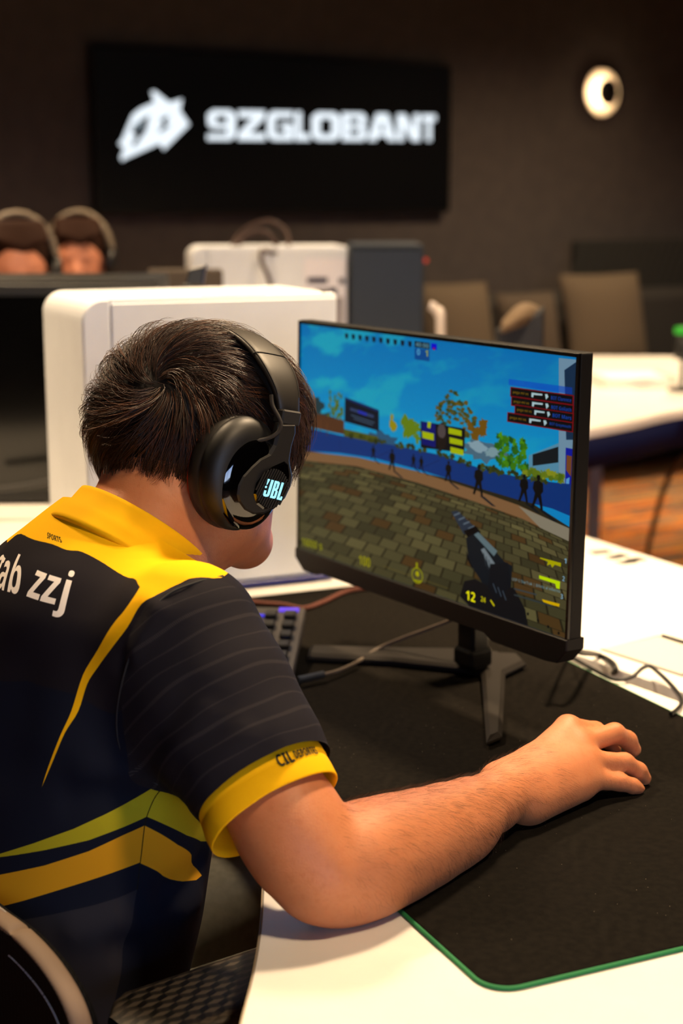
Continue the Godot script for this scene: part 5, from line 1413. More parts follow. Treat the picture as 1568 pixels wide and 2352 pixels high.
func build_collar(jersey: Node) -> void:
	var ax := collar_axis()
	var x := (Vector3(-0.1132, 0.9900, -1.4209) - Vector3(-0.2571, 1.0536, -1.4336))
	x = (x - ax * x.dot(ax)).normalized()
	var y := ax.cross(x)
	var rings := []
	for s in [[-0.0290, 0.0700], [-0.0285, 0.0765], [-0.0260, 0.0785], [-0.0225, 0.0775], [-0.0150, 0.0755], [-0.008, 0.0738], [-0.002, 0.0705], [0.008, 0.0690], [0.0115, 0.0682], [0.012, 0.0665], [0.008, 0.0660], [-0.010, 0.0690]]:
		rings.append(ring_of(COLLAR_AT + ax * s[0] - x * 0.0, x, y, s[1], s[1] - 0.002, 56))
	part("collar", done(loft(rings, null, false)), yellow_cloth(), jersey)


func build_trousers() -> void:
	var f := Field.new()
	for s in [-1.0, 1.0]:
		var hip := body_at(s * 0.085, -0.50, -0.08)
		var knee := body_at(s * 0.12, -0.45, 0.36)
		var ankle := Vector3(knee.x, 0.1, knee.z) + FWD * 0.02
		f.chain([hip, knee, ankle], [0.098, 0.068, 0.05], 0.04)
	f.bone(body_at(-0.08, -0.46, -0.09), body_at(0.08, -0.46, -0.09), 0.115, 0.115, 0.05)
	var r := nets(f, Vector3(-0.7, 0.03, -1.95), Vector3(0.25, 0.75, -0.85), 0.009)
	var m := triplanar(mat(Color(1, 1, 1), 0.9, 0.0, 0.2), 8.0)
	m.albedo_texture = noise_tex(0.04, 6, [Color(0.33, 0.33, 0.31), Color(0.40, 0.40, 0.375)])
	part("trousers", array_mesh(r[0], r[1]), m, player)
	for s in [-1.0, 1.0]:
		var knee := body_at(s * 0.12, -0.45, 0.36)
		var g := Field.new()
		g.bone(Vector3(knee.x, 0.05, knee.z), Vector3(knee.x, 0.04, knee.z) + FWD * 0.17, 0.045, 0.036, 0.02)
		r = nets(g, Vector3(knee.x - 0.3, 0.0, knee.z - 0.3), Vector3(knee.x + 0.3, 0.12, knee.z + 0.3), 0.01)
		part("shoe", array_mesh(r[0], r[1]), mat(Color(0.85, 0.85, 0.85), 0.6), player)


# ---------------------------------------------------------------- hair
const SCALP := Vector3(0.0830, 0.0930, 0.1030)
const SCALP_LIFT := 0.001


func scalp(n: Vector3, lift: float) -> Vector3:
	# n: unit vector in head axes (right, up, forward)
	return HEAD + HEAD_U * SCALP_LIFT + (HEAD_R * n.x * (SCALP.x + lift) + HEAD_U * n.y * (SCALP.y + lift) + HEAD_F * n.z * (SCALP.z + lift))


func in_head(p: Vector3) -> Vector3:
	var q := p - HEAD - HEAD_U * SCALP_LIFT
	return Vector3(q.dot(HEAD_R) / SCALP.x, q.dot(HEAD_U) / SCALP.y, q.dot(HEAD_F) / SCALP.z).normalized()


# how far inside the hairline: positive where hair grows
func hairline(n: Vector3) -> float:
	var nape := n.y + 0.70 + 0.10 * absf(n.x)
	var face := 0.80 - n.z + maxf(0.0, n.y - 0.45) * 2.0
	var side := 1.0
	if n.z > -0.25:
		side = n.y + 0.34 - maxf(0.0, n.z) * 0.75
	return minf(nape, minf(face, side))


func build_hair() -> void:
	# close cap of hair under the locks
	var st := st_new()
	st.set_smooth_group(0)
	var rows := 40
	var cols := 64
	var P := func(i: int, k: int) -> Vector3:
		var a := PI * i / rows
		var b := TAU * k / cols
		return Vector3(sin(a) * cos(b), cos(a), sin(a) * sin(b))
	for i in rows:
		for k in cols:
			var q := [P.call(i, k), P.call(i + 1, k), P.call(i + 1, k + 1), P.call(i, k + 1)]
			if hairline((q[0] + q[2]).normalized()) < 0.13:
				continue
			quad(st, scalp(q[0], -0.0015), scalp(q[3], -0.0015), scalp(q[2], -0.0015), scalp(q[1], -0.0015))
	st.generate_normals()
	var dark := mat(Color(0.075, 0.045, 0.030), 0.55, 0.0, 0.4)
	var cap := part("hair", st.commit(), dark, player)
	var rng := RandomNumberGenerator.new()
	rng.seed = 77
	var noise := FastNoiseLite.new()
	noise.seed = 3
	noise.frequency = 4.0
	var whorl := in_head(Vector3(-0.1664, 1.1602, -1.4346))
	var tones := [mat(Color(0.19, 0.100, 0.052), 0.42, 0.0, 0.45), mat(Color(0.33, 0.185, 0.092), 0.42, 0.0, 0.45), mat(Color(0.11, 0.062, 0.040), 0.40, 0.0, 0.45)]
	var arrays := []
	for t in 3:
		arrays.append([PackedVector3Array(), PackedVector3Array(), PackedInt32Array()])
	# locks: each is a bunch of hairs that share a way and a lift
	var made := 0
	while made < 1500:
		var n := Vector3(rng.randfn(), rng.randfn(), rng.randfn()).normalized()
		var edge := hairline(n)
		if edge < rng.randf() * 0.03 - 0.10 * smoothstep(-0.40, -0.62, n.y) * smoothstep(0.2, -0.2, n.z):
			continue
		made += 1
		var far := acos(clampf(n.dot(whorl), -1.0, 1.0))
		var top := smoothstep(-0.30, 0.30, n.y)
		var nape := smoothstep(-0.30, -0.66, n.y)
		var length := lerpf(0.034, 0.066, top) * rng.randf_range(0.7, 1.25)
		length = lerpf(length, 0.007, nape)
		var rise := lerpf(lerpf(0.0060, 0.0120, top) * rng.randf_range(0.40, 1.25 + 0.55 * top), 0.0015, nape)
		var clump := noise.get_noise_3d(n.x * 1.1, n.y * 1.1, n.z * 1.1) * 1.3 + rng.randf_range(-0.28, 0.28)
		var curl := rng.randf_range(-0.5, 0.5)
		var pale := rng.randf() < 0.30
		var hairs := 8 if nape < 0.6 else 5
		var spread := lerpf(0.045, 0.10, nape)
		for h in hairs:
			var d := (n + Vector3(rng.randfn(), rng.randfn(), rng.randfn()) * spread * 0.55).normalized()
			var own := rng.randf_range(0.8, 1.15)
			var lift := rise * rng.randf_range(0.75, 1.1)
			var width := rng.randf_range(0.00022, 0.00045) * lerpf(1.0, 0.45, nape)
			var steps := 8
			var pts := PackedVector3Array()
			for s in steps:
				var t := s / (steps - 1.0)
				pts.append(scalp(d, lift * sin(minf(1.0, 0.12 + t * 0.85) * PI * 0.62) + 0.0006))
				var away := d - whorl * d.dot(whorl)
				if away.length() < 0.02:
					away = Vector3(rng.randfn(), rng.randfn(), rng.randfn()).cross(whorl)
				away = away.normalized()
				var round_ := whorl.cross(d)
				round_ = round_.normalized() if round_.length() > 0.01 else Vector3.ZERO
				var twist := 0.85 * exp(-far * 1.5) + clump * 0.5 + curl * t
				var step := (away * cos(twist) + round_ * sin(twist) + Vector3(0, -0.45 * (1.0 - top) - 0.12, 0))
				step = (step - d * step.dot(d)).normalized()
				d = (d + step * length * own / (steps - 1.0) / 0.1).normalized()
			strand(arrays[1 if pale and rng.randf() < 0.75 else (2 if rng.randf() < 0.35 else 0)], pts, width)
	# loose curls standing off the crown
	for k in 26:
		var n := in_head(Vector3(-0.1704, 1.2087, -1.5055) + Vector3(rng.randf_range(-0.030, 0.022), 0, rng.randf_range(-0.02, 0.02)))
		var pts := PackedVector3Array()
		var ph := rng.randf() * TAU
		var big := rng.randf_range(0.002, 0.006)
		for s in 10:
			var t := s / 9.0
			pts.append(scalp(n, 0.004 + t * rng.randf_range(0.010, 0.013)) + (HEAD_R * cos(ph + t * 5.0) + HEAD_F * sin(ph + t * 5.0)) * big * t - HEAD_R * 0.006 * t)
		strand(arrays[k % 3], pts, 0.00022)
	for t in 3:
		var lock := part("locks", array_mesh(arrays[t][0], arrays[t][2], PackedVector2Array(), arrays[t][1]), tones[t], cap)
		lock.set_meta("kind", "stuff")


# a three-sided tapering hair
func strand(to: Array, pts: PackedVector3Array, width: float) -> void:
	var n := pts.size()
	var base: int = to[0].size()
	var x := (pts[1] - pts[0]).cross(Vector3(0.31, 0.77, 0.55)).normalized()
	for i in n:
		var t := (pts[mini(i + 1, n - 1)] - pts[maxi(i - 1, 0)]).normalized()
		x = (x - t * x.dot(t)).normalized()
		var y := t.cross(x)
		var w := width * (1.0 - 0.85 * pow(float(i) / (n - 1), 2.0))
		for k in 3:
			var o := x * cos(TAU * k / 3.0) + y * sin(TAU * k / 3.0)
			to[0].append(pts[i] + o * w)
			to[1].append(o)
	for i in n - 1:
		for k in 3:
			var a := base + i * 3 + k
			var b := base + i * 3 + (k + 1) % 3
			to[2].append_array(PackedInt32Array([a, a + 3, b + 3, a, b + 3, b]))


# fine dark hairs on the forearm
func build_arm_hair() -> void:
	var rng := RandomNumberGenerator.new()
	rng.seed = 19
	var a := Vector3(0.0058, 0.7883, -1.2173)
	var b := Vector3(0.1808, 0.7768, -1.4292)
	var run := (b - a).normalized()
	var to := [PackedVector3Array(), PackedVector3Array(), PackedInt32Array()]
	var n := skin_v.size()
	var tries := 0
	var made := 0
	while made < 3600 and tries < 400000:
		tries += 1
		var i := rng.randi() % n
		var p := skin_v[i]
		var t := (p - a).dot(run) / a.distance_to(b)
		if t < -0.12 or t > 1.1 or p.x < -0.06 or p.y > 0.86:
			continue
		if (p - a - run * (p - a).dot(run)).length() > 0.055 or skin_n[i].y < -0.35:
			continue
		if rng.randf() > 1.15 - absf(t - 0.5) * 1.3:
			continue
		made += 1
		var nn := skin_n[i]
		var down := (Vector3(0.25, -0.5, 0.75) - nn * Vector3(0.25, -0.5, 0.75).dot(nn)).normalized()
		var dir := (run * 0.75 + down * rng.randf_range(0.3, 0.9) + Vector3(rng.randfn(), rng.randfn(), rng.randfn()) * 0.12).normalized()
		dir = (dir - nn * dir.dot(nn)).normalized()
		var l := rng.randf_range(0.007, 0.015)
		var pts := PackedVector3Array()
		for s in 4:
			var u := s / 3.0
			pts.append(p + dir * l * u + nn * (0.0004 + 0.0022 * sin(u * 1.9)))
		strand(to, pts, rng.randf_range(0.00004, 0.00007))
	var o := part("arm_hair", array_mesh(to[0], to[2], PackedVector2Array(), to[1]), mat(Color(0.23, 0.13, 0.07), 0.5), player)
	o.set_meta("kind", "stuff")


var skin_v: PackedVector3Array
var skin_n: PackedVector3Array


# ---------------------------------------------------------------- the player's headset
func build_headset() -> void:
	var o := thing("gaming_headset", "black over-ear gaming headset with glowing white letters on the cup", "headset", HEAD - HEAD_U * 0.03, Basis(HEAD_R, HEAD_U, -HEAD_F))
	var hide := mat(Color(0.13, 0.115, 0.095), 0.5)
	var matte := mat(Color(0.035, 0.032, 0.030), 0.5)
	var gloss := mat(Color(0.008, 0.008, 0.009), 0.06, 0.0, 0.7)
	var grey := mat(Color(0.10, 0.095, 0.09), 0.6)
	for side in [1.0, -1.0]:
		# the cups' axis is the head's left-right axis
		var mid := Vector3(0 if side > 0 else 0.012, 0.005, 0.0165)
		var xf := Transform3D(Basis(Vector3(0, 1, 0), Vector3(side, 0, 0), Vector3(0, 0, -side)), mid)
		var oval := Vector2(1.0, 0.80)
		var cushion_ := part("ear_cushion", done(lathe(PackedVector2Array([Vector2(0.028, 0.078), Vector2(0.036, 0.0735), Vector2(0.046, 0.0745), Vector2(0.0520, 0.080), Vector2(0.0535, 0.088), Vector2(0.0525, 0.095), Vector2(0.048, 0.099), Vector2(0.028, 0.099), Vector2(0.028, 0.078)]), 56, xf, null, oval)), hide, o)
		part("lining", done(lathe(PackedVector2Array([Vector2(0.040, 0.0725), Vector2(0.0475, 0.0728), Vector2(0.0498, 0.0755), Vector2(0.0475, 0.0770), Vector2(0.040, 0.0765), Vector2(0.040, 0.0725)]), 56, xf, null, oval)), mat(Color(0.62, 0.17, 0.04), 0.7), cushion_)
		var shell := part("ear_cup", done(lathe(PackedVector2Array([Vector2(0.0, 0.096), Vector2(0.0505, 0.097), Vector2(0.0530, 0.1000), Vector2(0.0525, 0.1055), Vector2(0.0490, 0.1115), Vector2(0.0430, 0.1160), Vector2(0.034, 0.1180), Vector2(0.0, 0.1185)]), 56, xf, null, oval)), matte, o)
		var low := Transform3D(xf.basis, mid + Vector3(0, -0.0065, -0.0045))
		part("glossy_trim", done(lathe(PackedVector2Array([Vector2(0.0, 0.110), Vector2(0.0440, 0.1105), Vector2(0.0432, 0.1148), Vector2(0.0390, 0.1185), Vector2(0.030, 0.1208), Vector2(0.0, 0.1215)]), 56, low, null, oval)), gloss, shell)
	# right side: the arm that runs down from the band and widens into the round plate
	var flat := Transform3D(Basis(Vector3(0, 0, -1), Vector3(0, 1, 0), Vector3(1, 0, 0)), Vector3.ZERO)
	var arm := PackedVector2Array()
	for p in [Vector3(0.1220, 0.0562, -0.0042), Vector3(0.1220, 0.0359, -0.0023), Vector3(0.1220, 0.0278, 0.0015), Vector3(0.1220, 0.0224, 0.0112), Vector3(0.1220, 0.0139, 0.0198), Vector3(0.1220, 0.0047, 0.0272), Vector3(0.1220, -0.0043, 0.0307), Vector3(0.1220, -0.0135, 0.0304), Vector3(0.1220, -0.0199, 0.0272), Vector3(0.1220, -0.0268, 0.0191), Vector3(0.1220, -0.0302, 0.0081), Vector3(0.1220, -0.0285, -0.0034), Vector3(0.1220, -0.0221, -0.0155), Vector3(0.1220, -0.0115, -0.0255), Vector3(0.1220, -0.0001, -0.0297), Vector3(0.1220, 0.0101, -0.0297), Vector3(0.1220, 0.0190, -0.0253), Vector3(0.1220, 0.0241, -0.0233), Vector3(0.1220, 0.0371, -0.0232), Vector3(0.1220, 0.0491, -0.0253), Vector3(0.1220, 0.0585, -0.0233)]:
		arm.append(Vector2(-p.z, p.y))
	var yoke := part("yoke_arm", plate_mesh(arm, 0.112, 0.1225, 0.0025, flat), matte, o)
	var plate_c := Vector3(0.1240, -0.0037, -0.0059)
	var rim := PackedVector2Array()
	for p in [Vector3(0.1240, 0.0224, -0.0161), Vector3(0.1240, 0.0162, -0.0038), Vector3(0.1240, 0.0088, 0.0055), Vector3(0.1240, -0.0006, 0.0115), Vector3(0.1240, -0.0107, 0.0125), Vector3(0.1240, -0.0195, 0.0078), Vector3(0.1240, -0.0239, -0.0010), Vector3(0.1240, -0.0210, -0.0113), Vector3(0.1240, -0.0129, -0.0197), Vector3(0.1240, -0.0010, -0.0249), Vector3(0.1240, 0.0103, -0.0246), Vector3(0.1240, 0.0197, -0.0212)]:
		rim.append(Vector2(-p.z, p.y))
	var face := part("logo_plate", plate_mesh(rim, 0.120, 0.1242, 0.0018, flat), gloss, yoke)
	# diagonal ridges on the plate
	var st := st_new()
	var mid2 := Vector2(-plate_c.z, plate_c.y)
	var lean := Vector2(0.36, 0.93).normalized()
	var across := Vector2(lean.y, -lean.x)
	for k in 15:
		var off := (k - 7) * 0.0026
		var chord := sqrt(maxf(0.0, 0.0182 * 0.0182 - off * off)) * 1.0
		if chord < 0.003:
			continue
		var c := mid2 + across * off
		block(Vector3(0.0008, chord, 0.0006), 0.0003, flat * Vector3(c.x, c.y, 0.1245), flat.basis * Basis(Vector3(across.x, across.y, 0), Vector3(lean.x, lean.y, 0), Vector3(0, 0, 1)), st)
	st.generate_normals()
	part("ridges", st.commit(), mat(Color(0.05, 0.045, 0.04), 0.45), face)
	# glowing letters with the mark before them
	var lit := st_new()
	lit.set_smooth_group(-1)
	var x_off := 0.1256
	var bl := Vector3(0.1256, -0.0113, 0.0042)
	var br := Vector3(0.1256, -0.0134, -0.0164)
	var tl := Vector3(0.1256, 0.0047, 0.0014)
	var shapes := jbl_shapes()
	for loop in shapes:
		var tri_i := Geometry2D.triangulate_polygon(loop)
		for i in range(0, tri_i.size(), 3):
			var q := []
			for k in 3:
				var p: Vector2 = loop[tri_i[i + k]]
				q.append(bl + (br - bl) * p.x + (tl - bl) * p.y)
			if (q[1] - q[0]).cross(q[2] - q[0]).x > 0.0:
				q.reverse()
			tri(lit, q[0], q[1], q[2])
	lit.generate_normals()
	part("light_letters", lit.commit(), glow(Color(0.62, 0.93, 1.0), 2.1), face)
	# slider block where the arm meets the band
	var b0 := Vector3(0.1120, 0.0624, -0.0178)
	part("slider", block_mesh(Vector3(0.0075, 0.0068, 0.0105), 0.0015, Vector3(0.1135, b0.y, b0.z)), grey, o)
	part("slider_arm", block_mesh(Vector3(0.004, 0.016, 0.0085), 0.0012, Vector3(0.1105, b0.y - 0.016, b0.z)), matte, o)
	part("slider", block_mesh(Vector3(0.0075, 0.0068, 0.0105), 0.0015, Vector3(-0.1135, b0.y, b0.z)), grey, o)
	part("slider_arm", block_mesh(Vector3(0.004, 0.028, 0.0085), 0.0012, Vector3(-0.1105, b0.y - 0.028, b0.z)), matte, o)
	# padded band over the head
	band("headband", 0.0, hide, o, b0)
	band("inner_pad", 1.0, mat(Color(0.03, 0.028, 0.027), 0.8), o, b0)
	# short lead from the cup's top up under the band
	part("lead", tube_mesh([Vector3(0.1080, 0.0803, -0.0001), Vector3(0.1120, 0.0707, -0.0006), Vector3(0.1190, 0.0611, -0.0044), Vector3(0.1220, 0.0552, -0.0059), Vector3(0.1220, 0.0477, -0.0039), Vector3(0.1200, 0.0419, 0.0029), Vector3(0.1170, 0.0375, 0.0131), Vector3(0.1130, 0.0351, 0.0230)], 0.0019, 8, 6), mat(Color(0.12, 0.10, 0.085), 0.8), o)
	# microphone on the left cup; only its foam tip shows under the jaw
	var inv := Transform3D(Basis(HEAD_R, HEAD_U, -HEAD_F), HEAD - HEAD_U * 0.03).affine_inverse()
	var tip := inv * Vector3(-0.1166, 0.9610, -1.5987)
	part("boom", tube_mesh([Vector3(-0.11, -0.03, 0.0), Vector3(-0.11, -0.06, -0.02), (Vector3(-0.11, -0.06, -0.02) + tip) / 2 + Vector3(-0.015, -0.012, 0), tip], 0.0022, 8, 5), matte, o)
	var rings := []
	var ahead := (inv * Vector3(-0.1069, 0.9655, -1.5894) - inv * Vector3(-0.1265, 0.9574, -1.6082)).normalized()
	var sx := ahead.cross(Vector3.UP).normalized()
	var sy := sx.cross(ahead)
	for i in 9:
		var t := i / 8.0 * 2.0 - 1.0
		rings.append(ring_of(tip + ahead * t * 0.0085, sx, sy, 0.0056 * sqrt(maxf(0.02, 1.0 - t * t)), 0.0056 * sqrt(maxf(0.02, 1.0 - t * t)), 16))
	part("microphone_tip", done(loft(rings)), mat(Color(0.015, 0.015, 0.015), 0.9), o)


func band(called: String, inner: float, m: Material, o: Node, from: Vector3) -> void:
	var rings := []
	for i in 41:
		var a := lerpf(-0.02, PI + 0.02, i / 40.0)
		var edge := absf(i - 20.0) / 20.0
		var up := sin(a)
		var p := Vector3(cos(a) * lerpf(0.111, 0.103, inner), from.y + 0.004 + up * (0.1315 - 0.010 * inner - from.y), from.z - 0.002 + 0.012 * up)
		var n := Vector3(cos(a), sin(a) * 0.9, 0).normalized()
		var wide := lerpf(0.0190, 0.0120, smoothstep(0.55, 1.0, edge)) * (1.0 - 0.15 * inner)
		var thick := 0.0042 if inner == 0.0 else 0.0052 * (1.0 - smoothstep(0.6, 0.95, edge) * 0.7)
		var ring := PackedVector3Array()
		for k in 20:
			var b := TAU * k / 20.0
			var cb := signf(cos(b)) * pow(absf(cos(b)), 0.55)
			var sb := signf(sin(b)) * pow(absf(sin(b)), 0.75)
			ring.append(p + Vector3(0, 0, 1) * cb * wide + n * sb * thick)
		rings.append(ring)
	var band_ := part(called, done(loft(rings)), m, o)
	if inner == 0.0:
		# stitched joints across the band and the pressed line along its rear edge
		var line := mat(Color(0.012, 0.011, 0.010), 0.7)
		for f in [10, 30]:
			var loop := []
			for k in 11:
				loop.append(rings[f][k] + (rings[f][5] - rings[f][15]).normalized() * 0.0003)
			part("joint", tube_mesh(loop, 0.0006, 6, 2), line, band_)
		for k in [2, 8]:
			var run := []
			for i in range(3, 38):
				run.append(rings[i][k])
			part("welt", tube_mesh(run, 0.0007, 6, 2), line, band_)


func jbl_shapes() -> Array:
	var out := []
	# tapering stroke and dot
	out.append(PackedVector2Array([Vector2(0.00, 1.0), Vector2(0.13, 1.0), Vector2(0.06, 0.66), Vector2(0.02, 0.66)]))
	var dot := PackedVector2Array()
	for k in 12:
		dot.append(Vector2(0.03, 0.53) + Vector2(cos(TAU * k / 12.0) * 0.055, sin(TAU * k / 12.0) * 0.07))
	out.append(dot)
	# J
	out.append(PackedVector2Array([Vector2(0.20, 1.0), Vector2(0.34, 1.0), Vector2(0.34, 0.14), Vector2(0.30, 0.04), Vector2(0.20, 0.0), Vector2(0.06, 0.0), Vector2(0.0, 0.08), Vector2(0.0, 0.34), Vector2(0.12, 0.34), Vector2(0.12, 0.14), Vector2(0.20, 0.14)]))
	# B, with its two counters left open by building it from bars
	out.append(PackedVector2Array([Vector2(0.40, 0.0), Vector2(0.53, 0.0), Vector2(0.53, 1.0), Vector2(0.40, 1.0)]))
	out.append(PackedVector2Array([Vector2(0.53, 1.0), Vector2(0.53, 0.88), Vector2(0.58, 0.86), Vector2(0.58, 0.60), Vector2(0.53, 0.57), Vector2(0.53, 0.46), Vector2(0.60, 0.43), Vector2(0.60, 0.14), Vector2(0.53, 0.12), Vector2(0.53, 0.0), Vector2(0.66, 0.0), Vector2(0.72, 0.08), Vector2(0.72, 0.44), Vector2(0.66, 0.52), Vector2(0.70, 0.60), Vector2(0.70, 0.92), Vector2(0.64, 1.0)]))
	# L
	out.append(PackedVector2Array([Vector2(0.78, 0.0), Vector2(1.06, 0.0), Vector2(1.06, 0.22), Vector2(0.96, 0.22), Vector2(0.96, 0.13), Vector2(0.91, 0.13), Vector2(0.91, 1.0), Vector2(0.78, 1.0)]))
	return out


# ---------------------------------------------------------------- the player's chair
const BACK_AT := Vector3(-0.2375, 0.7189, -1.1524)


func back_point(p: Vector2, out := 0.0) -> Vector3:
	return BACK_AT + RGT * p.x + Vector3(0, p.y, 0) + FWD * out


func build_chair() -> void:
	var o := thing("gaming_chair", "black mesh office chair with beige piping and cube-patterned armrest", "chair")
	var mesh := triplanar(mat(Color(1, 1, 1), 0.85, 0.0, 0.2), 60.0)
	mesh.albedo_texture = ribs()
	var edge := spline2([Vector2(-0.3423, -0.0440), Vector2(-0.2090, -0.0001), Vector2(-0.1220, 0.0230), Vector2(-0.0783, 0.0258), Vector2(-0.0305, 0.0280), Vector2(0.0111, 0.0237), Vector2(0.0423, 0.0143), Vector2(0.0622, 0.0011), Vector2(0.0724, -0.0162), Vector2(0.0749, -0.0405), Vector2(0.0677, -0.0846), Vector2(0.0412, -0.1516)], 6)
	var pts := edge.duplicate()
	var left := edge[0]
	pts.append_array(PackedVector2Array([Vector2(edge[-1].x - 0.36, edge[-1].y - 0.02), Vector2(left.x - 0.18, left.y - 0.12), Vector2(left.x - 0.10, left.y - 0.02)]))
	part("backrest_mesh", plate_mesh(pts, -0.012, 0.004, 0.003, frame(RGT, Vector3.UP, RGT.cross(Vector3.UP), BACK_AT)), mesh, o)
	var rings := []
	var n := edge.size()
	for i in n:
		var t := (edge[mini(i + 1, n - 1)] - edge[maxi(i - 1, 0)]).normalized()
		var side := Vector2(-t.y, t.x)
		if side.x < 0:
			side = -side
		var ring := PackedVector3Array()
		for k in 12:
			var a := TAU * k / 12.0
			ring.append(back_point(edge[i] + side * (cos(a) * 0.0042), sin(a) * 0.009 - 0.003))
		rings.append(ring)
	part("piping", done(loft(rings)), mat(Color(0.50, 0.42, 0.35), 0.75), o)
	# white stitches inside the piping, and fine ones on it
	var st := st_new()
	var st2 := st_new()
	var walk := 0.0
	for i in n - 1:
		var t := (edge[i + 1] - edge[i])
		var l := t.length()
		t /= l
		var side := Vector2(-t.y, t.x)
		if side.x < 0:
			side = -side
		while walk < l:
			var p := edge[i] + t * walk
			var dir := (RGT * t.x + Vector3(0, t.y, 0)).normalized()
			var up := dir.cross(FWD).normalized()
			block(Vector3(0.0016, 0.00045, 0.0004), 0.0001, back_point(p - side * 0.0185, -0.0125), Basis(dir, up, dir.cross(up)), st)
			block(Vector3(0.0011, 0.0003, 0.0003), 0.0001, back_point(p + side * 0.001, -0.0120), Basis(dir, up, dir.cross(up)), st2)
			walk += 0.0046
		walk -= l
	st.generate_normals()
	st2.generate_normals()
	part("stitching", st.commit(), mat(Color(0.80, 0.79, 0.76), 0.8), o)
	part("piping_stitches", st2.commit(), mat(Color(0.26, 0.21, 0.17), 0.8), o)
	# armrest pad running forward beside the table
	var a := Vector3(-0.2003, 0.6900, -1.1806)
	var across := -RGT
	var pad := []
	var length := 0.255
	for i in 19:
		var t := i / 18.0
		var z := t * length
		var e := minf(z, length - z)
		var r := 1.0 - pow(maxf(0.0, 1.0 - e / 0.03), 2.0) * 0.55
		var ring := PackedVector3Array()
		for k in 28:
			var b := TAU * k / 28.0
			var cb := signf(cos(b)) * pow(absf(cos(b)), 0.45)
			var sb := signf(sin(b)) * pow(absf(sin(b)), 0.45)
			ring.append(a + FWD * (z - 0.004) + RGT * (0.046 + cb * 0.046 * r) + Vector3(0, -0.016 + sb * 0.016 * (0.5 + 0.5 * r), 0))
		pad.append(ring)
	var cubes := triplanar(mat(Color(1, 1, 1), 0.42, 0.0, 0.4), 11.0)
	cubes.albedo_texture = cube_print()
	var own := []
	for ring in pad:
		var q := PackedVector3Array()
		for p in ring:
			q.append(Vector3((p - a).dot(FWD), (p - a).y, (p - a).dot(RGT)))
		own.append(q)
	var turned := part("armrest_pad", done(loft(own)), cubes, o, Transform3D(Basis(FWD, Vector3.UP, RGT), a))
	turned.set_meta("label", "armrest pad with a grey and black cube pattern")
	var black := mat(Color(0.02, 0.02, 0.021), 0.6)
	part("armrest_post", block_mesh(Vector3(0.02, 0.11, 0.03), 0.005, a + FWD * 0.09 + RGT * 0.045 + Vector3(0, -0.14, 0), Basis(RGT, Vector3.UP, RGT.cross(Vector3.UP))), black, o)
	# seat, post and star base below
	var turn := Basis(RGT, Vector3.UP, -FWD)
	var seat := body_at(0.0, 0.0, 0.08)
	seat.y = 0.40
	part("seat", block_mesh(Vector3(0.245, 0.035, 0.25), 0.03, seat, turn), black, o)
	part("gas_column", block_mesh(Vector3(0.025, 0.15, 0.025), 0.005, seat + Vector3(0, -0.185, 0), turn), black, o)
	for k in 5:
		var yaw := Basis(Vector3.UP, TAU * k / 5.0)
		part("base_arm", block_mesh(Vector3(0.15, 0.016, 0.02), 0.005, Vector3(seat.x, 0.09, seat.z) + yaw * Vector3(0.15, 0, 0), yaw), black, o)
		part("castor", done(lathe(PackedVector2Array([Vector2(0, -0.012), Vector2(0.026, -0.012), Vector2(0.03, -0.006), Vector2(0.03, 0.006), Vector2(0.026, 0.012), Vector2(0, 0.012)]), 16, Transform3D(yaw * Basis(Vector3.RIGHT, PI / 2), Vector3(seat.x, 0.032, seat.z) + yaw * Vector3(0.29, 0, 0)))), black, o)
	part("back_post", block_mesh(Vector3(0.03, 0.19, 0.012), 0.004, body_at(0.0, -0.52, -0.215), turn), black, o)


func ribs() -> ImageTexture:
	var c := Canvas.new(64, 64, Color(0.03, 0.03, 0.032))
	for k in 4:
		c.upoly([Vector2(k / 4.0 + 0.02, 0), Vector2(k / 4.0 + 0.13, 0), Vector2(k / 4.0 + 0.13, 1), Vector2(k / 4.0 + 0.02, 1)], Color(0.075, 0.075, 0.08))
	return c.texture()


# tumbling blocks printed on the armrest
func cube_print() -> ImageTexture:
	var rng := RandomNumberGenerator.new()
	rng.seed = 8
	var c := Canvas.new(512, 512, Color(0.1, 0.09, 0.08))
	var n := 5
	for j in range(-1, 2 * n + 2):
		for i in range(-1, n + 1):
			var w := 1.0 / n
			var h := 1.0 / (2 * n)
			var o := Vector2((i + 0.5 * posmod(j, 2)) * w, j * h)
			var f := [Color(0.30, 0.27, 0.23), Color(0.13, 0.12, 0.10), Color(0.035, 0.033, 0.03)]
			c.upoly([o + Vector2(w / 2, 0), o + Vector2(w, h * 0.33), o + Vector2(w / 2, h * 0.66), o + Vector2(0, h * 0.33)], f[0])
			c.upoly([o + Vector2(0, h * 0.33), o + Vector2(w / 2, h * 0.66), o + Vector2(w / 2, h * 1.33), o + Vector2(0, h)], f[1])
			c.upoly([o + Vector2(w, h * 0.33), o + Vector2(w / 2, h * 0.66), o + Vector2(w / 2, h * 1.33), o + Vector2(w, h)], f[2])
	return c.texture()


# ---------------------------------------------------------------- names, labels, parents
var taken := {}


func numbered(called: String) -> String:
	var k: int = taken.get(called, -1) + 1
	taken[called] = k
	return called if k == 0 else "%s_%03d" % [called, k]


func tag(o: Node, label: String, category: String, group := "") -> Node:
	o.set_meta("label", label)
	o.set_meta("category", category)
	if group != "":
		o.set_meta("group", group)
	return o


func thing(called: String, label: String, category: String, at := Vector3.ZERO, turn := Basis.IDENTITY, group := "") -> Node3D:
	var o := Node3D.new()
	o.name = numbered(called)
	add_child(o, true)
	o.transform = Transform3D(turn, at)
	tag(o, label, category, group)
	return o


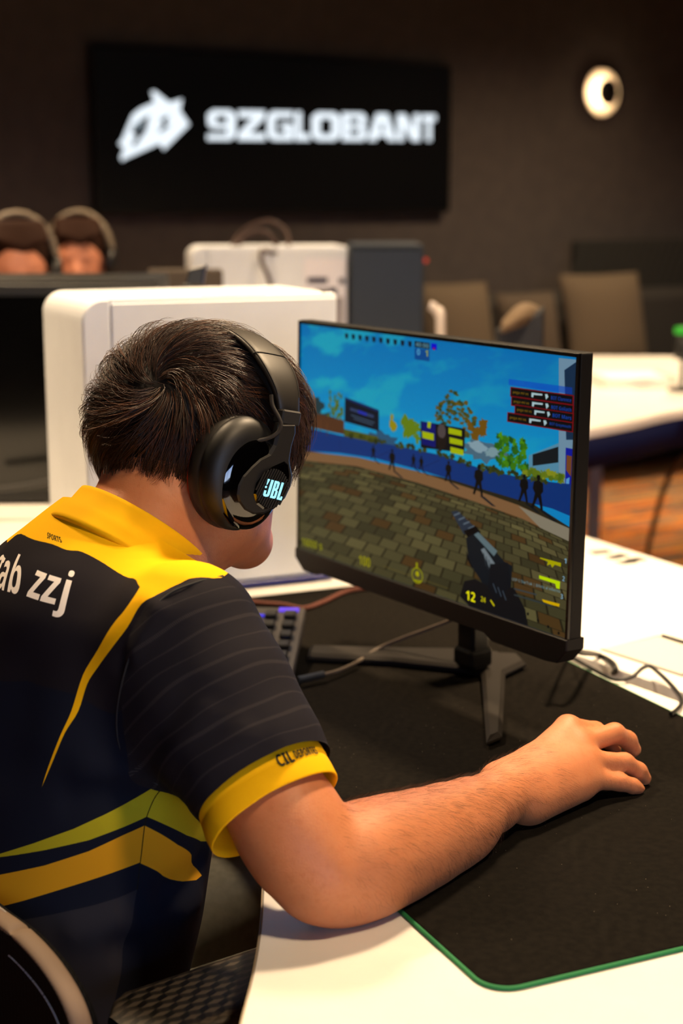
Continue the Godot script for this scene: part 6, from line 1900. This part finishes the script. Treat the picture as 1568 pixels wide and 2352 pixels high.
func part(called: String, mesh: Mesh, m: Material, parent: Node, at := Transform3D.IDENTITY) -> MeshInstance3D:
	var o := MeshInstance3D.new()
	o.name = called if parent != self else numbered(called)
	o.mesh = mesh
	o.material_override = m
	o.transform = at
	o.cast_shadow = GeometryInstance3D.SHADOW_CASTING_SETTING_ON
	parent.add_child(o, true)
	return o


func struct(called: String, mesh: Mesh, m: Material, at := Transform3D.IDENTITY) -> MeshInstance3D:
	var o := part(called, mesh, m, self, at)
	o.set_meta("kind", "structure")
	return o


# ---------------------------------------------------------------- materials
func mat(c: Color, rough := 0.6, metal := 0.0, spec := 0.5) -> StandardMaterial3D:
	var m := StandardMaterial3D.new()
	m.albedo_color = c
	m.roughness = rough
	m.metallic = metal
	m.metallic_specular = spec
	return m


func glow(c: Color, energy: float) -> StandardMaterial3D:
	var m := mat(Color(0.02, 0.02, 0.02), 0.5)
	m.emission_enabled = true
	m.emission = c
	m.emission_energy_multiplier = energy
	return m


func noise_tex(freq: float, seed_: int, ramp: Array, size := 256, octaves := 4, normal := false, bump := 4.0) -> NoiseTexture2D:
	var n := FastNoiseLite.new()
	n.noise_type = FastNoiseLite.TYPE_SIMPLEX_SMOOTH
	n.frequency = freq
	n.seed = seed_
	n.fractal_octaves = octaves
	var t := NoiseTexture2D.new()
	t.width = size
	t.height = size
	t.seamless = true
	t.noise = n
	t.as_normal_map = normal
	t.bump_strength = bump
	if not normal and ramp.size() > 0:
		var g := Gradient.new()
		g.offsets = PackedFloat32Array(range(ramp.size()).map(func(i): return float(i) / (ramp.size() - 1)))
		g.colors = PackedColorArray(ramp)
		t.color_ramp = g
	return t


func triplanar(m: StandardMaterial3D, per_metre: float, world := false) -> StandardMaterial3D:
	m.uv1_triplanar = true
	m.uv1_world_triplanar = world
	m.uv1_scale = Vector3.ONE * per_metre
	return m


# ---------------------------------------------------------------- mesh building
func st_new() -> SurfaceTool:
	var st := SurfaceTool.new()
	st.begin(Mesh.PRIMITIVE_TRIANGLES)
	return st


func tri(st: SurfaceTool, a: Vector3, b: Vector3, c: Vector3) -> void:
	st.add_vertex(a)
	st.add_vertex(b)
	st.add_vertex(c)


func quad(st: SurfaceTool, a: Vector3, b: Vector3, c: Vector3, d: Vector3) -> void:
	tri(st, a, b, c)
	tri(st, a, c, d)


# commits a closed shape, turning it outside out if its faces run the wrong way round
func done(st: SurfaceTool, closed := true) -> ArrayMesh:
	var arrays := st.commit_to_arrays()
	var v: PackedVector3Array = arrays[Mesh.ARRAY_VERTEX]
	if closed:
		var vol := 0.0
		var o := v[0]
		for i in range(0, v.size() - 2, 3):
			vol += (v[i] - o).dot((v[i + 1] - o).cross(v[i + 2] - o))
		if vol > 0.0:
			var again := st_new()
			var again_v := v.duplicate()
			again = SurfaceTool.new()
			again.begin(Mesh.PRIMITIVE_TRIANGLES)
			var uv = arrays[Mesh.ARRAY_TEX_UV]
			again.set_smooth_group(st.get_meta("sg", 0))
			for i in range(0, v.size() - 2, 3):
				for k in [0, 2, 1]:
					if uv:
						again.set_uv(uv[i + k])
					again.add_vertex(again_v[i + k])
			st.set_meta("flipped", true)
			st = again
	st.generate_normals()
	return st.commit()


# a block with cut edges; flat faces
func block(half: Vector3, ch: float, at := Vector3.ZERO, turn := Basis.IDENTITY, st: SurfaceTool = null) -> SurfaceTool:
	if st == null:
		st = st_new()
	st.set_smooth_group(-1)
	st.set_meta("sg", -1)
	ch = minf(ch, minf(half.x, minf(half.y, half.z)) * 0.95)
	var P := func(sx: float, sy: float, sz: float, ax: int) -> Vector3:
		var q := Vector3(sx * half.x, sy * half.y, sz * half.z)
		for k in 3:
			if k != ax:
				q[k] -= signf(q[k]) * ch
		return at + turn * q
	for ax in 3:
		var u := (ax + 1) % 3
		var w := (ax + 2) % 3
		for s in [-1.0, 1.0]:
			var c := []
			for e in [[-1.0, -1.0], [1.0, -1.0], [1.0, 1.0], [-1.0, 1.0]]:
				var q := Vector3.ZERO
				q[ax] = s
				q[u] = e[0]
				q[w] = e[1]
				c.append(P.call(q.x, q.y, q.z, ax))
			if s > 0:
				quad(st, c[0], c[3], c[2], c[1])
			else:
				quad(st, c[0], c[1], c[2], c[3])
		for su in [-1.0, 1.0]:
			for sw in [-1.0, 1.0]:
				var lo := Vector3.ZERO
				lo[u] = su
				lo[w] = sw
				var hi := lo
				lo[ax] = -1
				hi[ax] = 1
				var a1: Vector3 = P.call(lo.x, lo.y, lo.z, u)
				var a2: Vector3 = P.call(hi.x, hi.y, hi.z, u)
				var b1: Vector3 = P.call(lo.x, lo.y, lo.z, w)
				var b2: Vector3 = P.call(hi.x, hi.y, hi.z, w)
				if su * sw > 0:
					quad(st, a1, b1, b2, a2)
				else:
					quad(st, a1, a2, b2, b1)
	for sx in [-1.0, 1.0]:
		for sy in [-1.0, 1.0]:
			for sz in [-1.0, 1.0]:
				var a: Vector3 = P.call(sx, sy, sz, 0)
				var b: Vector3 = P.call(sx, sy, sz, 1)
				var c: Vector3 = P.call(sx, sy, sz, 2)
				if sx * sy * sz > 0:
					tri(st, a, c, b)
				else:
					tri(st, a, b, c)
	return st


func block_mesh(half: Vector3, ch := 0.002, at := Vector3.ZERO, turn := Basis.IDENTITY) -> ArrayMesh:
	var st := block(half, ch, at, turn)
	st.generate_normals()
	return st.commit()


# a flat outline (in the plane of ex, ey) given thickness along ez = ex x ey, with cut rims
func plate(outline: PackedVector2Array, z0: float, z1: float, ch := 0.0, xf := Transform3D.IDENTITY, st: SurfaceTool = null) -> SurfaceTool:
	if st == null:
		st = st_new()
	st.set_smooth_group(-1)
	st.set_meta("sg", -1)
	var o := outline
	if not Geometry2D.is_polygon_clockwise(o):
		o = o.duplicate()
		o.reverse()
	var n := o.size()
	var ins := o.duplicate()
	if ch > 0.0:
		for i in n:
			var a := (o[i] - o[(i + n - 1) % n]).normalized()
			var b := (o[(i + 1) % n] - o[i]).normalized()
			var na := Vector2(a.y, -a.x)
			var nb := Vector2(b.y, -b.x)
			var m := na + nb
			m = m / maxf(0.3, m.length_squared() * 0.5)
			ins[i] = o[i] + m * ch * (1.0 if Geometry2D.is_point_in_polygon(o[i] + m * ch * 0.05, o) else -1.0)
	var idx := Geometry2D.triangulate_polygon(ins)
	for i in range(0, idx.size(), 3):
		var a := ins[idx[i]]
		var b := ins[idx[i + 1]]
		var c := ins[idx[i + 2]]
		if (b - a).cross(c - a) > 0:
			var t := b
			b = c
			c = t
		tri(st, xf * Vector3(a.x, a.y, z1), xf * Vector3(b.x, b.y, z1), xf * Vector3(c.x, c.y, z1))
		tri(st, xf * Vector3(a.x, a.y, z0), xf * Vector3(c.x, c.y, z0), xf * Vector3(b.x, b.y, z0))
	for i in n:
		var j := (i + 1) % n
		var rings := [[ins, z0], [o, z0 + ch], [o, z1 - ch], [ins, z1]] if ch > 0 else [[o, z0], [o, z1]]
		for k in rings.size() - 1:
			var p: PackedVector2Array = rings[k][0]
			var q: PackedVector2Array = rings[k + 1][0]
			var zp: float = rings[k][1]
			var zq: float = rings[k + 1][1]
			quad(st, xf * Vector3(p[i].x, p[i].y, zp), xf * Vector3(p[j].x, p[j].y, zp), xf * Vector3(q[j].x, q[j].y, zq), xf * Vector3(q[i].x, q[i].y, zq))
	return st


func plate_mesh(outline: PackedVector2Array, z0: float, z1: float, ch := 0.0, xf := Transform3D.IDENTITY) -> ArrayMesh:
	return done(plate(outline, z0, z1, ch, xf))


func round_rect(w: float, h: float, r: float, seg := 6) -> PackedVector2Array:
	var out := PackedVector2Array()
	for q in 4:
		var c: Vector2 = Vector2(w / 2 - r, h / 2 - r) * [Vector2(1, 1), Vector2(-1, 1), Vector2(-1, -1), Vector2(1, -1)][q]
		for i in seg + 1:
			out.append(c + Vector2.from_angle(PI / 2 * (q + float(i) / seg)) * r)
	return out


func spline(pts: Array, per := 6) -> PackedVector3Array:
	var out := PackedVector3Array()
	for i in pts.size() - 1:
		var a: Vector3 = pts[i]
		var b: Vector3 = pts[i + 1]
		var pre: Vector3 = pts[i - 1] if i > 0 else a - (b - a)
		var post: Vector3 = pts[i + 2] if i + 2 < pts.size() else b + (b - a)
		for k in per:
			out.append(a.cubic_interpolate(b, pre, post, float(k) / per))
	out.append(pts[-1])
	return out


func spline2(pts: Array, per := 6) -> PackedVector2Array:
	var out := PackedVector2Array()
	for p in spline(pts.map(func(q): return Vector3(q.x, q.y, 0)), per):
		out.append(Vector2(p.x, p.y))
	return out


# rings of points joined into one smooth skin, ends closed
func loft(rings: Array, st: SurfaceTool = null, caps := true) -> SurfaceTool:
	if st == null:
		st = st_new()
	st.set_smooth_group(0)
	st.set_meta("sg", 0)
	var n: int = rings[0].size()
	var vol := 0.0
	var mid: Vector3 = rings[0][0]
	for i in rings.size() - 1:
		for k in n:
			var k2 := (k + 1) % n
			vol += (rings[i][k] - mid).dot((rings[i + 1][k] - mid).cross(rings[i + 1][k2] - mid)) + (rings[i][k] - mid).dot((rings[i + 1][k2] - mid).cross(rings[i][k2] - mid))
	if vol > 0.0:
		rings = rings.map(func(ring): var back: PackedVector3Array = ring.duplicate(); back.reverse(); return back)
	for i in rings.size() - 1:
		for k in n:
			var k2 := (k + 1) % n
			quad(st, rings[i][k], rings[i + 1][k], rings[i + 1][k2], rings[i][k2])
	if caps:
		st.set_smooth_group(-1)
		for e in [0, rings.size() - 1]:
			var c := Vector3.ZERO
			for p in rings[e]:
				c += p
			c /= n
			for k in n:
				var k2 := (k + 1) % n
				if e == 0:
					tri(st, c, rings[e][k], rings[e][k2])
				else:
					tri(st, c, rings[e][k2], rings[e][k])
	return st


func tube_rings(pts: PackedVector3Array, r: Callable, sides := 8) -> Array:
	var rings := []
	var up := Vector3.UP
	var n := pts.size()
	var t0 := (pts[1] - pts[0]).normalized()
	if absf(t0.dot(up)) > 0.9:
		up = Vector3.RIGHT
	var x := t0.cross(up).normalized()
	for i in n:
		var t := (pts[mini(i + 1, n - 1)] - pts[maxi(i - 1, 0)]).normalized()
		x = (x - t * x.dot(t)).normalized()
		var y := t.cross(x)
		var ring := PackedVector3Array()
		var rad: float = r.call(float(i) / (n - 1))
		for k in sides:
			var a := TAU * k / sides
			ring.append(pts[i] + (x * cos(a) + y * sin(a)) * rad)
		rings.append(ring)
	return rings


func tube(pts: Array, r: float, sides := 8, per := 6, st: SurfaceTool = null) -> SurfaceTool:
	return loft(tube_rings(spline(pts, per), func(_t): return r, sides), st)


func tube_mesh(pts: Array, r: float, sides := 8, per := 6) -> ArrayMesh:
	return done(tube(pts, r, sides, per))


# profile of (radius, height) turned about the y axis
func lathe(profile: PackedVector2Array, sides := 32, xf := Transform3D.IDENTITY, st: SurfaceTool = null, squash := Vector2.ONE) -> SurfaceTool:
	if st == null:
		st = st_new()
	st.set_smooth_group(0)
	st.set_meta("sg", 0)
	for i in profile.size() - 1:
		var p := profile[i]
		var q := profile[i + 1]
		for k in sides:
			var a := TAU * k / sides
			var b := TAU * (k + 1) / sides
			var p1 := xf * Vector3(cos(a) * p.x * squash.x, p.y, sin(a) * p.x * squash.y)
			var p2 := xf * Vector3(cos(b) * p.x * squash.x, p.y, sin(b) * p.x * squash.y)
			var q1 := xf * Vector3(cos(a) * q.x * squash.x, q.y, sin(a) * q.x * squash.y)
			var q2 := xf * Vector3(cos(b) * q.x * squash.x, q.y, sin(b) * q.x * squash.y)
			if p.x < 1e-6:
				tri(st, p1, q1, q2)
			elif q.x < 1e-6:
				tri(st, p1, q1, p2)
			else:
				quad(st, p1, q1, q2, p2)
	return st


func frame(x: Vector3, y: Vector3, z: Vector3, at: Vector3) -> Transform3D:
	return Transform3D(Basis(x, y, z), at)


func text_tris(words: String, bold := true, face := "Droid Sans") -> PackedVector3Array:
	var t := TextMesh.new()
	var f := SystemFont.new()
	f.font_names = PackedStringArray([face])
	f.font_weight = 700 if bold else 400
	t.font = f
	t.font_size = 64
	t.pixel_size = 1.0 / 64.0
	t.depth = 0.0
	t.text = words
	t.horizontal_alignment = HORIZONTAL_ALIGNMENT_LEFT
	t.vertical_alignment = VERTICAL_ALIGNMENT_BOTTOM
	var a := t.get_mesh_arrays()
	var v: PackedVector3Array = a[Mesh.ARRAY_VERTEX]
	var idx = a[Mesh.ARRAY_INDEX]
	var out := PackedVector3Array()
	if idx != null and idx.size() > 0:
		for i in idx:
			out.append(v[i])
	else:
		out = v
	var lo := Vector3.INF
	var hi := -Vector3.INF
	for p in out:
		lo = lo.min(p)
		hi = hi.max(p)
	for i in out.size():
		out[i] = (out[i] - lo) / (hi - lo).max(Vector3.ONE * 1e-9)
	return out


# a flat picture drawn by code: print on cloth, on a screen
class Canvas:
	var w: int
	var h: int
	var px := PackedByteArray()
	var cov := PackedFloat32Array()
	var x0 := 0
	var y0 := 0
	var bw := 0
	var bh := 0

	func _init(width: int, height: int, c: Color) -> void:
		w = width
		h = height
		var im := Image.create(w, h, false, Image.FORMAT_RGBA8)
		im.fill(c)
		px = im.get_data()

	func begin(pts: PackedVector2Array) -> void:
		var lo := Vector2.INF
		var hi := -Vector2.INF
		for p in pts:
			lo = lo.min(p)
			hi = hi.max(p)
		x0 = clampi(int(floor(lo.x)), 0, w - 1)
		y0 = clampi(int(floor(lo.y)), 0, h - 1)
		bw = clampi(int(ceil(hi.x)) + 1, 0, w) - x0
		bh = clampi(int(ceil(hi.y)) + 1, 0, h) - y0
		cov = PackedFloat32Array()
		cov.resize(maxi(bw, 0) * maxi(bh, 0))

	func add(pts: PackedVector2Array) -> void:
		if bw <= 0 or bh <= 0:
			return
		var n := pts.size()
		var ya := INF
		var yb := -INF
		for p in pts:
			ya = minf(ya, p.y)
			yb = maxf(yb, p.y)
		for y in range(maxi(y0, int(floor(ya))), mini(y0 + bh, int(ceil(yb)) + 1)):
			var row := (y - y0) * bw
			for sub in 3:
				var sy := y + (sub + 0.5) / 3.0
				var xs := []
				for i in n:
					var a := pts[i]
					var b := pts[(i + 1) % n]
					if (a.y <= sy) != (b.y <= sy):
						xs.append(a.x + (b.x - a.x) * (sy - a.y) / (b.y - a.y))
				xs.sort()
				for k in range(0, xs.size() - 1, 2):
					var xa := clampf(xs[k] - x0, 0, bw)
					var xb := clampf(xs[k + 1] - x0, 0, bw)
					if xb <= xa:
						continue
					var ia := int(xa)
					var ib := mini(int(xb), bw - 1)
					if ia >= bw:
						continue
					if ia == ib:
						cov[row + ia] += (xb - xa) / 3.0
					else:
						cov[row + ia] += (ia + 1 - xa) / 3.0
						for i in range(ia + 1, ib):
							cov[row + i] += 1.0 / 3.0
						cov[row + ib] += (xb - ib) / 3.0

	func end(c: Color) -> void:
		var r := c.r * 255.0
		var g := c.g * 255.0
		var b := c.b * 255.0
		for y in bh:
			for x in bw:
				var a := minf(cov[y * bw + x], 1.0) * c.a
				if a > 0.003:
					var o := ((y + y0) * w + x + x0) * 4
					px[o] = int(px[o] + (r - px[o]) * a)
					px[o + 1] = int(px[o + 1] + (g - px[o + 1]) * a)
					px[o + 2] = int(px[o + 2] + (b - px[o + 2]) * a)

	func poly(pts: PackedVector2Array, c: Color) -> void:
		begin(pts)
		add(pts)
		end(c)

	# points in parts of the width and height
	func upoly(pts: Array, c: Color) -> void:
		var q := PackedVector2Array()
		for p in pts:
			q.append(Vector2(p.x * w, p.y * h))
		poly(q, c)

	func stroke(pts: Array, wide: float, c: Color) -> void:
		var q := PackedVector2Array()
		for p in pts:
			q.append(Vector2(p.x * w, p.y * h))
		var all := q.duplicate()
		for p in q:
			all.append(p + Vector2(wide, wide))
			all.append(p - Vector2(wide, wide))
		begin(all)
		for i in q.size() - 1:
			var t := (q[i + 1] - q[i]).normalized()
			var s := Vector2(-t.y, t.x) * wide / 2
			add(PackedVector2Array([q[i] - s, q[i + 1] - s, q[i + 1] + s, q[i] + s]))
		end(c)

	# lettering whose unit box lies between the corner o and o + ex + ey (in parts)
	func letters(tris: PackedVector3Array, o: Vector2, ex: Vector2, ey: Vector2, c: Color) -> void:
		var s := Vector2(w, h)
		begin(PackedVector2Array([o * s, (o + ex) * s, (o + ey) * s, (o + ex + ey) * s]))
		for i in range(0, tris.size(), 3):
			var q := PackedVector2Array()
			for k in 3:
				var t := tris[i + k]
				q.append((o + ex * t.x + ey * t.y) * s)
			add(q)
		end(c)

	func texture() -> ImageTexture:
		return ImageTexture.create_from_image(Image.create_from_data(w, h, false, Image.FORMAT_RGBA8, px))


# ---------------------------------------------------------------- rounded bodies: a distance field meshed as surface nets
class Field:
	var a := PackedVector3Array()
	var b := PackedVector3Array()
	var ra := PackedFloat32Array()
	var rb := PackedFloat32Array()
	var k := PackedFloat32Array()
	var shape := []          # null for a tapered capsule, else the inverse of an ellipsoid's transform
	var active := PackedInt32Array()
	var pool := PackedInt32Array()
	var kind := PackedByteArray()
	var inv := PackedFloat32Array()

	func bone(p: Vector3, q: Vector3, rp: float, rq: float, blend: float) -> void:
		a.append(p)
		b.append(q)
		ra.append(rp)
		rb.append(rq)
		k.append(blend)
		shape.append(null)
		kind.append(0)
		inv.append(1.0 / maxf((q - p).length_squared(), 1e-9))

	func chain(pts: Array, radii: Array, blend: float) -> void:
		for i in pts.size() - 1:
			bone(pts[i], pts[i + 1], radii[i], radii[i + 1], blend)

	func egg(at: Vector3, axes: Basis, r: Vector3, blend: float) -> void:
		a.append(at)
		b.append(r)
		ra.append(minf(r.x, minf(r.y, r.z)))
		rb.append(maxf(r.x, maxf(r.y, r.z)))
		k.append(blend)
		kind.append(1)
		inv.append(0.0)
		shape.append(axes.orthonormalized().inverse())

	func one(i: int, p: Vector3) -> float:
		if shape[i] != null:
			var q: Vector3 = (shape[i] as Basis) * (p - a[i])
			var r := b[i]
			var s := q / r
			var k0 := s.length()
			if k0 < 0.0001:
				return -ra[i]
			var k1 := (s / r).length()
			return k0 * (k0 - 1.0) / k1
		var ba := b[i] - a[i]
		var pa := p - a[i]
		var h := clampf(pa.dot(ba) / maxf(ba.length_squared(), 1e-9), 0.0, 1.0)
		return (pa - ba * h).length() - ra[i] - (rb[i] - ra[i]) * h

	func gather(c: Vector3, r: float) -> float:
		pool = PackedInt32Array()
		var d := INF
		for i in a.size():
			var di := one(i, c)
			if di < r + 0.09:
				pool.append(i)
			d = minf(d, di)
		return d

	func near(c: Vector3, r: float) -> float:
		active = PackedInt32Array()
		var d := INF
		for i in pool:
			var di := one(i, c)
			if di < r + k[i] + (0.004 if kind[i] == 0 else 0.03):
				active.append(i)
			d = minf(d, di)
		return d

	func at(p: Vector3) -> float:
		var d := 1.0
		for i in active:
			var e: float
			if kind[i] == 1:
				e = one(i, p)
			else:
				var ba := b[i] - a[i]
				var pa := p - a[i]
				var t := clampf(pa.dot(ba) * inv[i], 0.0, 1.0)
				e = (pa - ba * t).length() - ra[i] - (rb[i] - ra[i]) * t
			var kk := k[i]
			if e - d > kk:
				continue
			var h := maxf(kk - absf(d - e), 0.0) / kk
			d = minf(d, e) - h * h * kk * 0.25
		return d


# meshes any object with near(centre, radius) and at(point); returns [vertices, triangle indices]
func nets(f: Object, lo: Vector3, hi: Vector3, cell: float, slack := 1.0) -> Array:
	const B := 8
	var size := B * cell
	var nb := Vector3i(((hi - lo) / size).ceil())
	var ids := {}
	var signs := {}
	var verts := PackedVector3Array()
	var reach := size * 0.5 * sqrt(3.0) + cell
	var s := PackedFloat32Array()
	const N := B + 1
	s.resize(N * N * N)
	var todo: Array[Vector3i] = []
	var big := 4 * size
	var ns := Vector3i(((hi - lo) / big).ceil())
	for sx in ns.x:
		for sy in ns.y:
			for sz in ns.z:
				var wide: float = f.gather(lo + (Vector3(sx, sy, sz) + Vector3.ONE * 0.5) * big, big * 0.87)
				if absf(wide) > (big * 0.87 + 0.02) * slack:
					continue
				for k in 64:
					todo.append(Vector3i(sx * 4 + k % 4, sy * 4 + (k / 4) % 4, sz * 4 + k / 16))
				todo.append(Vector3i(-1, sx * 1000 + sy, sz))
	# blocks come in groups of 64, each followed by a mark that names their group
	var group_at := 0
	while group_at < todo.size():
		var mark := todo[group_at + 64]
		var sc := Vector3(mark.y / 1000, mark.y % 1000, mark.z)
		f.gather(lo + (sc + Vector3.ONE * 0.5) * big, big * 0.87)
		for bi in range(group_at, group_at + 64):
			var bx := todo[bi].x
			var by := todo[bi].y
			var bz := todo[bi].z
			var o := lo + Vector3(bx, by, bz) * size
			var d: float = f.near(o + Vector3.ONE * size * 0.5, reach)
			if absf(d) > reach * slack + 0.014 or absf(f.at(o + Vector3.ONE * size * 0.5)) > reach * slack + 0.004:
				continue
			var i := 0
			var neg := 0
			for z in N:
				for y in N:
					for x in N:
						var e: float = f.at(o + Vector3(x, y, z) * cell)
						s[i] = e
						if e < 0.0:
							neg += 1
						i += 1
			if neg == 0 or neg == N * N * N:
				continue
			var vid := PackedInt32Array()
			vid.resize(B * B * B)
			vid.fill(-1)
			for z in B:
				for y in B:
					for x in B:
						var c := x + N * (y + N * z)
						var v0 := s[c]
						var v1 := s[c + 1]
						var v2 := s[c + N]
						var v3 := s[c + N + 1]
						var v4 := s[c + N * N]
						var v5 := s[c + N * N + 1]
						var v6 := s[c + N * N + N]
						var v7 := s[c + N * N + N + 1]
						var m := int(v0 < 0) + int(v1 < 0) + int(v2 < 0) + int(v3 < 0) + int(v4 < 0) + int(v5 < 0) + int(v6 < 0) + int(v7 < 0)
						if m == 0 or m == 8:
							continue
						var sum := Vector3.ZERO
						var n := 0
						if (v0 < 0) != (v1 < 0):
							sum += Vector3(v0 / (v0 - v1), 0, 0); n += 1
						if (v2 < 0) != (v3 < 0):
							sum += Vector3(v2 / (v2 - v3), 1, 0); n += 1
						if (v4 < 0) != (v5 < 0):
							sum += Vector3(v4 / (v4 - v5), 0, 1); n += 1
						if (v6 < 0) != (v7 < 0):
							sum += Vector3(v6 / (v6 - v7), 1, 1); n += 1
						if (v0 < 0) != (v2 < 0):
							sum += Vector3(0, v0 / (v0 - v2), 0); n += 1
						if (v1 < 0) != (v3 < 0):
							sum += Vector3(1, v1 / (v1 - v3), 0); n += 1
						if (v4 < 0) != (v6 < 0):
							sum += Vector3(0, v4 / (v4 - v6), 1); n += 1
						if (v5 < 0) != (v7 < 0):
							sum += Vector3(1, v5 / (v5 - v7), 1); n += 1
						if (v0 < 0) != (v4 < 0):
							sum += Vector3(0, 0, v0 / (v0 - v4)); n += 1
						if (v1 < 0) != (v5 < 0):
							sum += Vector3(1, 0, v1 / (v1 - v5)); n += 1
						if (v2 < 0) != (v6 < 0):
							sum += Vector3(0, 1, v2 / (v2 - v6)); n += 1
						if (v3 < 0) != (v7 < 0):
							sum += Vector3(1, 1, v3 / (v3 - v7)); n += 1
						vid[x + B * (y + B * z)] = verts.size()
						verts.append(o + (Vector3(x, y, z) + sum / n) * cell)
			ids[Vector3i(bx, by, bz)] = vid
			signs[Vector3i(bx, by, bz)] = s.duplicate()
		group_at += 65
	var idx := PackedInt32Array()
	for key in ids:
		var vid: PackedInt32Array = ids[key]
		var sg: PackedFloat32Array = signs[key]
		for z in B:
			for y in B:
				for x in B:
					var me := vid[x + B * (y + B * z)]
					if me < 0:
						continue
					var c := x + N * (y + N * z)
					var v0 := sg[c]
					for ax in 3:
						var v1 := sg[c + [1, N, N * N][ax]]
						if (v0 < 0) == (v1 < 0):
							continue
						var du := [Vector3i(0, -1, 0), Vector3i(0, 0, -1), Vector3i(-1, 0, 0)][ax] as Vector3i
						var dv := [Vector3i(0, 0, -1), Vector3i(-1, 0, 0), Vector3i(0, -1, 0)][ax] as Vector3i
						var p := Vector3i(x, y, z)
						var q1 := _vid(ids, key, p + du)
						var q2 := _vid(ids, key, p + du + dv)
						var q3 := _vid(ids, key, p + dv)
						if q1 < 0 or q2 < 0 or q3 < 0:
							continue
						if v0 < 0:
							idx.append_array(PackedInt32Array([me, q2, q1, me, q3, q2]))
						else:
							idx.append_array(PackedInt32Array([me, q1, q2, me, q2, q3]))
	return [verts, idx]


func _vid(ids: Dictionary, key: Vector3i, p: Vector3i) -> int:
	const B := 8
	for k in 3:
		if p[k] < 0:
			p[k] += B
			key[k] -= 1
	if not ids.has(key):
		return -1
	return ids[key][p.x + B * (p.y + B * p.z)]


func normals_of(v: PackedVector3Array, idx: PackedInt32Array) -> PackedVector3Array:
	var n := PackedVector3Array()
	n.resize(v.size())
	for i in range(0, idx.size(), 3):
		var a := v[idx[i]]
		var c := (v[idx[i + 2]] - a).cross(v[idx[i + 1]] - a)
		n[idx[i]] += c
		n[idx[i + 1]] += c
		n[idx[i + 2]] += c
	for i in n.size():
		n[i] = n[i].normalized()
	return n


func array_mesh(v: PackedVector3Array, idx: PackedInt32Array, uv := PackedVector2Array(), n := PackedVector3Array()) -> ArrayMesh:
	var arrays := []
	arrays.resize(Mesh.ARRAY_MAX)
	arrays[Mesh.ARRAY_VERTEX] = v
	arrays[Mesh.ARRAY_NORMAL] = n if n.size() == v.size() else normals_of(v, idx)
	if uv.size() == v.size():
		arrays[Mesh.ARRAY_TEX_UV] = uv
	arrays[Mesh.ARRAY_INDEX] = idx
	var m := ArrayMesh.new()
	m.add_surface_from_arrays(Mesh.PRIMITIVE_TRIANGLES, arrays)
	return m


# keeps the side of a skin where g is positive, cutting the triangles that cross; g is given per vertex
func clip(v: PackedVector3Array, idx: PackedInt32Array, g: PackedFloat32Array) -> Array:
	var out_v := PackedVector3Array()
	var out_i := PackedInt32Array()
	var map := {}
	for i in range(0, idx.size(), 3):
		var poly := []
		for k in 3:
			var p := idx[i + k]
			var q := idx[i + (k + 1) % 3]
			if g[p] >= 0.0:
				if not map.has(p):
					map[p] = out_v.size()
					out_v.append(v[p])
				poly.append(map[p])
			if (g[p] >= 0.0) != (g[q] >= 0.0):
				var key := Vector2i(mini(p, q), maxi(p, q))
				if not map.has(key):
					map[key] = out_v.size()
					out_v.append(v[p].lerp(v[q], g[p] / (g[p] - g[q])))
				poly.append(map[key])
		for k in range(2, poly.size()):
			out_i.append_array(PackedInt32Array([poly[0], poly[k - 1], poly[k]]))
	return [out_v, out_i]
